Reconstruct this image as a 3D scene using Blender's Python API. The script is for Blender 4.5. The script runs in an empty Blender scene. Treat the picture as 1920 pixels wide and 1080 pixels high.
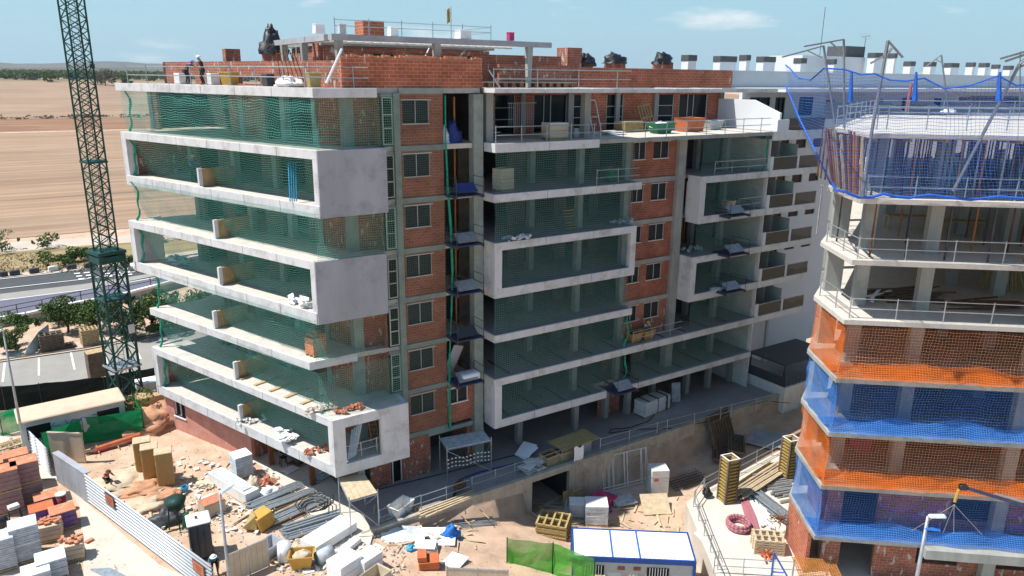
import bpy, bmesh, math, random
from mathutils import Vector, Matrix, noise as mnoise
random.seed(7)
S = bpy.context.scene
COL = S.collection
R = math.radians
# ---------------------------------------------------------------- camera
F, PITCH, ROLL, YAW, ZC = 1400.0, R(15.75), R(0.6), R(33.2), 25.5
_fw = Vector((0, math.cos(PITCH), -math.sin(PITCH)))
_u0 = Vector((0, math.sin(PITCH), math.cos(PITCH)))
_r0 = Vector((1, 0, 0))
_rt = _r0 * math.cos(ROLL) + _u0 * math.sin(ROLL)
_up = -_r0 * math.sin(ROLL) + _u0 * math.cos(ROLL)
_RZ = Matrix.Rotation(-YAW, 3, 'Z')
FW, RT, UP = _RZ @ _fw, _RZ @ _rt, _RZ @ _up
cam = bpy.data.cameras.new('camera'); camo = bpy.data.objects.new('camera', cam); COL.objects.link(camo)
cam.sensor_width = 36; cam.lens = F / 1920 * 36; cam.clip_start = 0.5; cam.clip_end = 30000
_m = Matrix((RT, UP, -FW)).transposed().to_4x4(); _m.translation = (0, 0, ZC); camo.matrix_world = _m
S.camera = camo
# ---------------------------------------------------------------- sun, sky, exposure
SUND = Vector((0.52, -0.24, -1.0)).normalized()
sl = bpy.data.lights.new('sun', 'SUN'); sl.energy = 4.8; sl.angle = R(0.55); sl.color = (1, .955, .89)
so = bpy.data.objects.new('sun', sl); COL.objects.link(so); so.rotation_euler = (-SUND).to_track_quat('Z', 'Y').to_euler()
W = bpy.data.worlds.new('World'); S.world = W; W.use_nodes = True
nt = W.node_tree; N = nt.nodes; K = nt.links
for n in list(N): N.remove(n)
out = N.new('ShaderNodeOutputWorld'); bg = N.new('ShaderNodeBackground'); sky = N.new('ShaderNodeTexSky')
sky.sky_type = 'NISHITA'; sky.sun_disc = False
sky.sun_elevation = math.asin(-SUND.z); sky.sun_rotation = math.atan2(-SUND.x, -SUND.y)
sky.altitude = 60; sky.air_density = 1.0; sky.dust_density = .35; sky.ozone_density = 1.0
bg.inputs['Strength'].default_value = 0.096
tc = N.new('ShaderNodeTexCoord'); mp = N.new('ShaderNodeMapping'); mp.inputs['Scale'].default_value = (1, 1, 4.2)
nz = N.new('ShaderNodeTexNoise'); nz.inputs['Scale'].default_value = 5.5; nz.inputs['Detail'].default_value = 9; nz.inputs['Roughness'].default_value = .58
rp = N.new('ShaderNodeValToRGB'); rp.color_ramp.elements[0].position = .59; rp.color_ramp.elements[1].position = .74
rp.color_ramp.elements[0].color = (0, 0, 0, 1); rp.color_ramp.elements[1].color = (.75, .75, .75, 1)
mx = N.new('ShaderNodeMix'); mx.data_type = 'RGBA'; mx.inputs[7].default_value = (8.2, 8.3, 8.4, 1)
tint = N.new('ShaderNodeMix'); tint.data_type = 'RGBA'; tint.blend_type = 'MULTIPLY'; tint.inputs[0].default_value = 1; tint.inputs[7].default_value = (.80, 1.02, 1.04, 1)
K.new(tc.outputs['Generated'], mp.inputs[0]); K.new(mp.outputs[0], nz.inputs[0]); K.new(nz.outputs[0], rp.inputs[0])
hz = N.new('ShaderNodeMix'); hz.data_type = 'RGBA'; sx = N.new('ShaderNodeSeparateXYZ'); hr = N.new('ShaderNodeMapRange'); hr.interpolation_type = 'SMOOTHSTEP'
K.new(tc.outputs['Generated'], sx.inputs[0]); K.new(sx.outputs[2], hr.inputs[0]); hr.inputs[1].default_value = -.02; hr.inputs[2].default_value = .26; hr.inputs[3].default_value = .92; hr.inputs[4].default_value = 0
hz.inputs[7].default_value = (3.1, 5.2, 6.4, 1); K.new(sky.outputs[0], tint.inputs[6]); K.new(tint.outputs[2], hz.inputs[6]); K.new(hr.outputs[0], hz.inputs[0]); K.new(hz.outputs[2], mx.inputs[6]); K.new(rp.outputs[0], mx.inputs[0])
K.new(mx.outputs[2], bg.inputs[0]); K.new(bg.outputs[0], out.inputs[0])
S.view_settings.view_transform = 'Standard'; S.view_settings.look = 'None'; S.view_settings.gamma = 1; S.view_settings.exposure = 0.42
S.cycles.max_bounces = 6; S.cycles.diffuse_bounces = 3; S.cycles.glossy_bounces = 2; S.cycles.transparent_max_bounces = 24
S.cycles.transmission_bounces = 3
# ---------------------------------------------------------------- measuring: a pixel of the 1920 photograph to a point at a known height / plane
def _ray(x, y): return FW * F + RT * (x - 960) - UP * (y - 540)
def at(x, y, z=0.0):
    d = _ray(x, y); t = (z - ZC) / d.z; return Vector((d.x * t, d.y * t, z))
def atv(x, y, v):
    d = _ray(x, y); t = v / d.y; return Vector((d.x * t, v, ZC + d.z * t))
def atd(x, y, q):          # point on the ray at the same horizontal distance as q
    d = _ray(x, y); t = math.hypot(q[0], q[1]) / math.hypot(d.x, d.y); return Vector((d.x * t, d.y * t, ZC + d.z * t))
LV = [3.32, 6.37, 9.42, 12.47, 15.52, 18.57, 21.62, 24.86]
# ---------------------------------------------------------------- materials
MT = {}
def M(name, col, rough=.85, var=.14, scale=1.5, col2=None, metal=0, bump=.15, spec=.3, stain=None, stain_amt=.5, stain_scale=.5, streak=False):
    m = bpy.data.materials.new(name); m.use_nodes = True; t = m.node_tree; n = t.nodes; k = t.links
    b = n['Principled BSDF']; b.inputs['Roughness'].default_value = rough; b.inputs['Metallic'].default_value = metal
    b.inputs['Specular IOR Level'].default_value = spec
    g = n.new('ShaderNodeNewGeometry')
    z1 = n.new('ShaderNodeTexNoise'); z1.inputs['Scale'].default_value = scale; z1.inputs['Detail'].default_value = 6; z1.inputs['Roughness'].default_value = .65
    if streak:
        mpn = n.new('ShaderNodeMapping'); mpn.inputs['Scale'].default_value = (1, 1, .18); k.new(g.outputs['Position'], mpn.inputs[0]); k.new(mpn.outputs[0], z1.inputs[0])
    else: k.new(g.outputs['Position'], z1.inputs[0])
    r = n.new('ShaderNodeValToRGB'); r.color_ramp.elements[0].position = .3; r.color_ramp.elements[1].position = .7
    c1 = [c * (1 - var) for c in col]; c2 = list(col2) if col2 else [min(1, c * (1 + var)) for c in col]
    r.color_ramp.elements[0].color = (*c1, 1); r.color_ramp.elements[1].color = (*c2, 1); k.new(z1.outputs[0], r.inputs[0])
    last = r.outputs[0]
    if stain:
        z2 = n.new('ShaderNodeTexNoise'); z2.inputs['Scale'].default_value = stain_scale; z2.inputs['Detail'].default_value = 7; z2.inputs['Roughness'].default_value = .7
        k.new(g.outputs['Position'], z2.inputs[0]); r2 = n.new('ShaderNodeValToRGB'); r2.color_ramp.elements[0].position = .5; r2.color_ramp.elements[1].position = .66
        r2.color_ramp.elements[0].color = (0, 0, 0, 1); r2.color_ramp.elements[1].color = (stain_amt,) * 3 + (1,); k.new(z2.outputs[0], r2.inputs[0])
        x = n.new('ShaderNodeMix'); x.data_type = 'RGBA'; k.new(r2.outputs[0], x.inputs[0]); k.new(last, x.inputs[6]); x.inputs[7].default_value = (*stain, 1); last = x.outputs[2]
    k.new(last, b.inputs['Base Color'])
    if bump:
        bp = n.new('ShaderNodeBump'); bp.inputs['Strength'].default_value = bump; bp.inputs['Distance'].default_value = .03
        z3 = n.new('ShaderNodeTexNoise'); z3.inputs['Scale'].default_value = scale * 9; z3.inputs['Detail'].default_value = 4; k.new(g.outputs['Position'], z3.inputs[0])
        k.new(z3.outputs[0], bp.inputs['Height']); k.new(bp.outputs[0], b.inputs['Normal'])
    MT[name] = m; return m
def brickM(name, c1, c2, mortar, bw=.5, bh=.2, ms=.012, patch=None, patch_pos=.6, pscale=1.1):
    m = M(name, c1, .9, .1, 3); t = m.node_tree; n = t.nodes; k = t.links; b = n['Principled BSDF']
    uv = n.new('ShaderNodeUVMap'); br = n.new('ShaderNodeTexBrick'); k.new(uv.outputs[0], br.inputs[0])
    br.inputs['Color1'].default_value = (*c1, 1); br.inputs['Color2'].default_value = (*c2, 1); br.inputs['Mortar'].default_value = (*mortar, 1)
    br.inputs['Scale'].default_value = 1; br.inputs['Brick Width'].default_value = bw; br.inputs['Row Height'].default_value = bh; br.inputs['Mortar Size'].default_value = ms
    br.inputs['Bias'].default_value = -.1
    g = n.new('ShaderNodeNewGeometry'); z = n.new('ShaderNodeTexNoise'); z.inputs['Scale'].default_value = .9; z.inputs['Detail'].default_value = 8; k.new(g.outputs['Position'], z.inputs[0])
    mr = n.new('ShaderNodeMapRange'); mr.inputs[1].default_value = .3; mr.inputs[2].default_value = .7; mr.inputs[3].default_value = .72; mr.inputs[4].default_value = 1.18; k.new(z.outputs[0], mr.inputs[0])
    x = n.new('ShaderNodeMix'); x.data_type = 'RGBA'; x.blend_type = 'MULTIPLY'; x.inputs[0].default_value = 1; k.new(br.outputs[0], x.inputs[6]); k.new(mr.outputs[0], x.inputs[7])
    last = x.outputs[2]
    if patch:
        z2 = n.new('ShaderNodeTexNoise'); z2.inputs['Scale'].default_value = pscale; z2.inputs['Detail'].default_value = 3; z2.inputs['Distortion'].default_value = .1
        mpn = n.new('ShaderNodeMapping'); mpn.inputs['Scale'].default_value = (1.6, 1.6, .7); mpn.inputs['Location'].default_value = (3, 7, 1); k.new(g.outputs['Position'], mpn.inputs[0]); k.new(mpn.outputs[0], z2.inputs[0])
        r2 = n.new('ShaderNodeValToRGB'); r2.color_ramp.elements[0].position = patch_pos; r2.color_ramp.elements[1].position = patch_pos + .03
        k.new(z2.outputs[0], r2.inputs[0]); x2 = n.new('ShaderNodeMix'); x2.data_type = 'RGBA'; k.new(r2.outputs[0], x2.inputs[0]); k.new(last, x2.inputs[6]); x2.inputs[7].default_value = (*patch, 1); last = x2.outputs[2]
    k.new(last, b.inputs['Base Color']); return m
def netM(name, line, film, film_a, grid=.12, lw=.2, wav=.35, line2=None):
    # knotted net: strings are opaque, between them only a faint film of the cord fuzz
    m = bpy.data.materials.new(name); m.use_nodes = True; t = m.node_tree; n = t.nodes; k = t.links
    for q in list(n): n.remove(q)
    o = n.new('ShaderNodeOutputMaterial'); uv = n.new('ShaderNodeUVMap')
    z = n.new('ShaderNodeTexNoise'); z.inputs['Scale'].default_value = .7; z.inputs['Detail'].default_value = 2; k.new(uv.outputs[0], z.inputs[0])
    vs = n.new('ShaderNodeVectorMath'); vs.operation = 'MULTIPLY_ADD'; k.new(z.outputs['Color'], vs.inputs[0]); vs.inputs[1].default_value = (wav, wav, 0); k.new(uv.outputs[0], vs.inputs[2])
    sp = n.new('ShaderNodeSeparateXYZ'); k.new(vs.outputs[0], sp.inputs[0]); outs = []
    for i in (0, 1):
        a = n.new('ShaderNodeMath'); a.operation = 'DIVIDE'; k.new(sp.outputs[i], a.inputs[0]); a.inputs[1].default_value = grid
        f = n.new('ShaderNodeMath'); f.operation = 'FRACT'; k.new(a.outputs[0], f.inputs[0])
        l = n.new('ShaderNodeMath'); l.operation = 'LESS_THAN'; k.new(f.outputs[0], l.inputs[0]); l.inputs[1].default_value = lw if i else lw * .7; outs.append(l)
    mxm = n.new('ShaderNodeMath'); mxm.operation = 'MAXIMUM'; k.new(outs[0].outputs[0], mxm.inputs[0]); k.new(outs[1].outputs[0], mxm.inputs[1])
    z2 = n.new('ShaderNodeTexNoise'); z2.inputs['Scale'].default_value = .5; z2.inputs['Detail'].default_value = 5; k.new(uv.outputs[0], z2.inputs[0])
    mr = n.new('ShaderNodeMapRange'); mr.inputs[1].default_value = .35; mr.inputs[2].default_value = .7; mr.inputs[3].default_value = film_a * .45; mr.inputs[4].default_value = film_a * 1.7; k.new(z2.outputs[0], mr.inputs[0])
    al = n.new('ShaderNodeMath'); al.operation = 'MAXIMUM'; k.new(mxm.outputs[0], al.inputs[0]); k.new(mr.outputs[0], al.inputs[1])
    cm = n.new('ShaderNodeMix'); cm.data_type = 'RGBA'; k.new(mxm.outputs[0], cm.inputs[0]); cm.inputs[6].default_value = (*film, 1); cm.inputs[7].default_value = (*line, 1)
    d = n.new('ShaderNodeBsdfDiffuse'); tl = n.new('ShaderNodeBsdfTranslucent'); k.new(cm.outputs[2], d.inputs[0]); k.new(cm.outputs[2], tl.inputs[0])
    ms = n.new('ShaderNodeMixShader'); ms.inputs[0].default_value = .4; k.new(d.outputs[0], ms.inputs[1]); k.new(tl.outputs[0], ms.inputs[2])
    tr = n.new('ShaderNodeBsdfTransparent'); m2 = n.new('ShaderNodeMixShader'); k.new(al.outputs[0], m2.inputs[0]); k.new(tr.outputs[0], m2.inputs[1]); k.new(ms.outputs[0], m2.inputs[2])
    k.new(m2.outputs[0], o.inputs[0]); MT[name] = m; return m
def glassM(name, col, alpha=.5, rough=.05, spec=.8):
    m = bpy.data.materials.new(name); m.use_nodes = True; t = m.node_tree; n = t.nodes; k = t.links; b = n['Principled BSDF']
    b.inputs['Base Color'].default_value = (*col, 1); b.inputs['Roughness'].default_value = rough; b.inputs['Alpha'].default_value = alpha; b.inputs['Specular IOR Level'].default_value = spec
    MT[name] = m; return m
M('panel', (.62, .62, .625), .75, .10, 1.1, stain=(.40, .39, .37), stain_amt=.8, stain_scale=.8, bump=.08, streak=True)
M('panel_grey', (.37, .38, .41), .8, .12, .7, stain=(.24, .25, .28), stain_amt=.75, stain_scale=.6, bump=.08, streak=True)
M('concrete', (.34, .345, .32), .9, .18, 1.3, stain=(.22, .22, .20), stain_amt=.6, bump=.3, streak=True)
M('concrete_green', (.27, .31, .28), .9, .2, 1.2, stain=(.36, .36, .33), stain_amt=.6, bump=.3)
M('slab_top', (.40, .39, .36), .95, .18, 1.1, stain=(.60, .57, .50), stain_amt=.6, stain_scale=.8, bump=.4)
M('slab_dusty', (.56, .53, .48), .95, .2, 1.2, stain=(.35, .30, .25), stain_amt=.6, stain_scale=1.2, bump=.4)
M('dry_leaf', (.22, .17, .08), 1, .3, 2, bump=0)
M('room_shade_wall', (.15, .125, .10), .95, .35, 1.2, stain=(.24, .13, .09), stain_amt=.7, stain_scale=.9)  # inner walls coloured dark brown to stand in for the shade of the rooms
M('room_shade_deep', (.05, .047, .042), .95, .3, .8)  # near-black wall colour with the gloom of deep rooms painted in
M('pit_wall', (.44, .40, .33), .92, .24, 1.6, stain=(.26, .23, .19), stain_amt=.8, stain_scale=.9, bump=.3, streak=True)
M('white_paint', (.70, .72, .74), .7, .03, .6, bump=0)
M('white_dirty', (.74, .73, .70), .8, .08, 2, stain=(.5, .47, .42), stain_amt=.5, stain_scale=1.2)
M('foam_white', (.86, .86, .85), .8, .03, 2, bump=0)
M('pink_plaster', (.52, .25, .20), .95, .16, 1.1, stain=(.60, .36, .29), stain_amt=.6, stain_scale=.9)
M('steel', (.42, .44, .46), .45, .2, 4, metal=.6, bump=0)
M('galv', (.40, .45, .49), .4, .2, 5, metal=.6, bump=0)
M('steel_dark', (.06, .065, .075), .5, .2, 4, bump=0)
M('steel_blue', (.05, .06, .12), .6, .3, 3, bump=0)
M('boom_blue', (.03, .035, .10), .45, .2, 2, bump=0)
M('parapet_grey', (.40, .43, .46), .85, .06, .4, bump=.05)
M('pole_grey', (.20, .21, .215), .5, .2, 3, bump=0)
M('rust', (.17, .07, .03), .9, .35, 4)
M('orange_prop', (.42, .17, .04), .6, .25, 3, bump=0)
M('crane_green', (.010, .060, .048), .45, .25, 1.5, bump=0, stain=(.02, .13, .10), stain_amt=.5)
M('wood', (.46, .33, .18), .85, .25, 3)
M('wood_pale', (.52, .42, .28), .85, .2, 3)
M('wood_yellow', (.40, .30, .13), .8, .2, 3)
M('wood_dark', (.15, .11, .08), .9, .3, 3)
M('form_yellow', (.38, .27, .08), .7, .25, 3)
M('black_plastic', (.012, .012, .015), .35, .3, 6, bump=.6, spec=.6)
M('white_plastic', (.80, .82, .85), .4, .06, 6, bump=.5, spec=.5)
M('yellow', (.50, .30, .06), .6, .15, 2, bump=0)
M('ochre_box', (.46, .27, .09), .55, .1, 2, bump=0)
M('orange', (.52, .15, .06), .6, .15, 2, bump=0)
M('green_paint', (.02, .18, .09), .5, .2, 2, bump=0)
M('dark_green', (.015, .05, .04), .6, .3, 2, bump=0)
M('blue_tarp', (.02, .15, .50), .45, .3, 5, bump=.6)
M('blue_trim', (.015, .07, .30), .4, .1, 2, bump=0)
M('blue_tarp_dark', (.03, .05, .20), .5, .3, 4, bump=.5)
M('cyan', (.05, .32, .50), .5, .1, 2, bump=0)
M('grey_plastic', (.085, .09, .095), .5, .1, 2, bump=0)
M('beige', (.55, .47, .35), .8, .1, 1.5)
M('tan', (.60, .48, .36), .85, .08, 1.5, stain=(.48, .36, .26), stain_amt=.4)
M('cabin_wall', (.42, .46, .46), .6, .1, 1.5, bump=0)
M('purple_wrap', (.12, .05, .22), .35, .35, 5, bump=.5, spec=.6)
M('pink_hose', (.42, .17, .20), .6, .1, 4, bump=0)
M('magenta', (.45, .05, .15), .6, .2, 4)
M('red_brick_pile', (.50, .20, .12), .9, .25, 5)
M('terracotta', (.55, .22, .12), .9, .2, 4, stain=(.66, .38, .26), stain_amt=.5, stain_scale=2)
M('stack_grey', (.47, .52, .56), .8, .2, 3, stain=(.66, .68, .70), stain_amt=.6, stain_scale=3)
M('skin', (.45, .26, .17), .6, .05, 4, bump=0)
M('cloth_dark', (.03, .033, .045), .9, .2, 6)
M('cloth_red', (.30, .05, .045), .9, .2, 6)
M('cloth_teal', (.02, .20, .28), .9, .2, 6)
M('cloth_blue', (.03, .12, .42), .9, .2, 6)
M('cloth_vest', (.75, .22, .05), .8, .1, 6)
M('helmet_white', (.85, .85, .85), .35, .02, 2, bump=0)
M('helmet_blue', (.02, .13, .60), .35, .02, 2, bump=0)
M('helmet_yellow', (.85, .50, .03), .35, .02, 2, bump=0)
M('asphalt', (.075, .08, .085), .9, .12, .6)
M('street', (.31, .295, .27), .92, .10, .35, stain=(.25, .24, .22), stain_amt=.4, stain_scale=.25)
M('ramp_violet', (.14, .14, .185), .9, .1, .5)
M('pavement', (.52, .45, .37), .95, .12, .6, stain=(.42, .30, .21), stain_amt=.6, stain_scale=.3)
M('paint_white', (.78, .78, .76), .8, .08, 3, bump=0)
M('yard_concrete', (.56, .51, .44), .95, .12, .4, stain=(.44, .34, .26), stain_amt=.55, stain_scale=.25)
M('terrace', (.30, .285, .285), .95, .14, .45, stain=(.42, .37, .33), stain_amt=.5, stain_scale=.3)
M('platform_conc', (.62, .57, .50), .95, .1, .5, stain=(.48, .42, .35), stain_amt=.5, stain_scale=.6)
M('dirt_heap', (.50, .27, .16), 1, .25, 1.2, bump=.6)
M('sand_heap', (.55, .45, .33), 1, .2, 1.5, bump=.6)
M('leaf', (.07, .13, .025), .8, .4, 1.2, col2=(.13, .21, .05), bump=0)
M('leaf_dark', (.045, .085, .02), .8, .4, 1.0, col2=(.085, .14, .035), bump=0)
M('leaf_grey', (.11, .115, .075), .9, .4, 1.0, col2=(.17, .17, .12), bump=0)
M('bark', (.12, .08, .05), .95, .2, 3)
M('shutter', (.022, .025, .028), .6, .5, 8, bump=0)
M('frame_alu', (.60, .60, .56), .5, .1, 2, bump=0)
M('hose_black', (.02, .02, .022), .5, .1, 2, bump=0)
M('roof_white', (.90, .90, .90), .45, .03, 1, bump=0)
M('corrugated', (.60, .62, .64), .4, .06, 1, bump=0, spec=.6)
brickM('brick', (.36, .115, .068), (.27, .082, .052), (.36, .25, .19), .40, .17, .011)
brickM('brick_plaster', (.37, .13, .080), (.28, .09, .06), (.40, .29, .23), .40, .17, .011, patch=(.45, .41, .36), patch_pos=.62, pscale=2.6)
brickM('brick_parapet', (.47, .14, .070), (.38, .105, .060), (.52, .34, .26), .50, .20, .012, patch=(.55, .42, .36), patch_pos=.70, pscale=2.4)
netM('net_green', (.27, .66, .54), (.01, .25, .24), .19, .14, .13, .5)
netM('net_green_shaded', (.24, .42, .37), (.02, .19, .19), .12, .14, .13, .2)  # dimmer copy of the green net, the front's shade put into its colours
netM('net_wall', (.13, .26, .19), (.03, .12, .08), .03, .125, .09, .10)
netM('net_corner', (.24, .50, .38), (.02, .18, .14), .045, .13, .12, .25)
M('cement_brown', (.44, .30, .15), .95, .3, 1.5)
netM('net_blue', (.12, .30, .78), (.03, .14, .55), .11, .14, .11, .3)
netM('net_orange', (.90, .48, .26), (.70, .16, .04), .08, .15, .10, .2)
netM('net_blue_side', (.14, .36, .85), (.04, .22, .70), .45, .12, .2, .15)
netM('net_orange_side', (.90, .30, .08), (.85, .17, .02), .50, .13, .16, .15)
netM('debris_green', (.02, .36, .14), (.02, .33, .13), .75, .06, .3, .02)
netM('debris_lime', (.16, .50, .09), (.12, .45, .07), .70, .06, .3, .02)
netM('mesh_black', (.016, .02, .018), (.016, .02, .018), 1.9, .05, .4, .02)
M('rope_green', (.02, .30, .19), .9, .3, 5)
M('rope_blue', (.03, .13, .55), .9, .3, 5)
glassM('glass_dark', (.012, .015, .018), 1, .08, .12)
glassM('glass_rail', (.035, .05, .047), .72, .05, .25)
glassM('glass_frost', (.34, .46, .45), .8, .3)
# ---------------------------------------------------------------- mesh collecting
WL = {}
class B:
    def __init__(s): s.v = []; s.f = []; s.uvs = None; s.smooth = False
    def add(s, vs, fs):
        o = len(s.v); s.v += [Vector(a) for a in vs]; s.f += [[i + o for i in f] for f in fs]; return s
    def box(s, x0, y0, z0, x1, y1, z1):
        return s.add([(x0, y0, z0), (x1, y0, z0), (x1, y1, z0), (x0, y1, z0), (x0, y0, z1), (x1, y0, z1), (x1, y1, z1), (x0, y1, z1)],
                     [(0, 3, 2, 1), (4, 5, 6, 7), (0, 1, 5, 4), (1, 2, 6, 5), (2, 3, 7, 6), (3, 0, 4, 7)])
    def obox(s, c, dx, dy, dz, rz=0, rx=0, ry=0):      # centred box, rotated
        m = Matrix.Translation(c) @ Matrix.Rotation(rz, 4, 'Z') @ Matrix.Rotation(ry, 4, 'Y') @ Matrix.Rotation(rx, 4, 'X')
        x, y, z = dx / 2, dy / 2, dz / 2
        vs = [m @ Vector(p) for p in ((-x, -y, -z), (x, -y, -z), (x, y, -z), (-x, y, -z), (-x, -y, z), (x, -y, z), (x, y, z), (-x, y, z))]
        return s.add(vs, [(0, 3, 2, 1), (4, 5, 6, 7), (0, 1, 5, 4), (1, 2, 6, 5), (2, 3, 7, 6), (3, 0, 4, 7)])
    def lbox(s, p, q, s0, s1, t0, t1, z0, z1):          # along line p->q, t to its left
        d = Vector((q[0] - p[0], q[1] - p[1], 0)).normalized(); n = Vector((-d.y, d.x, 0)); o = Vector((p[0], p[1], 0))
        c = [o + d * a + n * b for a, b in ((s0, t0), (s1, t0), (s1, t1), (s0, t1))]
        vs = [(a.x, a.y, z0) for a in c] + [(a.x, a.y, z1) for a in c]
        return s.add(vs, [(0, 3, 2, 1), (4, 5, 6, 7), (0, 1, 5, 4), (1, 2, 6, 5), (2, 3, 7, 6), (3, 0, 4, 7)])
    def prism(s, pts, z0, z1):
        n = len(pts); a = sum(pts[i][0] * pts[(i + 1) % n][1] - pts[(i + 1) % n][0] * pts[i][1] for i in range(n))
        if a < 0: pts = pts[::-1]
        vs = [(p[0], p[1], z0) for p in pts] + [(p[0], p[1], z1) for p in pts]
        return s.add(vs, [list(range(n))[::-1], list(range(n, 2 * n))] + [(i, (i + 1) % n, n + (i + 1) % n, n + i) for i in range(n)])
    def bar(s, p, q, r, n=6, r2=None):
        p, q = Vector(p), Vector(q); d = q - p
        if d.length < 1e-6: return s
        d.normalize(); a = d.orthogonal().normalized(); b = d.cross(a); r2 = r if r2 is None else r2
        vs = [p + (a * math.cos(6.2832 * i / n) + b * math.sin(6.2832 * i / n)) * r for i in range(n)] + [q + (a * math.cos(6.2832 * i / n) + b * math.sin(6.2832 * i / n)) * r2 for i in range(n)]
        return s.add(vs, [(i, (i + 1) % n, n + (i + 1) % n, n + i) for i in range(n)] + [list(range(n))[::-1], list(range(n, 2 * n))])
    def tube(s, pts, r, n=6):
        for a, b in zip(pts, pts[1:]): s.bar(a, b, r, n)
        return s
    def sheet(s, P, nu, nv):                           # P(a,b) a,b in 0..1
        o = len(s.v)
        for j in range(nv + 1):
            for i in range(nu + 1): s.v.append(Vector(P(i / nu, j / nv)))
        for j in range(nv):
            for i in range(nu):
                a = o + j * (nu + 1) + i; s.f.append([a, a + 1, a + nu + 2, a + nu + 1])
        return s
    def lump(s, c, rx, ry, rz, seed=0, amp=.3, nu=14, nv=9, base=True):   # irregular heap or sack
        c = Vector(c); o = len(s.v)
        for j in range(nv + 1):
            th = math.pi * j / nv * (.5 if base else 1)
            for i in range(nu):
                ph = 6.2832 * i / nu; d = Vector((math.sin(th) * math.cos(ph), math.sin(th) * math.sin(ph), math.cos(th)))
                k = 1 + amp * mnoise.noise(d * 2.1 + Vector((seed * 7.3, seed, 3))) + amp * .5 * mnoise.noise(d * 5 + Vector((seed, 9, seed)))
                s.v.append(c + Vector((d.x * rx * k, d.y * ry * k, d.z * rz * k)))
        for j in range(nv):
            for i in range(nu):
                a, b = o + j * nu + i, o + j * nu + (i + 1) % nu; s.f.append([a, b, b + nu, a + nu][::-1])
        return s
    def uv(s, arr): s.uvs = arr
    def build(s, name, mat, parent=None, bevel=0, smooth=False, sheetuv=None, solid=0):
        lo = Vector([min(v[i] for v in s.v) for i in range(3)]); hi = Vector([max(v[i] for v in s.v) for i in range(3)])
        c = Vector(((lo.x + hi.x) / 2, (lo.y + hi.y) / 2, lo.z))
        me = bpy.data.meshes.new(name); me.from_pydata([v - c for v in s.v], [], s.f)
        ul = me.uv_layers.new(name='UVMap'); d = ul.data
        for p in me.polygons:
            nn = p.normal; flat = abs(nn.z) > .75
            if not flat:
                t = Vector((-nn.y, nn.x, 0)).normalized()
                if t.x < -1e-3 or (abs(t.x) < 1e-3 and t.y < 0): t = -t
            for li in p.loop_indices:
                w = me.vertices[me.loops[li].vertex_index].co + c
                if sheetuv: d[li].uv = sheetuv[me.loops[li].vertex_index]
                elif flat: d[li].uv = (w.x, w.y)
                else: d[li].uv = (w.dot(t), w.z)
            if smooth: p.use_smooth = True
        me.materials.append(MT[mat] if isinstance(mat, str) else mat)
        o = bpy.data.objects.new(name, me); COL.objects.link(o)
        if parent is not None: o.parent = parent; o.location = c - WL[parent.name]
        else: o.location = c
        WL[o.name] = c
        if bevel:
            md = o.modifiers.new('bevel', 'BEVEL'); md.width = bevel; md.segments = 1; md.limit_method = 'ANGLE'
        if solid:
            md = o.modifiers.new('solid', 'SOLIDIFY'); md.thickness = solid
        return o
def tag(o, label, cat, group=None):
    o['label'] = label; o['category'] = cat
    if group: o['group'] = group
    return o
def T(name, label, cat, loc, group=None):
    o = bpy.data.objects.new(name, None); COL.objects.link(o); o.location = loc; o.empty_display_size = .2; WL[o.name] = Vector(loc)
    return tag(o, label, cat, group)
def kids(o): return [c for c in o.children]
def dup(root, loc, rz=0, label=None, group=None, sc=None):
    r = root.copy(); COL.objects.link(r); r.location = loc; r.rotation_euler = (0, 0, rz); WL[r.name] = Vector(loc)
    if sc: r.scale = sc
    if label: r['label'] = label
    if group: r['group'] = group
    for ch in root.children:
        c = ch.copy(); COL.objects.link(c); c.parent = r
        for g in ch.children: d = g.copy(); COL.objects.link(d); d.parent = c
    return r
def struct(o, kind='structure'): o['kind'] = kind; return o
def wall(b, p, q, z0, z1, th, ops=()):                 # wall along p->q, thickness to the left; ops (s0,s1,za,zb)
    Lq = (Vector(q[:2]) - Vector(p[:2])).length
    cuts = sorted({0, Lq} | {min(max(o[0], 0), Lq) for o in ops} | {min(max(o[1], 0), Lq) for o in ops})
    for a, c in zip(cuts, cuts[1:]):
        if c - a < 1e-4: continue
        m = (a + c) / 2; zs = sorted([(o[2], o[3]) for o in ops if o[0] < m < o[1]]); z = z0
        for za, zb in zs:
            if za > z + 1e-4: b.lbox(p, q, a, c, 0, th, z, za)
            z = max(z, zb)
        if z < z1 - 1e-4: b.lbox(p, q, a, c, 0, th, z, z1)
    return b
def V(*a): return Vector(a)
def along(p, q, s, t=0, z=0):
    d = Vector((q[0] - p[0], q[1] - p[1], 0)).normalized(); n = Vector((-d.y, d.x, 0)); r = Vector((p[0], p[1], 0)) + d * s + n * t; r.z = z; return r
# ================================================================ SETTING
def lerp(x, xs, ys):
    if x <= xs[0]: return ys[0]
    for a, b, c, d in zip(xs, xs[1:], ys, ys[1:]):
        if x <= b: return c + (d - c) * (x - a) / (b - a)
    return ys[-1]
def gz(x, y):
    if y > 140:
        z = lerp(y, [140, 396, 440, 470, 900, 1700, 3000, 9000], [0, 0, 3, 4, 17.5, 26, 24, 10])
        return z + (0.6 * mnoise.noise(V(x * .004, y * .004, 1)) if y > 480 else 0)
    if y > 36.1:
        if 24.6 < x < 34 and y < 45: return -2.9
        if x > 54: return -1.2
        return -.03
    x0 = 12.6 + max(0, 36 - y) * .18
    z = lerp(x, [x0, x0 + 3, x0 + 8, x0 + 12, 31, 38, 42, 50, 60], [0, -.35, -1.4, -2.55, -2.9, -2.8, -2.4, -1.45, -1.2])
    return z + (.07 * mnoise.noise(V(x * .6, y * .6, 0)) if x > x0 + 1 else 0)
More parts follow.
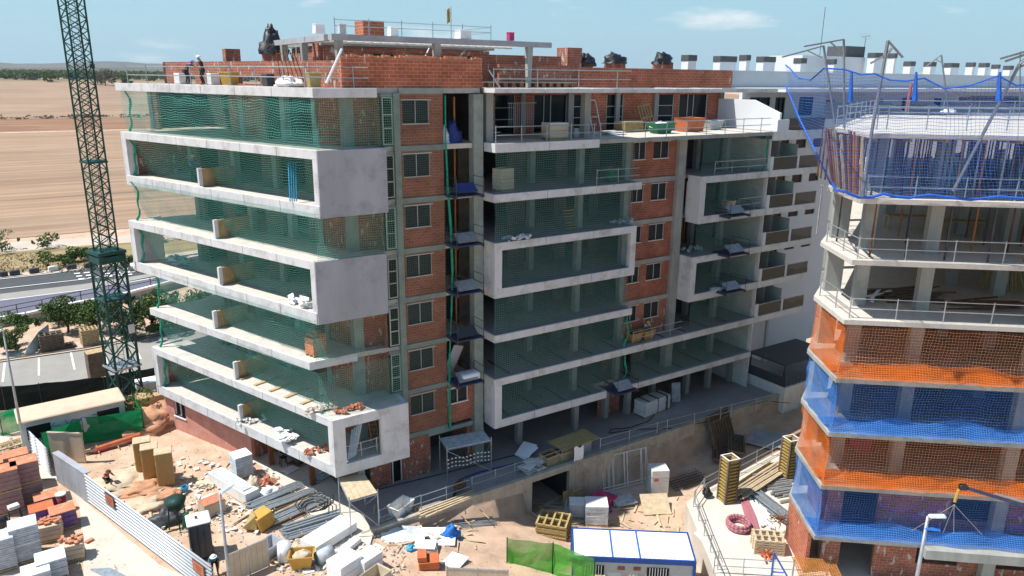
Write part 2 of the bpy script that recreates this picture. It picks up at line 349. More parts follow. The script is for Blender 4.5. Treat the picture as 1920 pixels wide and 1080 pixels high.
def gl(a, b, n): return [a + (b - a) * i / n for i in range(n)]
xs = gl(-6000, -400, 12) + gl(-400, -60, 14) + gl(-60, -4, 14) + gl(-4, 12, 12) + gl(12, 56, 88) + gl(56, 120, 16) + gl(120, 500, 14) + gl(500, 6000, 14) + [6000]
ys = gl(-300, 0, 10) + gl(0, 36.04, 72) + [36.04] + gl(36.13, 45, 6) + [45.01] + gl(46, 140, 20) + gl(140, 500, 40) + gl(500, 1800, 30) + gl(1800, 9000, 14) + [9000]
b = B()
for y in ys:
    for x in xs: b.v.append(V(x, y, gz(x, y)))
nx = len(xs)
for j in range(len(ys) - 1):
    for i in range(nx - 1): a = j * nx + i; b.f.append([a, a + 1, a + nx + 1, a + nx])
gm = M('ground_dirt', (.52, .365, .26), 1, .24, .7, stain=(.60, .50, .41), stain_amt=.7, stain_scale=.22, bump=.6)
struct(b.build('ground', 'ground_dirt', smooth=True))
# ploughed field and the farther slope
def fieldM(name, c1, c2, furrow=True):
    m = M(name, c1, 1, .1, .02, stain=c2, stain_amt=.8, stain_scale=.012, bump=0); t = m.node_tree; n = t.nodes; k = t.links; bs = n['Principled BSDF']
    g = n.new('ShaderNodeNewGeometry'); mp = n.new('ShaderNodeMapping'); mp.inputs['Rotation'].default_value = (0, 0, R(4)); mp.inputs['Scale'].default_value = (.010, .30, 1); k.new(g.outputs['Position'], mp.inputs[0])
    z = n.new('ShaderNodeTexNoise'); z.inputs['Scale'].default_value = 1; z.inputs['Detail'].default_value = 8; z.inputs['Roughness'].default_value = .72; k.new(mp.outputs[0], z.inputs[0])
    mr = n.new('ShaderNodeMapRange'); mr.inputs[1].default_value = .3; mr.inputs[2].default_value = .7; mr.inputs[3].default_value = .55; mr.inputs[4].default_value = 1.3; k.new(z.outputs[0], mr.inputs[0])
    x = n.new('ShaderNodeMix'); x.data_type = 'RGBA'; x.blend_type = 'MULTIPLY'; x.inputs[0].default_value = 1
    src = bs.inputs['Base Color'].links[0].from_socket; k.new(src, x.inputs[6]); k.new(mr.outputs[0], x.inputs[7]); k.new(x.outputs[2], bs.inputs['Base Color'])
fieldM('field', (.35, .235, .155), (.40, .29, .205)); fieldM('far_field', (.34, .23, .155), (.39, .28, .20)); fieldM('olive_field', (.20, .17, .09), (.27, .21, .12))
fieldM('bank', (.30, .165, .10), (.38, .26, .17)); fieldM('dry_grass', (.33, .25, .14), (.23, .20, .09))
def strip(name, x0, x1, y0, y1, mat, dz, nx_=30, ny_=8, wob=0):
    def P(a, c):
        x = x0 + (x1 - x0) * a; y = y0 + (y1 - y0) * c
        if wob: y += wob * mnoise.noise(V(x * .03, c * 3, 2))
        return (x, y, gz(x, y) + dz)
    return struct(B().sheet(P, nx_, ny_).build(name, mat, smooth=True))
strip('field', -1500, 1500, 141, 398, 'field', .03, 40, 30, 1.0)
strip('embankment', -1500, 1500, 398, 448, 'bank', .06, 60, 14, 5)
strip('field_beyond', -2500, 2500, 449, 905, 'far_field', .09, 60, 24, 4)
strip('meadow', -2500, 2500, 905, 1040, 'olive_field', .12, 40, 10, 6)
def hill(name, y, h, seed, mat, x0=-5000, x1=6000, dep=900):
    def P(a, c):
        x = x0 + (x1 - x0) * a
        hh = h * (.62 + .5 * mnoise.noise(V(x * .00045 + seed, 0, seed)) + .16 * mnoise.noise(V(x * .002, seed, 4)) + .05 * mnoise.noise(V(x * .008, seed, 4)))
        return (x, y + (c - .5) * 2 * dep, 5 + hh * max(0, math.sin(math.pi * c)) ** .8)
    struct(B().sheet(P, 220, 12).build(name, mat, smooth=True))
M('hill_near', (.075, .085, .045), 1, .35, .006, col2=(.16, .14, .09), bump=0)
M('hill_far', (.07, .085, .065), 1, .25, .003, col2=(.15, .14, .10), bump=0)
hill('hills', 4200, 66, 3, 'hill_near'); hill('hills', 7600, 150, 9, 'hill_far', -9000, 9000, 700)
def ribbon(name, top, bot, mat, z, kind='structure'):
    def ext(l):
        p = [at(x, y, z) for x, y in l]; d0 = (p[0] - p[1]).normalized(); d1 = (p[-1] - p[-2]).normalized()
        return [p[0] + d0 * 250] + p + [p[-1] + d1 * 260]
    a, c = ext(top), ext(bot); n = max(len(a), len(c))
    bb = B(); m = len(a); bb.v = a + c; bb.f = [[m + i, m + i + 1, i + 1, i] for i in range(m - 1)]
    o = bb.build(name, mat); o['kind'] = kind; return o
K0 = [(0, 455), (160, 446), (320, 437)]; K1 = [(0, 474), (160, 460), (320, 450)]
K2 = [(0, 514), (160, 500), (320, 476)]; K3 = [(0, 521), (160, 505), (320, 482)]
K4 = [(0, 541), (160, 523), (320, 499)]; K5 = [(0, 551), (160, 532), (320, 507)]
K6 = [(0, 563), (160, 543), (320, 517)]; K7 = [(0, 604), (160, 566), (320, 531)]
K8 = [(0, 663), (160, 640), (320, 610)]; K9 = [(0, 678), (160, 655), (320, 624)]; K10 = [(0, 760), (160, 740), (320, 700)]
ribbon('path', K0, K1, 'pavement', .02)
ribbon('verge', K1, K2, 'dry_grass', .03)
ribbon('pavement', K2, K3, 'pavement', .08)
ribbon('road', K3, K5, 'asphalt', .04)
ribbon('pavement', K5, K6, 'street', .06)
ribbon('ramp', K6, K7, 'ramp_violet', .10)
ribbon('pavement', K8, K9, 'pavement', .12)
ribbon('street', K9, K10, 'street', .03)
def lines(name, segs, z, w, mat='paint_white'):
    bb = B()
    for (a, c) in segs:
        p, q = at(*a, z), at(*c, z); d = (q - p).normalized(); n = V(-d.y, d.x, 0) * w / 2; bb.add([p - n, q - n, q + n, p + n], [(0, 1, 2, 3)])
    struct(bb.build(name, mat))
lines('road_marking', [((0, 541), (160, 523)), ((160, 523), (300, 502)), ((0, 563), (160, 543)), ((160, 543), (300, 519)), ((0, 523), (100, 512)), ((100, 512), (165, 501))], .12, .22)
lines('road_marking', [((139 + i * 18 + j * 4, 513 + j * 5 - i * 1.6), (150 + i * 18 + j * 4, 512 + j * 5 - i * 1.6)) for i in range(6) for j in range(3) if i not in (2,)], .12, .55)
lines('parking_marking', [((9, 680), (5, 716)), ((73, 671), (73, 704)), ((133, 661), (140, 693)), ((194, 653), (203, 690)), ((251, 645), (264, 673))], .05, .16)
# kerb of the car park street, black and white barrier blocks
def polyw(name, px, z, w0, h, mat, label, cat, seg=None, gap=0, group=None):
    p = [at(x, y, z) for x, y in px]; p = [p[0] + (p[0] - p[1]).normalized() * 120] + p + [p[-1] + (p[-1] - p[-2]).normalized() * 60]; bb = B()
    for a, c in zip(p, p[1:]):
        L_ = (c - a).length; s = 0
        if not seg: bb.lbox(a, c, 0, L_, 0, w0, z, z + h); continue
        while s + seg < L_: bb.lbox(a, c, s, s + seg - gap, 0, w0, z, z + h); s += seg
    return tag(bb.build(name, mat), label, cat, group)
struct(polyw('kerb', K9, .03, .25, .14, 'wood_dark', 'dark kerb between the car park and the planted strip', 'kerb'))
for i, (a, c) in enumerate([((0, 520), (16, 518)), ((20, 518), (39, 515)), ((57, 514), (75, 511)), ((93, 510), (110, 507)), ((127, 507), (145, 504)), ((162, 504), (180, 499))]):
    bb = B(); bb.lbox(at(*a, .08), at(*c, .08), 0, (at(*c, .08) - at(*a, .08)).length, 0, .5, .08, .75)
    tag(bb.build('road_barrier', 'steel_dark' if i != 3 else 'white_dirty', bevel=.08), 'black road barrier block, %s' % ['cut by the left edge of the photo', 'second from the left', 'third from the left', 'the pale one fourth from the left', 'fifth from the left', 'behind the green crane mast'][i] if i != 3 else 'pale road barrier block between the black ones on the far edge of the road', 'barrier', 'barrier blocks along the road')
# ramp parapet and railing
Q = [at(x, y, 1.0) for x, y in ((0, 596), (50, 588), (130, 570), (184, 560), (240, 549), (320, 528))]
Q = [Q[0] + (Q[0] - Q[1]).normalized() * 80] + Q + [Q[-1] + (Q[-1] - Q[-2]).normalized() * 50]
rt_ = T('ramp_wall', 'long white parapet wall edging the violet ramp behind the crane', 'wall', (Q[2].x, Q[2].y, 0))
b1, b2 = B(), B()
for a, c in zip(Q, Q[1:]): b1.lbox(a, c, 0, (c - a).length, 0, .5, .80, 1.05); b2.lbox(a, c, 0, (c - a).length, .06, .42, -.1, .80)
b1.build('coping', 'white_dirty', rt_); b2.build('wall', 'concrete', rt_)
Q = [at(x, y, 1.2) for x, y in ((0, 577), (30, 571), (78, 562), (150, 546), (240, 528), (320, 512))]
Q = [Q[0] + (Q[0] - Q[1]).normalized() * 40] + Q + [Q[-1] + (Q[-1] - Q[-2]).normalized() * 30]
rr = T('handrail', 'thin dark handrail with posts running along the violet ramp', 'handrail', (Q[2].x, Q[2].y, .1)); b1, b2 = B(), B()
for a, c in zip(Q, Q[1:]):
    L_ = (c - a).length
    for dz in (0, -.5): b1.bar(a + V(0, 0, dz), c + V(0, 0, dz), .05)
    for i in range(int(L_ / 2.2)): p = a + (c - a) * (i / max(1, int(L_ / 2.2))); b2.bar(p, (p.x, p.y, .1), .05)
b1.build('rail', 'steel_dark', rr); b2.build('post', 'steel_dark', rr)
# yard surfaces
def poly(name, px, mat, z, zz=None):
    bb = B(); pts = [at(p[0], p[1], z) if len(p) == 2 else V(*p) for p in px]
    bb.v = pts; bb.f = [list(range(len(pts)))]
    if (pts[1] - pts[0]).cross(pts[2] - pts[1]).z < 0: bb.f = [bb.f[0][::-1]]
    return struct(bb.build(name, mat))
poly('yard_path', [(-60, 800), (60, 830), (105, 890), (165, 945), (300, 1060), (420, 1110), (420, 1250), (170, 1300), (150, 950), (120, 900), (-100, 890)], 'yard_concrete', .012)
# ---- trees and bushes
def foliage(b, c, rx, ry, rz, n, s, rnd):
    c = Vector(c); cl = [(V(rnd.gauss(0, .5), rnd.gauss(0, .5), rnd.gauss(0, .45)), rnd.uniform(.22, .42)) for _ in range(14)]
    for _ in range(n):
        cc, cr = rnd.choice(cl); d = V(rnd.gauss(0, 1), rnd.gauss(0, 1), rnd.gauss(0, 1)).normalized() * cr * rnd.uniform(.6, 1.1) + cc
        if d.length > 1.15: d *= 1.1 / d.length
        p = c + V(d.x * rx, d.y * ry, d.z * rz); a = V(rnd.gauss(0, 1), rnd.gauss(0, 1), rnd.gauss(0, 1)).normalized(); e = a.orthogonal().normalized() * s * rnd.uniform(.6, 1.4); g = a.cross(e).normalized() * s * rnd.uniform(.5, 1.1)
        b.add([p - e, p + g * .6, p + e, p - g * .6], [(0, 1, 2, 3)])
def tree(loc, h, r, label, mat='leaf', n=1500, s=.13, group=None, name='tree', cat='tree', low=False):
    rnd = random.Random(int(loc[0] * 100 + loc[1] * 7)); t = T(name, label, cat, loc, group); x, y, z = loc
    b = B(); top = z + h * .6; b.bar((x, y, z - .1), (x + r * .05, y, z + h * .4), h * .03 + .03, 7, h * .018 + .02)
    for i in range(6):
        a = i * 1.05 + rnd.random(); b.bar((x, y, z + h * (.12 if low else .3)), (x + math.cos(a) * r * .6, y + math.sin(a) * r * .6, z + h * rnd.uniform(.5, .8)), h * .014 + .015, 5, .01)
    b.build('trunk', 'bark', t); b = B(); foliage(b, (x, y, z + h * .58), r, r, h * .46, n, s, rnd); b.build('crown', mat, t); return t
g0 = lambda x, y: at(x, y, 0)
for px, py, h, r, lab, mt, n in [
    (30, 655, 3.6, 2.2, 'bright green tree behind the grey sheet at the left edge', 'leaf', 2000),
    (128, 622, 3.4, 2.6, 'dark round tree below the white parapet left of the crane', 'leaf_dark', 2200),
    (110, 605, 2.6, 2.0, 'small tree half hidden behind the dark round tree left of the crane', 'leaf', 1300),
    (188, 624, 3.6, 2.2, 'loose green tree directly behind the crane mast', 'leaf', 2000),
    (252, 632, 3.9, 2.4, 'dark green tree between the crane and the balconies', 'leaf_dark', 2400),
    (285, 622, 4.2, 2.8, 'tall dark tree touching the netted balconies', 'leaf_dark', 2600),
    (320, 612, 3.8, 2.8, 'bright green tree seen through the green balcony net', 'leaf', 2200),
    (370, 600, 3.8, 2.6, 'dark tree seen through the net behind the third balcony', 'leaf_dark', 1600)]:
    p = g0(px, py); tree((p.x, p.y, 0), h, r, lab, mt, int(n * 1.7), .14, 'trees between the street and the ramp')
for px, py, h, r, lab in [(88, 464, 2.2, 1.7, 'rounded bush on the edge of the ploughed field'), (4, 472, 3.0, 2.3, 'bush on the field edge cut by the left edge of the photo'),
    (91, 504, 2.4, 1.7, 'dark bush in the dry grass beside the black barrier'), (123, 500, 1.6, 1.3, 'small low bush beside the road left of the crane'),
    (134, 492, 2.0, 1.5, 'bush standing up in the dry verge left of the crane'), (152, 489, 1.8, 1.5, 'flat bush next to the crane mast in the verge'), (165, 486, 1.9, 1.5, 'bush partly behind the crane mast in the verge'), (240, 497, 1.3, 1.0, 'tiny bush beside the white car'), (300, 452, 2.6, 1.9, 'bush seen through the net above the white car')]:
    p = g0(px, py); tree((p.x, p.y, 0), h, r, lab, 'leaf' if h > 1.5 else 'leaf_dark', 700, .16, 'bushes in the road verge', 'bush', 'bush', True)
rnd = random.Random(3); b = B()
for i in range(260):
    x = rnd.uniform(-60, 260); y = rnd.choice([rnd.uniform(444, 462), rnd.uniform(446, 458)]); foliage(b, (x, y, gz(x, y) + .3), rnd.uniform(1, 3.5), 1.5, rnd.uniform(.4, .9), 14, .6, rnd)
struct(b.build('hedgerow', 'leaf_grey'), 'stuff')
b = B()
for i in range(1500):
    x = rnd.uniform(-4, 60); k = rnd.random(); p = at(rnd.uniform(-80, 330), rnd.uniform(478, 512), 0); foliage(b, (p.x, p.y, .08), .7, .7, .2, 2, .16, rnd)
struct(b.build('grass', 'dry_leaf'), 'stuff')
# far-off scrub and woodland beyond the fields, and trees one can tell apart in front of it
for nm, mt, ya, yb, cnt, sd in [('woodland', 'leaf_dark', 1020, 1750, 1300, 5), ('scrub', 'leaf_grey', 930, 1700, 700, 6), ('woodland', 'leaf', 1000, 1500, 600, 8)]:
    rnd = random.Random(sd); b = B()
    for i in range(cnt):
        y = rnd.uniform(ya, yb); x = rnd.uniform(-150, 60 + y * .75) if i % 3 else rnd.uniform(-120, y * .3)
        r = rnd.uniform(3, 8); foliage(b, (x, y, gz(x, y) + 1.8), r, r, rnd.uniform(2, 4), 46, 1.5, rnd)
    struct(b.build(nm, mt), 'stuff')
for px, py, y, h, r, mt, lab in [(93, 140, 880, 11, 9, 'leaf', 'largest dark green tree at the far edge of the fields, left of the crane'), (60, 134, 960, 8, 7, 'leaf', 'green tree on the far field edge, left of the largest one'), (132, 138, 960, 8, 7, 'leaf_grey', 'grey scrub tree at the far field edge just left of the crane mast'),
    (196, 148, 800, 14, 13, 'leaf_grey', 'broad grey-brown tree at the far field corner right of the crane'), (182, 150, 830, 10, 9, 'leaf_grey', 'smaller grey tree between crane mast and the broad grey tree'), (230, 146, 820, 9, 9, 'leaf', 'bright green tree over the roof slab corner'), (15, 134, 980, 7, 7, 'leaf', 'green tree on the far field edge near the left border')]:
    q = _ray(px, py); t = y / q.y; x = q.x * t; tree((x, y, gz(x, y)), h, r, lab, mt, 900, .9, 'lone trees beyond the fields')
# ================================================================ MAIN BUILDING (x along its long front, y into it)
MB = T('apartment_block', 'unfinished apartment block of brick and concrete with green-netted balconies, in the middle', 'building', (20, 45, 0))
CT = {7: ((13.4, 39.7), (6.2, 59.3), 16.9), 6: ((13.4, 39.65), (6.2, 59.0), 17.3), 5: ((13.35, 39.5), (6.15, 58.9), 17.3), 4: ((12.95, 39.8), (5.9, 58.3), 17.15),
      3: ((12.9, 39.75), (5.95, 58.2), 17.15), 2: ((12.5, 40.5), (6.3, 56.7), 15.35), 1: ((13.0, 38.6), (6.2, 57.0), 17.7), 0: ((13.03, 38.6), (6.17, 57.2), 17.78)}
def fascia(p, q, z0, z1, t0, t1, seg=3.4, s0=0, s1=None, gap=.035):
    b = B(); L_ = (Vector(q) - Vector(p)).length if s1 is None else s1; n = max(1, round((L_ - s0) / seg)); w = (L_ - s0) / n
    for i in range(n): b.lbox(p, q, s0 + i * w + (gap / 2 if i else 0), s0 + (i + 1) * w - (gap / 2 if i < n - 1 else 0), t0, t1, z0, z1)
    return b.build('fascia', 'panel', MB, bevel=.012)
I0, DL = (15.6, 41.2), Vector((-.349, .937))
def IL(s, t=0): return (I0[0] + DL.x * s - DL.y * t, I0[1] + DL.y * s + DL.x * t)   # inner line of the left wing; t<0 inward
for k in range(8):
    z = LV[k]; C, Tp, xr = CT[k]; zt = z
    up, dn = (0, -.5) if k in (7, 6, 4, 2, 1) else (.06, -.62)
    fascia(C, Tp, z + dn, z + up, 0, .12, s0=0)
    # return face to the right of the corner
    if k in (7, 2): fascia(C, (xr, C[1]), z + dn, z + up, -.12, 0, s0=-.12)
    pts = [C, Tp, (Tp[0] + 3.4, Tp[1] + .35), (11.2, 60.5 if k > 4 else 58.4), (21.3, 60), (21.3, 40.3), (17.9, 40.3), (xr, C[1] + .35 if k != 2 else 40.5), (xr, C[1])]
    if k == 7: pts = [C, Tp, (Tp[0] + 3.4, Tp[1] + .35), (11.2, 60.5), (23.9, 60), (23.9, 40.3), (xr, 40.3), (xr, C[1])]
    b = B().prism(pts, z - .30, z - .01); b.build('floor_slab', 'slab_dusty' if k not in (7,) else 'slab_top', MB)
    # thin sunlit rim of the far edge
# ----- the three box frames: end posts, and the blank return panels
for a, c in ((6, 5), (4, 3), (1, 0)):
    C, Tp, xr = CT[a]; C2 = CT[c][0]; z0, z1 = LV[c] - .62, LV[a]; L_ = (Vector(Tp) - Vector(C)).length
    b = B(); b.lbox(C, Tp, L_ - .45, L_ - .0, -.55, .115, LV[c] + .06, z1 - .5); b.lbox(C, Tp, L_ + .003, L_ + .15, -2.2, .12, z0, z1); b.build('frame_post', 'panel', MB, bevel=.012)
    b = B(); b.lbox(C, Tp, 0.0, .38, -.38, .115, LV[c] + .06, z1 - .5); b.build('frame_post', 'panel', MB, bevel=.012)
    b = B(); q = (xr, C[1])
    if a != 1:
        b.lbox(C, q, -.11, (xr - C[0]), -.17, .12, z0, z1); b.build('end_panel', 'panel_grey', MB, bevel=.012)  # same panel as the facade, greyed in colour to suggest shade on this face
    else:
        w = xr - C[0] + .05; wall(b, (C[0] - .1, C[1] - .15), (xr, C[1] - .15), z0, z1, .27, [(.75, 2.95, LV[0] + .08, LV[1] - .62)]); b.build('end_panel', 'panel', MB, bevel=.012)
    b = B(); b.box(xr - .24, C[1] + .13, z0, xr - .004, 40.19, z1); b.build('end_panel', 'panel', MB)
for k in (5, 0):
    Tp = CT[k][1]; b = B(); b.box(Tp[0] + .5, Tp[1] + .1, LV[k], 11.5, Tp[1] + .3, LV[k + 1] - .31); b.build('end_wall', 'brick_plaster', MB)
# ----- balcony dividers, brick with concrete post
for k in range(6):
    C, Tp, xr = CT[k]; s = 9.3 if k != 5 else 11.5; b = B(); b.lbox(C, Tp, s + .26, s + .42, -2.6, -.30, LV[k], LV[k] + 1.15); b.build('divider', 'cement_brown', MB)
    b = B(); b.lbox(C, Tp, s + .25, s + .43, -.28, -.02, LV[k] + (.065 if k in (5, 3, 0) else 0), LV[k] + 1.2); b.build('divider_post', 'panel', MB)
# ----- left wing: columns, brick pieces and dark rooms behind the nets
LEN = {6: 21, 5: 16.5, 4: 16.2, 3: 16.5, 2: 14.2, 1: 15, 0: 15}
for k in range(7):
    z0, z1 = LV[k], LV[k + 1] - .30; Ln = LEN[k]
    p, q = IL(0), IL(Ln)
    for s in ([0, 2.45, 6.6, 11.0, Ln - .4] if k % 2 else [0, 2.45, 5.4, 9.6, Ln - .4]):
        b = B(); b.lbox(p, q, s, s + .45, -.42, 0, z0 - .01, z1); b.build('column', 'concrete_green', MB)
    b = B()
    ops = [(0, 2.449, z0, z1), (3.9, 6.4, z0, z1 - .25), (8.2, 11.6, z0, z1 - .1), (13.0, Ln - 1.0, z0 + .0, z1 - .1)] if k != 6 else [(0, .45, z0, z1), (.46, 2.44, z0, z1), (2.9, 7.5, z0, z1), (11.2, 20, z0, z1)]
    b = B(); wall(b, IL(0, -.30), IL(Ln, -.30), z0, z1, .22, ops); b.build('brick_wall', 'room_shade_wall' if k != 6 else 'brick', MB)
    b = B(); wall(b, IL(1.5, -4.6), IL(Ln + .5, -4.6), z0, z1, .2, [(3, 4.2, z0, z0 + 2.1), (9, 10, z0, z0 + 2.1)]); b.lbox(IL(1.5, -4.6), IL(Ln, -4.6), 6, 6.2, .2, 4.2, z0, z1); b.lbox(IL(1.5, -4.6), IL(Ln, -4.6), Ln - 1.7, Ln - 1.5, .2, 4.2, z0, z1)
    b.build('partition_wall', 'room_shade_deep', MB)
    b = B(); wall(b, IL(.46, -.30), IL(2.44, -.30), z0, z1, .22); b.build('brick_wall', 'brick_plaster', MB)
    # short front wall with a tall glazed door, then the column
    b = B(); wall(b, (16.05, 41.1), (17.35, 41.1), z0, z1, .2); wall(b, (17.3, 40.3), (17.31, 41.29), z0, z1, .05); b.build('brick_wall', 'brick_plaster', MB)
    b = B(); b.box(15.45, 40.98, z0, 16.04, 41.4, z1); b.build('column', 'concrete_green', MB)
    f = B(); zt = z1 - .2
    for x in (17.42, 17.98): f.box(x, 40.14, z0 + .1, x + .05, 40.20, zt)
    for zz in (z0 + .1, z0 + 1.0, z0 + 1.75, zt - .05): f.box(17.47, 40.14, zz, 17.98, 40.20, zz + .05)
    w = B().box(17.36, 40.21, z0, 18.06, 40.25, zt).build('window', 'glass_dark', MB); WL[w.name] = WL[w.name]; f.build('frame', 'frame_alu', w)
    B().box(17.36, 40.205, zt + .004, 18.06, 40.4, z1).build('lintel', 'concrete', MB)
    B().box(18.08, 40.06, z0 - .3, 18.46, 40.45, z1 + .0).build('column', 'concrete_green', MB)
    # brick wall with the square window
    b = B(); wall(b, (18.46, 40.2), (21.28, 40.2), z0, z1, .2, [(.20, 1.92, z0 + 1.25, z0 + 2.58)]); b.build('brick_wall', 'brick', MB)
    w = B().box(18.66, 40.30, z0 + 1.25, 20.38, 40.34, z0 + 2.58).build('window', 'shutter', MB); f = B()
    f.box(18.60, 40.17, z0 + 2.55, 20.5, 40.2, z0 + 2.61); f.box(18.64, 40.16, z0 + 1.20, 20.42, 40.27, z0 + 1.25)
    for x in (18.66, 19.50, 20.35): f.box(x, 40.25, z0 + 1.25, x + .03, 40.29, z0 + 2.53)
    f.build('frame', 'frame_alu', w)
for k in range(0, 8):                                     # concrete bands between the brick fields
    z = LV[k]; b = B(); b.box(18.47, 40.13, z - .32, 21.3, 40.3, z - .005); b.build('floor_beam', 'concrete_green', MB)
    if k in (1, 2, 3, 4, 5, 6): B().box(21.32, 40.2, z - .3, 23.3, 60, z - .01).build('floor_slab', 'slab_dusty', MB)
B().box(23.28, 40.0, 0, 23.95, 40.6, 24.5).build('column', 'concrete_green', MB)
B().box(21.05, 40.45, 3.4, 21.3, 44, 24.5).build('partition_wall', 'brick', MB)
B().box(21.32, 43.6, 3.4, 23.9, 43.8, 24.5).build('partition_wall', 'room_shade_deep', MB)
B().box(22.2, 42.6, 6.4, 22.6, 43.59, 24.5).build('partition_wall', 'brick_plaster', MB)
# ground storey and lowest storey of that strip
b = B(); wall(b, (21.3, 40.2), (23.28, 40.2), 3.3, LV[1] - .3, .2, [(.05, 1.55, 4.72, 5.75)]); b.build('brick_wall', 'brick', MB)
w = B().box(21.35, 40.3, 4.72, 22.85, 40.34, 5.75).build('window', 'shutter', MB); f = B(); f.box(21.3, 40.15, 5.7, 22.9, 40.2, 5.82); f.box(21.3, 40.14, 4.62, 22.9, 40.29, 4.72)
for x in (21.35, 22.05, 22.8): f.box(x, 40.2, 4.72, x + .05, 40.29, 5.7)
f.build('frame', 'frame_alu', w)
b = B(); wall(b, (15.9, 40.4), (23.28, 40.4), 0, LV[0] - .32, .22, [(1.35, 2.1, 0, 2.3), (4.2, 7.0, 0, 2.75)]); b.build('brick_wall', 'brick_plaster', MB)
B().box(19.9, 40.22, 2.72, 23.27, 40.38, 3.02).build('lintel', 'concrete_green', MB); B().box(19.5, 43.5, 0, 23.3, 43.7, 3).build('partition_wall', 'room_shade_deep', MB)
f = B(); f.box(17.3, 40.3, .02, 17.36, 40.38, 2.3); f.box(17.9, 40.3, .02, 17.96, 40.38, 2.3); f.box(17.36, 40.3, 2.2, 17.9, 40.38, 2.28)
w = B().box(17.25, 40.52, .02, 18.0, 40.56, 2.3).build('door', 'glass_dark', MB); f.build('frame', 'frame_alu', w)
# pink ground-floor wall under the balconies, then the set-back brick bit
gp, gq = (6.5, 57.0), (10.45, 48.3)
b = B(); wall(b, gp, gq, -.1, LV[0] - .32, .25, [(1.05, 2.35, 1.15, 2.35)]); b.build('rendered_wall', 'pink_plaster', MB)
w = B().lbox(gp, gq, 1.05, 2.35, .17, .21, 1.15, 2.35).build('window', 'glass_dark', MB); f = B()
f.lbox(gp, gq, .98, 2.42, -.08, .14, 1.07, 1.15)
for s in (1.05, 1.66, 2.28): f.lbox(gp, gq, s, s + .06, .08, .15, 1.16, 2.35)
f.build('frame', 'white_paint', w)
B().box(6.5, 57.0, -.1, 12, 57.25, 3.0).build('rendered_wall', 'pink_plaster', MB)
b = B(); wall(b, (10.46, 48.32), (11.95, 48.9), 0, 3.0, .2); wall(b, (12.0, 48.8), (15.7, 41.3), 0, 3.0, .2, [(.5, 1.9, 0, 2.2), (4.6, 6.2, 0, 2.2)]); b.build('brick_wall', 'brick_plaster', MB)
w = B().lbox((12.0, 48.8), (15.7, 41.3), .5, 1.9, .1, .14, .02, 2.2).build('door', 'glass_dark', MB); f = B()
for s in (.5, 1.84): f.lbox((12.0, 48.8), (15.7, 41.3), s, s + .06, .0, .08, .02, 2.2)
f.build('frame', 'frame_alu', w)
B().lbox((12.0, 48.8), (15.7, 41.3), 4.6, 6.2, 2.5, 2.7, 0, 3).build('partition_wall', 'room_shade_deep', MB)
for q in ((11.4, 47.0), (12.9, 43.0), (15.2, 40.3)): b = B().box(q[0] - .16, q[1] - .16, 0, q[0] + .16, q[1] + .16, 2.99); b.build('column', 'rust' if q[0] < 13 else 'concrete', MB)
# ----- bay 2 and the long right-hand front
FV = 38.68
def band(k, x0, x1, up=0, dn=-.5, v=FV, left=True, right=False, mat='panel'):
    b = B(); n = max(1, round((x1 - x0) / 3.6)); w = (x1 - x0) / n; z = LV[k]
    for i in range(n): b.box(x0 + i * w + (.018 if i else 0), v, z + dn, x0 + (i + 1) * w - (.018 if i < n - 1 else 0), v + .12, z + up)
    if left: b.box(x0, v + .125, z + dn, x0 + .12, 40.0, z + up)
    if right: b.box(x1 - .12, v + .125, z + dn, x1, 40.0, z + up)
    return b.build('fascia', mat, MB, bevel=.01)
band(7, 23.95, 49.6, dn=-.26); band(6, 24.0, 32.1, .02, -.52, right=True); band(5, 23.95, 36.07, right=True); band(4, 24.0, 35.8, right=True); band(3, 24.0, 35.8, .06, -.55, right=True)
band(2, 24.0, 35.8, right=True); band(1, 24.0, 49.6); band(0, 24.05, 33.75, .06, -.5, right=True)
band(6, 32.12, 49.6, -.0, -.28, left=False, mat='concrete'); band(5, 41.95, 49.6); band(4, 41.95, 49.6, .05, -.5); band(3, 41.6, 49.6); band(2, 41.6, 49.6, .05, -.5); band(0, 36.0, 49.6, 0, -.45)
for (a, c, x) in ((4, 3, 24.0), (1, 0, 24.05), (5, 4, 41.95), (3, 2, 41.6)):
    b = B(); b.box(x + .004, FV + .004, LV[c] + .06, x + .55, FV + .5, LV[a] - .5); b.box(x - .012, FV + .13, LV[c] - .5, x - .001 + .0, 40.0, LV[a]); b.box(x + .0, FV + .51, LV[c] + .06, x + .14, 40.1, LV[a] - .5); b.build('frame_post', 'panel', MB)
b = B(); b.box(35.3, FV + .004, LV[3] + .06, 35.796, FV + .45, LV[4] - .5); b.box(35.66, FV + .46, LV[3] + .06, 35.8, 40.0, LV[4] - .5); b.build('frame_post', 'panel', MB)
for k in range(8):
    z = LV[k]; xe = {6: 49.6, 5: 36.0, 4: 35.7, 3: 35.7, 2: 35.7, 1: 49.6, 0: 33.6, 7: 49.6}[k]
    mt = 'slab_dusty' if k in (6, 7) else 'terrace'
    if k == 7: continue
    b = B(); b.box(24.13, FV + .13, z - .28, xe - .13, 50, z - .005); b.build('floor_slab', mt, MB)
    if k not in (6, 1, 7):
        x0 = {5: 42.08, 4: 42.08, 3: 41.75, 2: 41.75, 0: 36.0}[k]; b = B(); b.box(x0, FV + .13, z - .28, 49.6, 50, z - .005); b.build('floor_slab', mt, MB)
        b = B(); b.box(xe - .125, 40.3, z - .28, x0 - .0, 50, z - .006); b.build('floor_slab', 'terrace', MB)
    b = B(); b.box(36.0, 40.12, z - .34, 41.0, 40.28, z - .0); (b.build('floor_beam', 'concrete', MB) if k in (5, 4, 3, 2) else None)
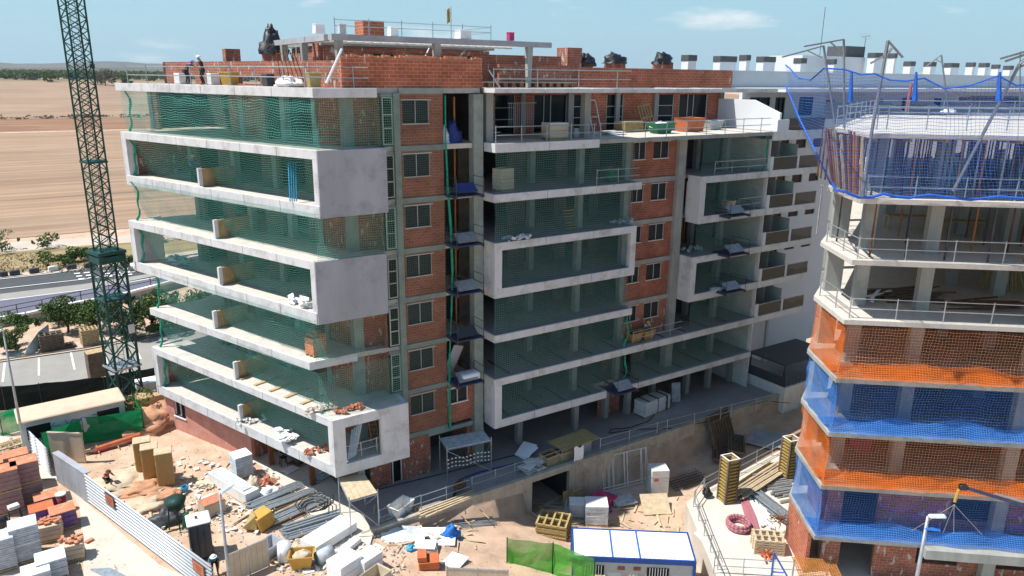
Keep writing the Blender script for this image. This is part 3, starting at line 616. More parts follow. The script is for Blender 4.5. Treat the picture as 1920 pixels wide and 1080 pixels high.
for k in range(0, 6):                                     # columns and rooms of bay 2 and of the right part
    z0, z1 = LV[k], LV[k + 1] - .29
    for x, y in ((31.6, 40.1), (35.75, 40.12), (28.8, 41.9), (46.4, 40.4), (45.0, 42.2)): B().box(x, y, z0 - .01, x + .42, y + .42, z1).build('column', 'concrete_green', MB)
    b = B(); b.box(40.75, 39.9, z0 - .3, 41.5, 40.5, z1 + .0); b.build('column', 'concrete', MB)
    b = B(); wall(b, (24.0, 43.3), (36.0, 43.3), z0, z1, .2, [(.9, 3.9, z0, z0 + 2.3), (5.4, 8.0, z0, z0 + 2.3), (9.0, 11.2, z0, z0 + 2.3)]); b.build('brick_wall', 'room_shade_wall', MB)
    b = B(); b.box(24.0, 47.5, z0, 50, 47.7, z1); b.box(30.1, 43.51, z0, 30.3, 47.49, z1); b.box(41.2, 40.6, z0, 41.4, 47.49, z1); b.build('partition_wall', 'room_shade_deep', MB)
    b = B(); wall(b, (41.5, 43.0), (49.5, 43.0), z0, z1, .2, [(.6, 3.2, z0, z0 + 2.3), (4.4, 7.2, z0, z0 + 2.3)]); b.build('brick_wall', 'room_shade_deep', MB)
    if k >= 1:
        b = B(); wall(b, (36.17, 40.22), (40.74, 40.22), z0, z1, .2, [(.30, 1.52, z0 + 1.38, z0 + 2.6), (2.26, 3.80, z0 + 1.38, z0 + 2.6)]); b.build('brick_wall', 'brick' if k > 1 else 'brick_plaster', MB)
        for xa, xb in ((36.47, 37.69), (38.43, 39.97)):
            w = B().box(xa, 40.32, z0 + 1.38, xb, 40.36, z0 + 2.6).build('window', 'shutter', MB); f = B(); f.box(xa - .06, 40.19, z0 + 2.57, xb + .1, 40.22, z0 + 2.62)
            for x in (xa, (xa + xb) / 2, xb - .03): f.box(x, 40.26, z0 + 1.38, x + .03, 40.3, z0 + 2.55)
            f.box(xa - .03, 40.18, z0 + 1.31, xb + .03, 40.3, z0 + 1.38); f.build('frame', 'frame_alu', w)
b = B(); wall(b, (36.17, 42.2), (40.74, 42.2), LV[0], LV[1] - .3, .2, [(1.5, 3.0, LV[0], LV[0] + 2)]); b.build('brick_wall', 'brick_plaster', MB)
# ground floor columns and rear walls under the right part
for x, y in ((27.2, 40.6), (32.0, 40.2), (35.2, 40.5), (37.2, 40.2), (40.7, 41.1), (44.0, 40.5), (46.5, 40.4), (49.2, 40.4)): B().box(x, y, 0, x + .42, y + .42, 3.02).build('column', 'concrete', MB)
b = B(); wall(b, (23.95, 44.2), (50, 44.2), 0, 3.0, .2, [(2, 5, 0, 2.3), (7, 9, 0, 2.4), (13, 15, 0, 2.4), (19, 21, 0, 2.4)]); b.box(24, 48, 0, 50, 48.2, 3); b.build('partition_wall', 'brick_plaster', MB)
b = B(); b.box(34.9, 40.95, 0, 37.1, 41.1, 2.0); b.build('brick_wall', 'brick_plaster', MB)
# ----- top storey: penthouse wall behind the sunlit terrace, and the bay next to the shaft
z0, z1 = LV[6], 24.6
for x, y in ((24.3, 40.2), (31.9, 40.1)): B().box(x, y, z0, x + .5, y + .5, z1).build('column', 'concrete', MB)
for x in (30.2, 34.4, 39.0, 43.0, 50.6): B().box(x, 45.2, z0, x + .4, 45.39, z1).build('column', 'concrete', MB)
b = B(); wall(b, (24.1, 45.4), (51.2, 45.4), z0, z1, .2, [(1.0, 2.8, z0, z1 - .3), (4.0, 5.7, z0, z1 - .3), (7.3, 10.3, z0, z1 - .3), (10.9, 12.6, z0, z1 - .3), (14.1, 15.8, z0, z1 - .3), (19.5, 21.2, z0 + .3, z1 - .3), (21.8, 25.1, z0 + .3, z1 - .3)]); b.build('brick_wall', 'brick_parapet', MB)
b = B(); b.box(24, 49, z0, 52, 49.2, z1); b.box(24.1, 41.2, z0, 24.3, 45.3, z1); b.box(33.6, 45.61, z0, 33.8, 49, z1); b.build('partition_wall', 'room_shade_deep', MB)
for xa, xb in ((25.1, 26.9), (28.1, 29.8), (31.4, 34.4), (35.0, 36.7), (38.2, 39.9), (43.6, 45.3), (45.9, 49.2)):
    w = B().box(xa, 45.5, z0 + .3, xb, 45.54, z1 - .3).build('window', 'glass_dark', MB); f = B()
    for x in [xa, xb - .06] + ([(xa + xb) / 2, xa + (xb - xa) * .3] if xb - xa > 2 else []): f.box(x, 45.42, z0 + .02, x + .05, 45.48, z1 - .32)
    if xb - xa < 2:
        for zz in (z0 + 1.0, z0 + 1.8): f.box(xa + .06, 45.42, zz, xb - .07, 45.48, zz + .04)
    f.build('frame', 'frame_alu', w)
# ----- roof
PR = 24.86
B().box(24.13, FV + .14, PR - .25, 33.6, 49.5, PR - .01).build('roof_slab', 'slab_top', MB); B().box(33.61, 44.3, PR - .25, 50.6, 49.5, PR - .01).build('roof_slab', 'slab_top', MB)
b = B(); b.box(33.61, FV + .14, PR - .25, 33.8, 44.29, PR); b.box(41.6, FV + .14, PR - .25, 41.9, 44.29, PR); b.box(33.81, FV + .14, PR - .245, 49.29, FV + .5, PR - .0); b.box(45.5, 39.2, PR - .25, 45.7, 44.29, PR - .01); b.build('roof_beam', 'panel', MB)
b = B(); wall(b, (15.2, 40.3), (24.05, 40.3), PR, 26.45, .25); b.build('roof_parapet', 'brick_parapet', MB)
lp, lq = (15.25, 40.6), (9.3, 59.5); b = B(); wall(b, lq, lp, PR, 26.3, .25, [(3.3, 4.3, PR, PR + .5), (7.4, 8.0, PR, PR + .5), (9.5, 12, PR + .1, PR + .55)]); b.build('roof_parapet', 'brick_plaster', MB)
b = B(); b.box(34.2, 44.2, PR, 50.6, 44.45, 26.25); b.build('roof_parapet', 'brick_parapet', MB)
b = B(); b.box(23.8, 40.6, PR, 24.05, 44, 26.45); b.build('roof_parapet', 'brick_parapet', MB)
b = B(); b.box(27.6, 44.0, PR, 34.19, 44.25, 26.35); b.box(24.06, 46.0, PR, 34.19, 46.2, 27.0); b.build('roof_parapet', 'brick_plaster', MB)
for i in range(13): b = B().box(25.0 + i * .62, 43.2, PR, 25.0 + i * .62 + .3, 43.5, PR + .28); (b.build('roof_pier', 'terracotta', MB))
b = B(); b.box(24.6, 43.0, PR + .284, 33.4, 43.9, PR + .36); b.build('roof_ledge', 'concrete', MB)
b = B(); b.box(16.2, 45.8, PR, 27.9, 46.05, 27.2); b.box(16.2, 46.06, PR, 16.45, 52, 27.2); b.build('stair_tower_wall', 'brick_plaster', MB)
b = B(); b.box(16.0, 45.6, 27.25, 28.2, 53, 27.45); b.build('stair_tower_roof', 'concrete', MB)
b = B(); b.box(17.0, 46.5, 27.46, 28.6, 46.75, 27.95); b.build('stair_tower_parapet', 'brick', MB)
for xa in (19.2, 22.2, 25.0):
    b = B(); b.box(xa, 45.72, 26.55, xa + 1.5, 45.79, 26.85); b.build('vent_opening', 'shutter', MB)
# pergola: concrete edge beams on slanted posts, thin rafters
PT = 27.68; b = B(); b.box(15.0, 41.0, PT - .32, 29.7, 41.35, PT); b.box(15.0, 41.36, PT - .32, 15.35, 54.6, PT); b.box(15.4, 46.6, PT - .32, 16.0, 46.9, PT); b.build('pergola_beam', 'panel_grey', MB)
b = B()
for i in range(24): b.box(15.9 + i * .57, 41.36, PT - .22, 15.98 + i * .57, 45.5, PT - .03)
b.box(15.0, 45.51, PT - .30, 29.6, 45.58, PT - .0); b.build('pergola_rafter', 'white_dirty', MB)
for (x, y) in ((15.3, 41.05), (21.3, 41.05), (27.9, 41.05), (15.05, 46.2), (15.05, 50.2), (15.05, 54.0)):
    o = B().bar((x + .15, y + .15, PR), (x + .15, y + .15, PT - .32), .17, 4, .28).build('pergola_post', 'concrete', MB)
def chimney(cx, cy, w, z0, z1, mat='brick_plaster', d=None):
    b = B(); d = d or w; b.box(cx - w / 2, cy - d / 2, z0, cx + w / 2, cy + d / 2, z1); b.build('chimney', mat, MB)
for px, pt, pb, v, w in ((510, 84, 120, 52.5, 1.15), (433, 92, 140, 54.5, .95), (605, 80, 115, 46.5, 1.0), (692, 40, 70, 50, 1.5), (1068, 90, 128, 47, 1.35), (1096, 122, 130, 46.8, .9), (1153, 115, 132, 47.2, 1.2), (1243, 117, 132, 47.4, 1.2)):
    p = atv(px, pt, v); chimney(p.x, p.y, w, PR if v > 46.6 or v < 45 else PR, p.z, 'brick_plaster' if px != 692 else 'brick_parapet')
# roof railing above the stair tower
rr = B(); PA = [(17.2, 46.4), (28.4, 46.4), (28.4, 51.5)]
for a, c in zip(PA, PA[1:]):
    for zz in (28.45, 28.8): rr.bar((a[0], a[1], zz), (c[0], c[1], zz), .022)
for i in range(6): rr.bar((17.2 + i * 2.24, 46.4, 27.9), (17.2 + i * 2.24, 46.4, 28.95), .03)
tag(rr.build('safety_rail', 'galv'), 'thin steel safety rail on top of the brick stair tower roof', 'railing')
# ================================================================ helpers for nets
def atl(x, y, p, q):
    d = _ray(x, y); e = Vector((q[0] - p[0], q[1] - p[1])); n = Vector((-e.y, e.x)); t = n.dot(Vector(p[:2])) / n.dot(Vector((d.x, d.y))); return Vector((d.x * t, d.y * t, ZC + d.z * t))
def netpath(path, z0, z1, nv=6, step=.5, off=.1, bulge=.25, seed=0, sag=0, inset=0):
    segs = [(Vector(a), Vector(c)) for a, c in zip(path, path[1:])]; Ls = [(c - a).length for a, c in segs]; tot = sum(Ls); nu = max(4, int(tot / step)); b = B(); uv = []
    def P(a, c):
        s = a * tot; i = 0
        while i < len(segs) - 1 and s > Ls[i]: s -= Ls[i]; i += 1
        d = (segs[i][1] - segs[i][0]).normalized(); n = Vector((-d.y, d.x)); p = segs[i][0] + d * s
        o = off + bulge * math.sin(math.pi * c) * (.6 + .8 * mnoise.noise(V(a * tot * .35, c * 2, seed))) + .10 * mnoise.noise(V(a * tot * 1.2, c * 4, seed + 5)) - inset * (1 - c) ** .75
        z = z0 + (z1 - z0) * c - sag * c * abs(math.sin(a * tot * 1.1)); uv.append((a * tot, z)); return (p.x + n.x * o, p.y + n.y * o, z)
    b.sheet(P, nu, nv); return b, uv
def net(root_label, path, z0, z1, mat, group, edge=None, ret=None, edge_mat='rope_green', **kw):
    b, uv = netpath(path, z0, z1, **kw); c = path[0]; t = T('safety_net', root_label, 'safety net', (c[0], c[1], z0), group)
    b.build('netting', mat, t, sheetuv=uv)
    if ret:
        b, uv = netpath(ret, z0, z1, nv=6, off=.02, bulge=.12, seed=kw.get('seed', 0) + 3); b.build('corner_netting', 'net_corner', t, sheetuv=uv)
    if edge is not None:
        e = B()
        for (x, y) in edge:
            n = 8; pts = [V(x + .10 * math.sin(i * 1.3 + x) + .28 * math.sin(3.1416 * i / n), y, z0 + (z1 - z0) * i / n) for i in range(n + 1)]
            for i, (p, q) in enumerate(zip(pts, pts[1:])): e.bar(p, q, .035 + .05 * abs(math.cos(i * .7)), 6)
        e.build('gathered_edge', edge_mat, t)
    return t
ORD = ['lowest', 'second from the bottom', 'third from the bottom', 'middle', 'third from the top', 'second from the top', 'topmost']
G1 = 'green safety nets on the sunlit left balconies'
for k in range(7):
    C, Tp, xr = CT[k + 1]; C2, Tp2, xr2 = CT[k]
    z0, z1 = LV[k] + .02, LV[k + 1] - .3
    if k in (5, 3, 0):
        u = (Vector(Tp) - Vector(C)).normalized(); L_ = (Vector(Tp) - Vector(C)).length
        path = [tuple(Vector(C) + u * .4), tuple(Vector(C) + u * (L_ - .46))]
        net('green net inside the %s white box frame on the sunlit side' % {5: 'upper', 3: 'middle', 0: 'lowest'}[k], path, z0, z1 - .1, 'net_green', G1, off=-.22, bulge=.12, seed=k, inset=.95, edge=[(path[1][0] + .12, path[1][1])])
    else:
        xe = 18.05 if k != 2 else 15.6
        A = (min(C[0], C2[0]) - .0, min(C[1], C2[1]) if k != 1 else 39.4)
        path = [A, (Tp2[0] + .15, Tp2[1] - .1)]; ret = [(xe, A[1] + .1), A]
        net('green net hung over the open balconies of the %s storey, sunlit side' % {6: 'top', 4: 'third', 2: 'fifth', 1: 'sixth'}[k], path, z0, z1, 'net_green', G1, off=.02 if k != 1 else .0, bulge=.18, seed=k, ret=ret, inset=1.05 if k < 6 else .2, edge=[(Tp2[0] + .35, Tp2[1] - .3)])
G2 = 'green safety nets on the shaded front'
for k in range(6):
    inside = k in (3, 0); x0, x1 = (24.6, 35.25) if k == 3 else (24.6, 35.4) if k == 0 else (24.15, 35.5)
    path = [(x1, FV + .3), (x0, FV + .3)]
    net('green net across the central shaded balcony, %s storey of six' % ['lowest', 'second', 'third', 'fourth', 'fifth', 'top'][k], path, LV[k] + .05, LV[k + 1] - .3, 'net_green_shaded', G2, off=.0, bulge=.06, seed=k + 20, edge=[(35.4, FV + .2)] if k in (0, 1) else None)
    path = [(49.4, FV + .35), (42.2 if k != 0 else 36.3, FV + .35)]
    net('green net across the right-hand balconies by the white building, %s storey of six' % ['lowest', 'second', 'third', 'fourth', 'fifth', 'top'][k], path, LV[k] + .05, LV[k + 1] - .3, 'net_green_shaded', G2, off=.0, bulge=.06, seed=k + 30, edge=[(49.2, FV + .3)] if k == 5 else None)
net('fine green net hanging over the brick wall with the column of square windows', [(21.25, 39.98), (15.8, 39.98)], LV[0] - .3, LV[7] - .4, 'net_wall', G2, nv=14, bulge=.05, off=.0, edge=[(21.3, 39.95)], seed=50)
# ================================================================ WHITE FINISHED BUILDING
WB = T('white_apartment_block', 'finished white apartment block with glass balconies behind the blue net, at the right', 'building', (56, 45, 0))
b = B(); wall(b, (62.0, 44.0), (112, 44.0), 0, 24.6, .3, [(x, x + w, zz, zz + h) for k in range(7) for zz in [LV[k] + .9] for x, w, h in ((1.0, 1.7, 1.25), (4.4, 1.2, .6), (9, 1.7, 1.3), (14, 2.4, 1.4), (20, 1.5, 1.3), (25, 2.4, 1.4), (31, 1.5, 1.3), (36, 2.4, 1.4), (42, 1.6, 1.3))]); b.build('wall', 'white_paint', WB)
for k in range(7):
    for x, w, h in ((1.0, 1.7, 1.25), (4.4, 1.2, .6), (9, 1.7, 1.3), (14, 2.4, 1.4), (20, 1.5, 1.3), (25, 2.4, 1.4), (31, 1.5, 1.3), (36, 2.4, 1.4), (42, 1.6, 1.3)):
        z = LV[k] + .9; X = 62 + x; w_ = B().box(X, 44.12, z, X + w, 44.16, z + h).build('window', 'glass_dark', WB); f = B()
        for xx in (X + .003, X + w / 2 - .03, X + w - .083): f.box(xx, 44.03, z + .081, xx + .08, 44.11, z + h - .081)
        f.box(X + .003, 44.03, z + .003, X + w - .003, 44.11, z + .08); f.box(X + .003, 44.03, z + h - .08, X + w - .003, 44.11, z + h - .003); f.build('frame', 'steel_dark', w_)
b = B(); wall(b, (56.0, 42.0), (61.99, 42.0), 0, LV[6], .3, [(1.0 + d, 2.4 + d, LV[k] + 1.2, LV[k] + 2.2) for k in range(6) for d in (0, 2.4)]); b.box(55.9, 42.31, 0, 56.2, 50, LV[6]); b.box(61.7, 42.31, 0, 61.99, 44, LV[6]); b.build('wall', 'white_paint', WB)
for k in range(6):
    for d in (0, 2.4): B().box(57.0 + d, 42.12, LV[k] + 1.2, 58.4 + d, 42.16, LV[k] + 2.2).build('window', 'glass_dark', WB)
# balconies of the near bay, with solid slabs, posts, smoked glass and frosted screens
for k in range(1, 7):
    z = LV[k]; xe = 56.1
    b = B(); b.box(49.63, FV, z - .5 if k != 6 else z - .7, xe, FV + .14, z + .02); b.box(xe - .14, FV + .145, z - .5, xe, 42, z + .02); b.build('balcony_edge', 'white_dirty', WB, bevel=.01)
    B().box(49.75, FV + .15, z - .26, xe - .15, 46, z - .0).build('balcony_floor', 'terrace', WB)
    if k < 6:
        for i, (xa, xb) in enumerate(((50.05, 52.95), (53.25, 56.0))):
            g = B().box(xa, FV + .05, z + .06, xb, FV + .07, z + 1.02).build('glass_rail', 'glass_rail', WB); B().box(xa, FV + .03, z + 1.025, xb, FV + .09, z + 1.06).build('handrail', 'galv', g)
        b = B(); b.box(49.65, FV + .02, z + .025, 50.0, FV + .16, z + 1.1); b.box(52.98, FV + .02, z + .025, 53.2, FV + .16, z + 1.1); b.build('balcony_post', 'white_paint', WB)
        B().box(49.7, FV + .2, z + .3, 49.74, 40.6, z + 1.95).build('privacy_screen', 'glass_frost', WB); B().box(53.05, FV + .2, z + .3, 53.09, 40.6, z + 1.95).build('privacy_screen', 'glass_frost', WB)
        b = B(); zt = z + 2.5; wall(b, (49.8, 41.6), (56, 41.6), z, z + 2.78, .25, [(.5, 2.7, z, zt), (3.7, 5.7, z, zt)]); b.box(52.9, FV + 1.9, z, 53.1, 41.59, z + 2.78); b.build('wall', 'white_dirty', WB)
        for xa in (50.3, 53.5): B().box(xa, 41.7, z, xa + 2.2, 41.74, zt).build('window', 'glass_dark', WB)
b = B(); b.box(49.62, FV + .16, 0, 49.69, 50, LV[6] - .6); b.build('wall', 'white_dirty', WB)
b = B(); b.box(43.3, FV - .02, 24.83, 112, FV + .1, 24.9); b.box(50.7, FV + .12, 24.6, 112, 47, 24.86); b.build('roof_slab', 'white_paint', WB)
B().box(50.66, 44.2, 24.87, 112, 44.45, 26.25).build('roof_parapet', 'parapet_grey', WB)
# terrace gable wall catching the sun, terrace parapets, top-storey windows
b = B(); s = [(45.3, 21.6), (45.3, 23.95), (41.6, 23.95), (38.9, 23.0), (38.9, 21.6)]; vs = [(50.45, y, z) for y, z in s] + [(50.65, y, z) for y, z in s]
b.add(vs, [(0, 1, 2, 3, 4)[::-1], (5, 6, 7, 8, 9), (0, 5, 9, 4)] + [(i, i + 1, i + 6, i + 5) for i in range(4)]); b.build('gable_wall', 'white_paint', WB)
b = B(); wall(b, (50.66, 43.0), (62, 43.0), LV[6], 24.6, .3, [(1.0, 3.6, 22.7, 24.1), (4.3, 5.6, 21.7, 24.1), (7.5, 9.5, 22.5, 24.1)]); b.build('wall', 'white_paint', WB)
for xa, xb, za in ((51.66, 54.26, 22.7), (54.96, 56.26, 21.7), (58.16, 60.16, 22.5)):
    w_ = B().box(xa, 43.14, za, xb, 43.18, 24.1).build('window', 'glass_dark', WB); f = B()
    for xx in (xa + .003, (xa + xb) / 2, xb - .083): f.box(xx, 43.05, za + .08, xx + .08, 43.13, 24.02)
    f.box(xa + .003, 43.05, 24.022, xb - .003, 43.13, 24.097); f.build('frame', 'steel_dark', w_)
b = B(); b.box(50.0, FV + .01, LV[6] + .021, 51.4, FV + .15, LV[6] + .9); b.box(56.3, FV + .9, LV[6] - .5, 112, FV + 1.1, LV[6] + .75); b.box(56.3, FV + 1.11, LV[6] - .4, 112, 43, LV[6] - .1); b.build('terrace_parapet', 'white_paint', WB)
g = B().box(51.45, FV + .05, LV[6] + .06, 56.0, FV + .07, LV[6] + 1.0).build('glass_rail', 'glass_rail', WB)
for x in (63, 70, 77, 84, 91, 98):
    b = B(); s = [(43.9, 21.7), (43.9, 23.6), (41.6, 23.6), (39.9, 22.5), (39.9, 21.7)]; vs = [(x, y, z) for y, z in s] + [(x + .2, y, z) for y, z in s]
    b.add(vs, [(0, 1, 2, 3, 4)[::-1], (5, 6, 7, 8, 9), (0, 5, 9, 4)] + [(i, i + 1, i + 6, i + 5) for i in range(4)]); b.build('gable_wall', 'white_paint', WB)
for xa, xb, tp in ((1277, 1308, 103), (1337, 1383, 105), (1386, 1409, 103), (1418, 1456, 106), (1488, 1514, 109), (1550, 1566, 111), (1627, 1657, 99), (1664, 1684, 100), (1694, 1718, 115), (1732, 1757, 116), (1770, 1800, 118), (1811, 1831, 117), (1835, 1857, 118), (1859, 1877, 121), (1881, 1902, 123)):
    p, q = atv(xa, tp, 48.4), atv(xb, tp, 47.5); q.x = max(q.x, p.x + .45); c = B().box(p.x + .05, 47.55, 24.86, q.x - .05, 48.35, p.z - .5).build('chimney', 'white_paint', WB); B().box(p.x, 47.5, p.z - .495, q.x, 48.4, p.z).build('cap', 'grey_plastic', c, bevel=.02)
p, q = atv(1505, 105, 49), atv(1625, 90, 49); c = B().box(p.x, 49, 24.86, q.x, 53, 27.9).build('stair_tower', 'white_paint', WB)
p, q = atv(1587, 86, 49.3), atv(1623, 86, 49.3); B().box(p.x, 49.3, 27.91, q.x, 51.5, p.z).build('cap', 'grey_plastic', c)
# antennas
def antenna(px, pt, pb, v, label, yagi=False):
    a, c = atv(px, pt, v), atv(px, pb, v); a.x = c.x; r = T('antenna', label, 'antenna', tuple(c)); B().bar(c, a, .03).build('mast', 'steel_dark', r)
    if yagi:
        b = B(); b.bar(a + V(-.8, 0, -.1), a + V(.8, 0, .1), .03)
        for i in range(6): x = -.7 + i * .28; b.bar(a + V(x, -.3, -.35 + x * .1), a + V(x, .3, .35 + x * .1), .02)
        b.build('aerial', 'galv', r)
antenna(1621, 68, 88, 49.5, 'white television aerial on the roof of the white building', True)
antenna(1537, 12, 104, 49.5, 'tall thin whip antenna above the left end of the white building roof')
# neighbour garden wall and black pergola at the foot
WG = T('garden_wall', 'white garden wall with a black fence on top, in shade at the foot of the white building', 'wall', (55, 36, -1.2))
b = B(); b.box(50.5, 35.6, -1.4, 62, 35.8, .9); b.box(50.5, 35.81, -1.4, 50.7, 41, .9); b.build('wall', 'white_dirty', WG); b = B()
for i in range(24): b.box(50.55 + i * .48, 35.66, .905, 50.60 + i * .48, 35.70, 1.7)
b.box(50.5, 35.65, 1.705, 62, 35.71, 1.75); b.box(50.5, 35.72, .92, 50.56, 41, 1.75); b.build('fence_panel', 'steel_dark', WG)
PG = T('black_pergola', 'flat black garden pergola at the foot of the white building', 'pergola', (56, 38, .2)); b = B()
b.box(51.5, 36.5, 2.3, 58, 40.4, 2.42); b.build('canopy', 'steel_dark', PG); b = B()
for x, y in ((51.6, 36.6), (57.8, 36.6), (51.6, 40.2), (57.8, 40.2)): b.box(x, y, -1, x + .12, y + .12, 2.295)
b.build('post', 'steel_dark', PG)
struct(B().box(50.72, 35.81, -1.3, 62, 44, .0).build('terrace', 'terrace'))
# terrace in front of the main building and its retaining wall
TW = 36.1
b = B(); b.prism([(12.0, 48.2), (10.8, 48.0), (12.5, 36.1), (14.0, TW), (25.38, TW + .3), (25.38, 44), (15.9, 44)], -.25, .0)
b = B(); b.box(14.2, TW + .31, -.27, 50.5, 52, .015); struct(b.build('terrace', 'terrace'))
b = B(); b.prism([(14.19, TW), (14.19, 44), (15, 50), (9.9, 50.0), (10.9, 46.6), (11.5, 40.0), (10.6, 36.9), (12.6, 33.6)], -.3, .01); struct(b.build('concrete_strip', 'platform_conc'))
RW = T('retaining_wall', 'long stained concrete retaining wall below the terrace, with a dark doorway', 'wall', (32, TW, -3))
b = B(); wall(b, (14.0, TW), (50.5, TW), -3.6, .02, .3, [(5.05, 5.65, -1.7, -.35), (11.4, 14.5, -3.6, -.32), (22.0, 22.6, -2.6, -.6), (31.4, 31.9, -2.3, -.35)] + [(2.5 + i * 2.5, 2.525 + i * 2.5, -3.6, .02) for i in range(14) if i not in (4,)]); b.build('wall', 'pit_wall', RW)
b = B(); b.box(14.0, TW - .08, .021, 50.5, TW + .22, .17); b.build('kerb', 'pit_wall', RW)
for xa, za, zb in ((19.05, -1.7, -.35), (36.0, -2.6, -.6), (45.4, -2.3, -.35)): B().box(xa, TW + .2, za, xa + .6, TW + .25, zb).build('grille', 'wood_dark', RW)
b = B(); b.box(25.3, TW + .31, -3.2, 25.39, 44, -.28); b.box(28.6, TW + .31, -3.2, 28.75, 41, -.28); b.box(25.4, 43.9, -3.2, 34, 44, -.28); b.build('passage_wall', 'room_shade_deep', RW)
# ================================================================ SECOND BUILDING (bare frame, right foreground)
c0 = Vector((32.85, 20.33)); e1 = Vector((.768, -.640)); e2 = Vector((.576, .817)); cL = c0 + e2 * 4.2
nS = Vector((-.817, .576)); nF = Vector((-.64, -.768))
Z2 = {'G': 2.0, 'F': 5.05, 'E': 8.1, 'D': 11.1, 'C': 14.2, 'B': 17.22, 'T': 20.2, 'K': 23.2}
cE = c0 + e1 * 26
B2 = T('concrete_frame_building', 'bare concrete frame building with orange and blue nets, at the right edge', 'building', (c0.x, c0.y, -1))
for k, z in Z2.items():
    pts = [tuple(c0), tuple(cL), (51, 32), (66, 22), tuple(cE)]; th = .26 if k != 'K' else .22
    B().prism(pts, z - th, z).build('floor_slab', 'slab_dusty' if k in 'KTBC' else 'concrete', B2, bevel=.015)
zs = [-1.0] + [Z2[k] for k in 'GFEDCBTK']
cols = [at(1558, 446, 17.22), at(1622, 466, 17.22), at(1742, 475, 17.22), at(1888, 452, 17.22)]
cols = [V(p.x, p.y, 0) for p in cols] + [V(*(c0 + e1 * 9.4 + e2 * .8), 0), V(*(c0 + e1 * 14 + e2 * 1), 0), V(41.5, 27.2, 0), V(47, 27, 0), V(44, 21, 0), V(52, 22, 0), V(50, 14, 0)]
for za, zb in zip(zs, zs[1:]):
    for i, p in enumerate(cols):
        w = .62 if i < 8 else .5; b = B(); ang = math.atan2(e1.y, e1.x)
        if i == 0: b.lbox(p.xy, p.xy + e2, 0, .35, -.9, 0, za + .0, zb - .26)
        else: b.obox((p.x, p.y, (za + zb - .26) / 2), w, w * .8, zb - .26 - za, ang)
        b.build('column', 'concrete', B2)
# brick infill of the two lowest storeys
fp = c0 + e2 * 1.1 + e1 * .9
for za, zb, ops in ((-1.0, 1.74, [(1.0, 2.8, -1, 1.4), (5.0, 7.2, .1, 1.74), (8.8, 11.3, .1, 1.5), (13.5, 17, -1, 1.74)]), (2.0, 4.79, [(.8, 2.6, 2.0, 4.5), (6.3, 8.8, 2.9, 4.5), (10.2, 13.6, 2.7, 4.6), (15.5, 18, 2.7, 4.5)])):
    b = B(); q = fp + e1 * 22; wall(b, tuple(fp), tuple(q), za, zb, .2, ops); b.build('brick_wall', 'brick_plaster', B2)
b = B(); wall(b, tuple(c0 + e2 * .9 + e1 * .25), tuple(cL + e1 * .25), -1.0, 1.74, .2); b.build('brick_wall', 'brick_plaster2' if 'brick_plaster2' in MT else 'brick_parapet', B2)
b = B(); wall(b, tuple(c0 + e2 * 1.6 + e1 * 1), tuple(cL + e1 * 1.2), 2.0, 4.79, .2); b.build('brick_wall', 'brick_parapet', B2)
b = B(); wall(b, tuple(c0 + e2 * 5 + e1 * 1.5), tuple(c0 + e2 * 5 + e1 * 24), -1.0, 7.84, .2, [(3, 5, -1, 1.7), (9, 12, 2, 4.7)]); b.build('partition_wall', 'room_shade_deep', B2)
p = c0 + e1 * 5.5; q = c0 + e1 * 22; B().lbox(tuple(p), tuple(q), 0, 16.5, -.55, 0, 1.45, 1.98).build('front_canopy', 'concrete', B2)
for k in ('F', 'E', 'D'):       # rooms behind the nets stay dark
    z = Z2[k]; b = B(); wall(b, tuple(c0 + e2 * 8 + e1 * 3), tuple(c0 + e2 * 8 + e1 * 24), z, z + 2.7, .2, [(2, 4, z, z + 2.7), (9, 11, z, z + 2.2)]); b.build('partition_wall', 'brick_plaster', B2)
# ---- nets of the enclosed storeys
def net2(k, col, lab):
    z0 = Z2[k] + .02; z1 = z0 + 2.72; t = T('safety_net', lab, 'safety net', (c0.x, c0.y, z0), 'orange and blue nets on the concrete frame building')
    b, uv = netpath([tuple(cE), tuple(c0 + e1 * .02)], z0, z1, off=-.12, bulge=-.22, seed=ord(k)); b.build('front_netting', 'net_' + col, t, sheetuv=uv)
    b, uv = netpath([tuple(c0), tuple(cL)], z0, z1, off=-.1, bulge=-.1, seed=ord(k) + 1); b.build('side_netting', 'net_' + col + '_side', t, sheetuv=uv)
    b = B(); uv = []                                     # loose hem lying on the floor edge
    def P(a, c): s = a * 26; w = 1.6 + .5 * mnoise.noise(V(s * .5, 1, ord(k))); uv.append((s, c)); o = c0 + e1 * s + e2 * (.16 + c * w); return (o.x, o.y, z0 + .03 + .35 * max(0, 1 - c * 2.2) + .08 * mnoise.noise(V(s * 2, c * 3, 1)))
    b.sheet(P, 60, 5)
    def P2(a, c): s = a * 26; uv.append((s, c)); k_ = .75 + .5 * mnoise.noise(V(s * .4, 2, ord(k))); o = c0 + e1 * s - nF * (-.14 + .42 * c + .06 * math.sin(s * 2.3)); return (o.x, o.y, z0 + .02 + .95 * c * k_ + .05 * mnoise.noise(V(s * 2, c * 3, 1)))
    b.sheet(P2, 80, 5); b.build('hem', 'net_' + col + '_side', t, sheetuv=uv)
net2('D', 'orange', 'upper orange net on the concrete frame building'); net2('E', 'blue', 'blue net between the two orange ones on the concrete frame building')
net2('F', 'orange', 'lower orange net on the concrete frame building'); net2('G', 'blue', 'lowest blue net on the concrete frame building, above the ground floor')
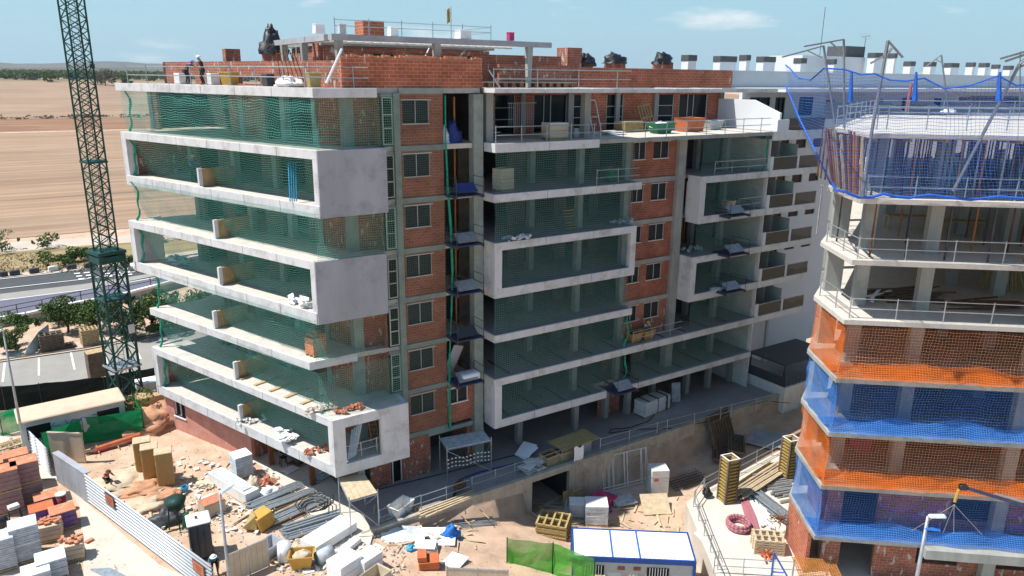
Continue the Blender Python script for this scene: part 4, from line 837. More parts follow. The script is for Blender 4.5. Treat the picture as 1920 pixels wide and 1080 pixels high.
# ---- big blue scoop net at the top
fo = 1.9; FO = (c0 + nF * fo, c0 + nF * fo + e1 * 5); FI = (c0 + nF * .12, c0 + nF * .12 + e1 * 5); SO = (c0 + nS * 2.0, cL + nS * 2.0); SI = (c0 + nS * .2, cL + nS * .2)
top = [atl(1473, 122, *SO), atl(1481, 128, *SO), atl(1497, 146, *SO), atl(1520, 150, *SO), atl(1545, 128, *FO), atl(1582, 130, *FO), atl(1615, 140, *FO), atl(1640, 138, *FO), atl(1668, 150, *FO), atl(1700, 152, *FO), atl(1732, 146, *FO), atl(1770, 166, *FO), atl(1820, 160, *FO), atl(1872, 142, *FO), atl(1905, 160, *FO), atl(2000, 150, *FO)]
bot = [atl(1556, 346, *SI), atl(1560, 350, *SI), atl(1566, 356, *SI), atl(1573, 360, *SI), atl(1585, 368, *FI), atl(1610, 372, *FI), atl(1635, 372, *FI), atl(1655, 371, *FI), atl(1680, 372, *FI), atl(1705, 372, *FI), atl(1740, 373, *FI), atl(1775, 374, *FI), atl(1820, 375, *FI), atl(1872, 376, *FI), atl(1905, 377, *FI), atl(2000, 379, *FI)]
b = B(); uv = []; n = len(top) - 1
def P(a, c):
    f = a * n; i = min(int(f), n - 1); f -= i; t_ = top[i].lerp(top[i + 1], f); b_ = bot[i].lerp(bot[i + 1], f); p = b_.lerp(t_, c); d = V(t_.x - b_.x, t_.y - b_.y, 0)
    p += d * (.16 * math.sin(math.pi * c)) + V(0, 0, .06 * mnoise.noise(V(a * 30, c * 6, 3))); uv.append(((i + f) * .95, p.z)); return p
b.sheet(P, 90, 14); t = T('safety_net', 'large blue net hanging from steel poles round the top of the concrete frame building', 'safety net', (c0.x, c0.y, 20.2)); b.build('netting', 'net_blue', t, sheetuv=uv)
e = B(); e.tube(top, .035, 5)
e.build('border_rope', 'rope_blue', t); e = B(); e.tube([p + V(0, 0, .1 + .1 * math.sin(i * 2)) for i, p in enumerate(bot)], .07, 6); e.tube([atl(1473, 160, *SO), atl(1500, 225, *SO), atl(1530, 285, *SO), atl(1558, 346, *SI)], .04)
for x in (1597, 1875, 1718): e.bar(atl(x, 135, *FO), atl(x - 3, 190, *FO), .05, 6, .12)
e.build('gathered_edge', 'rope_blue', t)
# ---- gallows poles
def pole(pts, arms, r, label, mat='pole_grey'):
    base = pts[0]; t = T('net_pole', label, 'net pole', tuple(base), 'steel poles holding the blue net'); b = B(); b.tube(pts, r, 4); b.build('pole', mat, t); b = B()
    for a in arms: b.tube(a, r * .75, 4)
    b.build('arm', mat, t)
q = at(1583, 240, 23.2); f = lambda x, y, q: atd(x, y, q)
pole([q, f(1582, 74, q)], [[f(1582, 74, q), f(1508, 87, V(32, 22))], [f(1581, 100, q), f(1557, 79, q)]], .06, 'tall upright net pole with a long arm, second from the left')
q = at(1566, 232, 23.2); pole([q, f(1544, 86, q)], [[f(1544, 86, q), f(1467, 107, V(32.5, 24.5))], [f(1541, 108, q), f(1514, 95, q)]], .06, 'leftmost net pole, its arm reaching furthest left')
q = atl(1617, 372, *FI); pole([q, f(1634, 250, q), f(1665, 76, q)], [[f(1665, 76, q), f(1693, 108, q)], [f(1663, 103, q), f(1672, 90, q)], [f(1662, 102, q), f(1632, 119, q)]], .075, 'dark leaning net pole crossing in front of the deck')
q = at(1779, 215, 23.2); pole([q, f(1765, 103, q)], [[f(1765, 103, q), f(1736, 125, q)], [f(1768, 118, q), f(1755, 112, q)]], .06, 'pale net pole with a short arm in the middle of the deck')
q = atl(1787, 358, *FI); q2 = atl(1912, 120, *FO); pole([q, q2], [[q2, atl(1945, 90, *FO)], [atl(1905, 128, *FO), atl(1960, 108, *FO)], [atl(1876, 110, *FO), atl(1925, 96, *FO)], [atl(1885, 115, *FO), atl(1935, 98, *FO)]], .075, 'long slanting net pole at the right edge of the photo')
q = at(1912, 212, 23.2); pole([q, f(1913, 97, q)], [[f(1913, 97, q), f(1940, 100, q)]], .055, 'short upright net pole beside the slanting one at the right edge')
# ---- rails
def rail(name, label, path, z, h=1.0, step=2.2, mat='galv', r=.028, group='tubular safety rails', mids=(.5,)):
    t = T(name, label, 'railing', (path[0][0], path[0][1], z), group); b, c = B(), B()
    for p, q in zip(path, path[1:]):
        p, q = Vector(p), Vector(q); L_ = (q - p).length
        for m in (1,) + tuple(mids): b.bar((p.x, p.y, z + h * m), (q.x, q.y, z + h * m + .04 * math.sin(L_ * 3)), r)
        for i in range(int(L_ / step) + 1): o = p.lerp(q, min(1, i * step / L_)); c.bar((o.x, o.y, z), (o.x + .04 * math.sin(i * 5), o.y, z + h + .08), r * 1.1)
    b.build('rail', mat, t); c.build('post', mat, t); return t
for k, lab in (('B', 'grey tube railing around the open storey just below the blue net'), ('C', 'grey tube railing around the open storey above the orange net'), ('T', 'grey tube railing inside the blue net below the top deck')):
    rail('safety_rail', lab, [tuple(cL + e1 * .3), tuple(c0 + e1 * .35 + e2 * .3), tuple(c0 + e1 * 24 + e2 * .3)], Z2[k])
rail('safety_rail', 'tall grey tube railing standing on the top deck of the concrete frame building', [(33.9, 22.3), (36.3, 21.6), (50, 11)], 23.2, 1.1, 1.9, mids=(.5, .75))
rail('safety_rail', 'far railing along the back of the white top deck', [(36, 24.2), (51, 31.5), (60, 25)], 23.2, 1.0, 2.4)
# ---- steel props under the two top slabs
rnd = random.Random(11); GP = 'steel props under the fresh slabs'
pr = {}
def mkprop(z, h, mat, loc, lab):
    t = T('steel_prop', lab, 'prop', loc, GP); x, y, zz = loc
    b = B(); b.bar((x, y, zz + .01), (x, y, zz + h * .55), .05, 6); b.build('outer_tube', mat, t); b = B(); b.bar((x, y, zz + h * .5), (x, y, zz + h - .01), .036, 6); b.obox((x, y, zz + h - .02), .2, .2, .02); b.build('inner_tube', mat, t); return t
LB = {('K', 'steel_dark'): 'dark steel prop inside the blue net under the top deck', ('T', 'steel_dark'): 'dark steel prop in the open storey directly below the blue net', ('K', 'rust'): 'rust-brown steel prop inside the blue net under the top deck', ('K', 'orange_prop'): 'orange steel prop inside the blue net under the top deck', ('K', 'steel'): 'grey steel prop inside the blue net under the top deck',
      ('T', 'rust'): 'rust-brown steel prop in the open storey directly below the blue net', ('T', 'orange_prop'): 'orange steel prop in the open storey directly below the blue net', ('T', 'steel'): 'grey steel prop in the open storey directly below the blue net'}
def inside(i, j, s): return c0 + e1 * (.8 + i * s) + e2 * (.7 + j * s) + Vector((rnd.uniform(-.25, .25), rnd.uniform(-.25, .25)))
for key, zb, hh, ni, nj, s in (('K', 20.2, 2.77, 19, 9, .98), ('T', 17.22, 2.71, 9, 4, 1.9)):
    for i in range(ni):
        for j in range(nj):
            if key == 'T' and rnd.random() < .25: continue
            mt = rnd.choice(['rust', 'rust', 'orange_prop', 'steel_dark', 'steel_dark', 'steel']); p = inside(i, j, s); loc = (p.x, p.y, zb); kk = (key, mt)
            if kk not in pr: pr[kk] = mkprop(zb, hh, mt, loc, LB[kk])
            else: dup(pr[kk], loc, rnd.random() * 3)
for j in range(16):
    a = c0 + e2 * (.25 + j * .25) + nS * (-.15); bb = B(); q = a + nS * (.55 + .3 * rnd.random()) * (.4 + j * .03); bb.bar((a.x, a.y, 20.25), (q.x, q.y, 22.9 + rnd.random() * .3), .055, 6)
    tag(bb.build('formwork_strut', rnd.choice(['wood', 'orange_prop', 'rust'])), 'slanting strut leaning out along the sunlit left edge below the top deck', 'strut', 'slanting struts along the deck edge')
b = B()
for i in range(14): s = i * 1.6 + .5; b.lbox(tuple(c0 + e1 * s + e2 * .4), tuple(c0 + e1 * s + e2 * 12), 0, min(11.6, 3.2 + 2.2 * s), 0, .12, 22.80, 22.96)
tag(b.build('formwork_beams', 'wood_yellow'), 'timber formwork beams carrying the top deck', 'formwork')
# deck clutter
p = at(1862, 205, 23.2); t = T('board_stack', 'messy stack of timber boards on trestles on the far part of the white deck', 'timber stack', (p.x, p.y, 23.2)); b = B()
for i in range(14): b.obox((p.x + rnd.uniform(-.5, .5), p.y + rnd.uniform(-.2, .2), 23.75 + i * .045), 4.0 + rnd.random() * 1.2, .25, .04, R(-35 + rnd.uniform(-7, 7)))
b.build('board', 'wood_dark', t); b = B(); [b.bar((p.x + dx, p.y - dx * .7, 23.2), (p.x + dx + .2, p.y - dx * .7, 23.74), .04) for dx in (-1.5, -1, 1, 1.5)]; b.build('trestle', 'wood', t)
p = at(1778, 212, 23.2); tag(B().lump((p.x, p.y, 23.2), .7, .5, .35, 4).build('material_bag', 'white_plastic', smooth=True), 'white bag lying at the foot of the pale net pole on the deck', 'bag')
p = at(1698, 212, 23.2); bb = B(); bb.bar((p.x, p.y, 23.2), (p.x + .2, p.y, 25.3), .09, 6, .12); tag(bb.build('rolled_mesh', 'orange'), 'thin red and white roll standing upright on the deck', 'roll')
# storey C clutter: cone of props, planks and sheets
p = at(1875, 540, 14.2); t = T('prop_bundle', 'cone of yellow steel props leaning around a column in the open storey', 'prop bundle', (p.x, p.y, 14.2)); b = B()
for i in range(26): a = i * .2417; r = rnd.uniform(.9, 1.3); b.bar((p.x + math.cos(a) * r, p.y + math.sin(a) * r, 14.22), (p.x + math.cos(a) * .35, p.y + math.sin(a) * .35, 16.7), .035, 5)
b.build('prop', 'wood_yellow', t)
for (px, py, n, L_, ang, mt, lab) in ((1700, 560, 26, 4.2, -25, 'wood_dark', 'heap of dark planks and rusty bars on the open storey above the orange net'), (1625, 560, 8, 1.8, 15, 'white_plastic', 'crumpled white sheeting beside the corner column above the orange net'), (1830, 575, 8, 4.5, -38, 'rust', 'long rusty boards lying near the railing above the orange net')):
    p = at(px, py, 14.2); b = B()
    for i in range(n): b.obox((p.x + rnd.uniform(-.8, .8), p.y + rnd.uniform(-.8, .8), 14.25 + rnd.random() * .35), L_ * rnd.uniform(.5, 1), .16, .05, R(ang + rnd.uniform(-18, 18)), 0, R(rnd.uniform(-4, 4)))
    tag(b.build('plank_heap', mt), lab, 'plank heap')
for px, py, z, lab in ((1700, 430, 17.22, 'small timber frame table among the props below the blue net'), (1800, 440, 17.22, 'long timber bench among the props below the blue net')):
    p = at(px, py, z); t = T('work_table', lab, 'table', (p.x, p.y, z)); ang = math.atan2(e1.y, e1.x); B().obox((p.x, p.y, z + .8), 2.4, .7, .06, ang).build('table_top', 'wood_yellow', t); b = B()
    for dx in (-1.1, 1.1):
        for dy in (-.3, .3): o = e1 * dx + e2 * dy; b.bar((p.x + o.x, p.y + o.y, z), (p.x + o.x, p.y + o.y, z + .77), .04)
    b.build('leg', 'wood_yellow', t)
for px, py, k, lab in ((1640, 690, 'E', None),): pass
p = at(1620, 850, 5.05); t = tag(B().obox((p.x + 1.2, p.y + .8, 5.6), 2.2, 1.2, 1.1, .4).build('brick_pallet', 'magenta', bevel=.05), 'dark red wrapped pallet of bricks behind the lower orange net', 'brick pallet')
# ================================================================ TOWER CRANE
CX, CY = 4.4, 62.5
CR = T('tower_crane', 'tall dark green lattice mast of a tower crane at the left', 'crane', (CX, CY, 0)); rot = R(18)
def mast(w, z0, z1, pitch, rc, rb, mat='crane_green'):
    cs = [V(CX + w / 2 * math.cos(rot + R(45 + 90 * i)) * 1.414, CY + w / 2 * math.sin(rot + R(45 + 90 * i)) * 1.414, 0) for i in range(4)]
    b = B()
    for c in cs: b.bar((c.x, c.y, z0), (c.x, c.y, z1), rc, 4)
    b.build('mast_chord', mat, CR); b = B(); n = int((z1 - z0) / pitch)
    for i in range(n):
        za = z0 + i * (z1 - z0) / n; zb = z0 + (i + 1) * (z1 - z0) / n; zm = (za + zb) / 2
        for j in range(4):
            p, q = cs[j], cs[(j + 1) % 4]; b.bar((p.x, p.y, za), (q.x, q.y, zm), rb, 4); b.bar((q.x, q.y, zm), (p.x, p.y, zb), rb, 4)
            if j % 2 == 0 or w > 1.5: b.bar((q.x, q.y, za), (p.x, p.y, zm), rb, 4); b.bar((p.x, p.y, zm), (q.x, q.y, zb), rb, 4)
    b.build('lattice_brace', mat, CR); return cs
mast(1.75, 0, 12.6, 2.9, .13, .055); mast(1.22, 12.7, 41, 1.45, .085, .042)
b = B(); b.obox((CX, CY, 12.6), 2.05, 2.05, .22, rot); b.obox((CX, CY, 12.1), 1.95, 1.95, .5, rot); b.obox((CX, CY, 9.0), 1.95, 1.95, .14, rot); b.obox((CX, CY, 17.3 + 2), 1.4, 1.4, .16, rot); b.build('collar', 'crane_green', CR)
b = B()
for s in (-.2, .2): b.bar((CX + s, CY - .1, 0), (CX + s, CY - .1, 41), .025, 4)
for i in range(130): b.bar((CX - .2, CY - .1, i * .31), (CX + .2, CY - .1, i * .31), .016, 4)
b.build('ladder', 'steel_dark', CR)
b = B(); b.obox((CX + .9, CY - 1.0, 6.6), .45, .06, .7, rot); b.build('sign_plate', 'white_dirty', CR)
b = B(); b.obox((CX, CY, 3.45), 2.1, 2.1, .12, rot); b.build('platform', 'steel', CR)
p = f(173, 124, V(CX, CY)); b = B(); b.bar((CX + .6, CY - .5, p.z - .1), (p.x, p.y, p.z), .05); b.obox((p.x, p.y, p.z), .3, .2, .3); b.build('flood_lamp', 'steel_dark', CR)
# ================================================================ makers of site things
def layered(b, c, w, d, z0, h, ly, rz=0, jit=.03, seed=0, gapz=.012):
    r = random.Random(seed); n = max(1, round(h / ly)); q = h / n
    for i in range(n): b.obox((c[0] + r.uniform(-jit, jit), c[1] + r.uniform(-jit, jit), z0 + q * (i + .5)), w * (1 - r.random() * .03), d * (1 - r.random() * .03), q - gapz, rz + r.uniform(-.02, .02))
    return b
def pallet_b(b, c, z, w=1.2, d=1.0, rz=0):
    m = Matrix.Rotation(rz, 3, 'Z')
    for i in range(5): o = m @ V(-w / 2 + .07 + i * (w - .14) / 4, 0, 0); b.obox((c[0] + o.x, c[1] + o.y, z + .13), .12, d, .022, rz)
    for j in (-1, 0, 1): o = m @ V(0, j * (d / 2 - .06), 0); b.obox((c[0] + o.x, c[1] + o.y, z + .065), w, .1, .1, rz)
    return b
def stack(name, lab, cat, p, w, d, h, mat, rz=0, layer=.19, top=None, z=None, group=None, pallet=True, seed=0, bricks=False):
    z = p.z if z is None else z; t = T(name, lab, cat, (p.x, p.y, z), group); z0 = z
    if pallet: pallet_b(B(), p, z, w, d, rz).build('pallet', 'wood', t); z0 = z + .15
    b = layered(B(), p, w, d, z0, h, layer, rz, .012, seed); b.build('load', mat, t, bevel=.015)
    if top:
        b = B(); r = random.Random(seed + 1)
        if top == 'bricks':
            m = Matrix.Rotation(rz, 3, 'Z')
            for i in range(14):
                o = m @ V(r.uniform(-w / 2.3, w / 2.3), r.uniform(-d / 2.4, d / 2.4), 0); b.obox((p.x + o.x, p.y + o.y, z0 + h + .08 + .1 * r.random()), .28, .13, .12, rz + r.choice([0, R(90), r.random()]), r.choice([0, .3]))
            b.build('loose_brick', 'terracotta', t)
        else: b.obox((p.x, p.y, z0 + h + .02), w * .97, d * .97, .05, rz); b.build('top_cover', top, t)
    return t
def skip(name, lab, p, w, d, h, mat, rz=0, taper=.25, fill=None, cat='skip', group=None, inner=None):
    t = T(name, lab, cat, tuple(p), group); m = Matrix.Rotation(rz, 3, 'Z'); z = p.z
    def ring(sx, sy, zz): return [V(p.x, p.y, 0) + m @ V(a * sx / 2, c * sy / 2, 0) + V(0, 0, zz) for a, c in ((-1, -1), (1, -1), (1, 1), (-1, 1))]
    o1, o2, i2, i1 = ring(w * (1 - taper), d * (1 - taper), z + .03), ring(w, d, z + h), ring(w * .92, d * .92, z + h), ring(w * (1 - taper) * .9, d * (1 - taper) * .9, z + .1)
    b = B(); b.v = o1 + o2 + i2 + i1; b.f = [[3, 2, 1, 0], [12, 13, 14, 15]] + [[i + 4 * k, (i + 1) % 4 + 4 * k, (i + 1) % 4 + 4 * (k + 1), i + 4 * (k + 1)] for k in range(3) for i in range(4)]
    b.build('tub', mat, t); b = B()
    for i in range(4): b.bar(o2[i], o2[(i + 1) % 4], .03, 5)
    b.build('rim', mat, t)
    if fill: B().lump((p.x, p.y, z + h * .6), w * .42, d * .4, h * .5, int(p.x * 3), .3).build('contents', fill, t, smooth=True)
    return t
def bag(name, lab, p, rx, ry, rz, mat, seed=1, cat='bag', group=None):
    return tag(B().lump(tuple(p), rx, ry, rz, seed, .45, 16, 9).build(name, mat, smooth=True), lab, cat, group)
def bundle(name, lab, p, q, n, r, mat, cat='steel bundle', spread=.5, h=.25, group=None, strap=True, sh='bar'):
    c = (p + q) / 2; t = T(name, lab, cat, (c.x, c.y, min(p.z, q.z)), group); rr = random.Random(int(c.x * 10) + n); b = B(); d = (q - p).normalized(); s = V(-d.y, d.x, 0)
    for i in range(n):
        o = s * rr.uniform(-spread, spread) + V(0, 0, r + rr.random() * h); k0, k1 = rr.uniform(-.25, .25), rr.uniform(-.25, .25); w = s * rr.uniform(-.06, .06)
        b.bar(p + o + d * k0 - w, q + o + d * k1 + w, r, 4)
    b.build('profile', mat, t)
    if strap:
        b = B()
        for k in (.25, .75): o = p.lerp(q, k); b.obox((o.x, o.y, p.z + h / 2 + r + .04), spread * 2 + .2, .05, .04, math.atan2(s.y, s.x)); 
        b.build('bearer', 'wood', t)
    return t
def sheets(name, lab, p, w, d, n, mat, rz=0, cat='panel', th=.06, spread=.3, tilt=0, group=None):
    b = B(); r = random.Random(int(p.x * 7 + p.y)); 
    for i in range(n): b.obox((p.x + r.uniform(-spread, spread) * (n > 1), p.y + r.uniform(-spread, spread) * (n > 1), p.z + .04 + th * (i + .5) * 1.15 + abs(math.sin(tilt)) * w / 2), w * r.uniform(.85, 1), d * r.uniform(.9, 1), th, rz + r.uniform(-.2, .2) * (n > 1), 0, tilt)
    return tag(b.build(name, mat, bevel=.01), lab, cat, group)
# ================================================================ YARD, LEFT SIDE
# corrugated fence made of three runs and the grey panels between
def fence(a, c, h, lab, mat, ribs, name='site_fence', post=2.4):
    t = T(name, lab, 'fence', (a.x, a.y, 0), 'site fence along the yard path'); d = (c - a).normalized(); s = V(-d.y, d.x, 0); L_ = (c - a).length; b = B()
    if ribs:
        b.sheet(lambda u, w: a + d * u * L_ + V(0, 0, .04 + w * h) + s * .08 * math.sin(w * 6.2832 * ribs), 2, ribs * 8); b.build('corrugated_sheet', mat, t, smooth=True, solid=.006)
    else:
        n = int(L_ / 1.0)
        for i in range(n): b.lbox(a.xy, c.xy, i * L_ / n + .015, (i + 1) * L_ / n - .015, -.03, .03, .02, h)
        b.lbox(a.xy, c.xy, 0, L_, -.05, .35, h + .003, h + .06); b.build('panel', mat, t)
    b = B()
    for i in range(int(L_ / post) + 1): o = a + d * min(L_, i * post) + s * .1; b.box(o.x - .03, o.y - .03, 0, o.x + .03, o.y + .03, h)
    b.build('post', 'steel', t); return t
fh = atd(161, 888, at(168, 942)).z
F1, F2, F3, F4 = at(168, 944), at(404, 1126), at(108, 902), at(62, 856)
fence(F1, F2, 2.0, 'long white corrugated metal fence with two small signs, running to the bottom edge', 'corrugated', 9)
fence(F3, F1, 2.0, 'grey sheet fence panels between the two corrugated pieces', 'panel_grey', 0)
fence(F4, F3 - V(.3, -.9, 0), 2.0, 'short corrugated fence piece at the upper end beside the lamp post', 'corrugated', 9)
for px, py, lab in ((209, 937, 'orange warning board on the corrugated fence, the farther one'), (376, 1064, 'orange warning board on the corrugated fence, the one near the bottom edge')):
    q = atl(px, py, F1.xy, F2.xy); d = (F2 - F1).normalized(); t = T('warning_board', lab, 'sign', (q.x, q.y, q.z - .35)); n = V(d.y, -d.x, 0); n = n if n.y < 0 else -n; o = q + n * .09; ang = math.atan2(d.y, d.x)
    B().obox((o.x, o.y, o.z), 1.15, .03, .72, ang).build('frame', 'steel_dark', t); o2 = o + n * .025; B().obox((o2.x, o2.y, o2.z), .98, .02, .55, ang).build('board', 'orange', t); b = B(); o3 = o + n * .04
    for i in range(3): b.obox((o3.x, o3.y, o3.z + .14 - i * .14), .7 - i * .12, .012, .035, ang)
    b.build('lettering_line', 'steel_dark', t)
# lamp posts
def lamp(base, h, lab, head_dir, r=.075, second=False):
    t = T('street_lamp', lab, 'street lamp', tuple(base), 'street lamps'); top = base + V(0, 0, h); B().bar(base, top, r * 1.3, 10, r * .7).build('post', 'steel', t, smooth=True)
    hd = V(*head_dir).normalized(); B().obox(tuple(top + hd * .35 + V(0, 0, .05)), .66, .3, .1, math.atan2(hd.y, hd.x), 0, R(-8)).build('lamp_head', 'stack_grey', t, bevel=.05); B().bar(base, base + V(0, 0, .25), r * 2, 8).build('foot', 'steel', t)
    if second: B().obox(tuple(top + hd * .25 - V(0, 0, .55)), .6, .3, .1, math.atan2(hd.y, hd.x)).build('lower_head', 'blue_tarp', t, bevel=.04)
p = at(52, 872); lamp(p, 9.6, 'street lamp at the left edge standing beside the stacks of wrapped bricks', (-1, .2, 0))
p = at(412, 925, 9.0); lamp(V(p.x, p.y, 0), 9.0, 'street lamp in front of the grey toilet cabin and corrugated fence', (1, .5, 0))
p = at(1740, 968, 8.0); lamp(V(p.x, p.y, -1), 9.0, 'street lamp in front of the concrete frame building', (.7, -.7, 0), .09, True)
# yellow-brown cabinets, toilet
for px, py, lab in ((313, 906, 'tan cabinet nearest the camera of the three, standing on the dirt'), (287, 897, 'middle tan cabinet of the three'), (273, 884, 'rearmost tan cabinet of the three, partly hidden')):
    p = at(px, py); t = T('storage_cabinet', lab, 'cabinet', (p.x, p.y, 0), 'tall tan cabinets on the dirt'); rz = R(-8)
    B().obox((p.x, p.y, 1.15), 1.0, .92, 2.25, rz).build('body', 'ochre_box', t, bevel=.03); B().obox((p.x, p.y, 2.32), 1.06, .98, .08, rz, 0, 0).build('roof', 'wood_pale', t, bevel=.03)
    b = B(); m = Matrix.Rotation(rz, 3, 'Z'); o = m @ V(-.515, -.1, 1.6); b.obox((p.x + o.x, p.y + o.y, 1.6), .02, .3, .35, rz); b.build('label_sheet', 'white_dirty', t)
    b = B()
    for k in (-.25, .25): o = m @ V(-.515, k + .02, 0); b.obox((p.x + o.x, p.y + o.y, 1.1), .03, .03, 2.0, rz)
    for k in (-.3, 0, .3): o = m @ V(k, -.47, 0); b.obox((p.x + o.x, p.y + o.y, 1.1), .03, .03, 2.0, rz)
    b.build('rib', 'wood', t)
p = at(371, 972, 2.25); p.z = 0; t = T('toilet_cabin', 'dark grey portable toilet with a white roof behind the corrugated fence', 'toilet', tuple(p)); rz = R(-5)
B().obox((p.x, p.y, 1.12), 1.1, 1.1, 2.1, rz).build('body', 'grey_plastic', t, bevel=.03); B().obox((p.x, p.y, 2.22), 1.22, 1.22, .14, rz).build('roof', 'foam_white', t, bevel=.06); B().bar((p.x - .1, p.y, 2.28), (p.x - .1, p.y, 2.42), .07, 8).build('vent', 'steel_dark', t)
b = B(); [b.obox((p.x + k, p.y - .57, 1.1), .04, .03, 1.9, rz) for k in (-.45, -.15, .15, .45)]; b.build('door', 'steel_dark', t); B().obox((p.x, p.y, .04), 1.25, 1.25, .08, rz).build('skid', 'steel_dark', t)
# wrapped brick pallets and cement stacks
BG = 'wrapped brick pallets in the yard'; BM = M('brick_wrapped', (.33, .20, .18), .55, .2, 3, stain=(.24, .15, .17), stain_amt=.6, bump=.2)
for px, py, zz, w, h, top, lab, mt in [(57, 938, 0, 1.45, 1.25, None, 'lower wrapped brick pallet of the tall pair right beside the path', 'brick_wrapped'), (57, 938, 1.4, 1.45, 1.2, 'terracotta', 'upper wrapped brick pallet of the tall pair right beside the path', 'brick_wrapped'),
    (20, 955, 0, 1.45, 1.25, None, 'lower wrapped brick pallet of the tall pair cut by the left edge', 'brick_wrapped'), (20, 955, 1.4, 1.45, 1.2, 'terracotta', 'upper wrapped brick pallet of the tall pair cut by the left edge', 'brick_wrapped'),
    (40, 912, 0, 1.4, 2.2, 'terracotta', 'brick stack behind the tall pair, nearest the lamp post', 'brick_wrapped'), (8, 920, 0, 1.4, 2.0, 'terracotta', 'brick stack behind, at the left edge of the photo', 'brick_wrapped'),
    (121, 985, 0, 1.35, .95, 'terracotta', 'purple-wrapped brick pallet nearest the path', 'purple_wrap'), (90, 955, 0, 1.3, .8, 'terracotta', 'purple-wrapped brick pallet farthest up the row, beside the red bin', 'purple_wrap'),
    (82, 980, 0, 1.3, .9, 'orange', 'purple-wrapped brick pallet in the middle with half its bricks gone', 'purple_wrap')]:
    p = at(px, py); stack('brick_pallet', lab, 'brick pallet', p, w, w * .85, h, mt, R(4), .32, top, zz, BG, True, px + py)
for px, py, zz, w, h, lab in [(53, 1044, 0, 1.35, .95, 'lower white bag stack of the pair in front of the purple pallets'), (53, 1044, 1.1, 1.35, 1.0, 'upper white bag stack of the pair in front of the purple pallets'), (8, 1062, 0, 1.3, 1.7, 'white wrapped bag stack cut by the left edge'),
    (100, 1078, 0, 1.4, 1.0, 'low white wrapped bag stack at the bottom edge'), (72, 1100, 0, 1.3, .9, 'white bag stack in the bottom corner, top only in view')]:
    p = at(px, py); stack('cement_pallet', lab, 'bag stack', p, w, w * .9, h, 'stack_grey', R(2), .12, 'white_plastic', zz, 'stacks of wrapped cement bags', zz == 0, px)
for px, py, lab in ((98, 1008, 'pallet of broken hollow bricks behind the white bag stacks'), (138, 1045, 'pallet of hollow bricks with loose pieces on top, beside the path')):
    p = at(px, py); stack('brick_pallet', lab, 'brick pallet', p, 1.15, 1.0, .85, 'tan', R(-6), .28, 'bricks', 0, BG, True, px)
p = at(60, 1055, 0); p = at(72, 1040, 0)
p = at(118, 955); t = T('waste_bin', 'dark red drum with a white lid beside the purple brick pallets', 'bin', tuple(p)); B().bar(p, p + V(0, 0, 1.0), .26, 12).build('drum', 'cloth_red', t, smooth=True); B().bar(p + V(0, 0, 1.0), p + V(0, 0, 1.08), .3, 12).build('lid', 'white_dirty', t)
p = at(32, 985); t = T('block_stand', 'black stand with a white hollow block on it among the stacks', 'stand', tuple(p)); b = B(); [b.bar((p.x + dx, p.y + dy, 0), (p.x + dx * .7, p.y + dy * .7, 1.15), .04) for dx in (-.35, .35) for dy in (-.3, .3)]; b.build('leg', 'steel_dark', t); B().obox((p.x, p.y, 1.25), .55, .4, .2, .3).build('block', 'white_dirty', t, bevel=.02)
p = at(8, 1005); t = T('cement_mixer', 'black cement mixer at the left edge among the pallets', 'mixer', tuple(p)); B().bar((p.x, p.y, .8), (p.x - .4, p.y - .3, 1.35), .42, 12, .22).build('drum', 'steel_dark', t, smooth=True); b = B(); [b.bar((p.x + dx, p.y + dy, 0), (p.x, p.y, .95), .045) for dx in (-.6, .6) for dy in (-.4, .4)]; b.build('frame', 'steel_dark', t)
tag(B().obox((at(168, 1016).x, at(168, 1016).y, .07), .42, .22, .14, .5).build('loose_brick', 'terracotta'), 'single brick lying alone on the pale path', 'brick')
b = B(); p = at(215, 1078); r = random.Random(5)
for i in range(9): b.obox((p.x + .1 * i - .4, p.y - .1 * i, .05 + .03 * i), 2.6, .08, .03, R(-62)); b.obox((p.x + .1, p.y + .2 * i - .9, .12), .06, .05, 1.7 * 0 + .04, 0)
tag(b.build('steel_grid', 'galv'), 'pile of pale metal frames lying on the path at the bottom edge', 'frame pile')
# trailer with tan roof, green fences, panel wall, pipes
zt = 2.7; P_ = [at(36, 792, zt), at(232, 749, zt), at(224, 727, zt), at(44, 760, zt)]; c = sum(P_, V(0, 0, 0)) / 4; ux = (P_[1] - P_[0]).normalized(); ang = math.atan2(ux.y, ux.x); lx = (P_[1] - P_[0]).length; wy = 2.6
t = T('site_trailer', 'long site trailer with a tan roof and two dark windows at the left', 'trailer', (c.x, c.y, 0)); uy = V(-ux.y, ux.x, 0); c = (P_[0] + P_[1]) / 2 + uy * wy / 2; c.z = 0
B().obox((c.x, c.y, 1.5), lx, wy, 2.1, ang).build('body', 'cabin_wall', t, bevel=.02); B().obox((c.x, c.y, 2.64), lx + .25, wy + .25, .16, ang).build('roof', 'tan', t, bevel=.07)
for k in (-.34, .33):
    o = c + ux * lx * k - uy * (wy / 2 + .005); w_ = B().obox((o.x, o.y, 1.75), lx * .22, .05, 1.0, ang).build('window', 'glass_dark', t); B().obox((o.x - uy.x * .02, o.y - uy.y * .02, 2.28), lx * .23, .06, .05, ang).build('frame', 'frame_alu', w_)
o = c - uy * (wy / 2 + .005); b = B()
for i, (dx, dz, a_) in enumerate([(-1.6, .2, .9), (-1.35, .2, -.9), (-1.1, .12, 0), (-.5, .2, 1.2), (-.25, .1, -1.0), (0, .25, .2), (.4, .1, 1.5), (.7, .22, .4), (1.3, .3, .1), (1.7, .28, -.7)]): q = o + ux * dx; b.obox((q.x, q.y, 1.75 + dz), .42, .02, .045, ang, 0, a_)
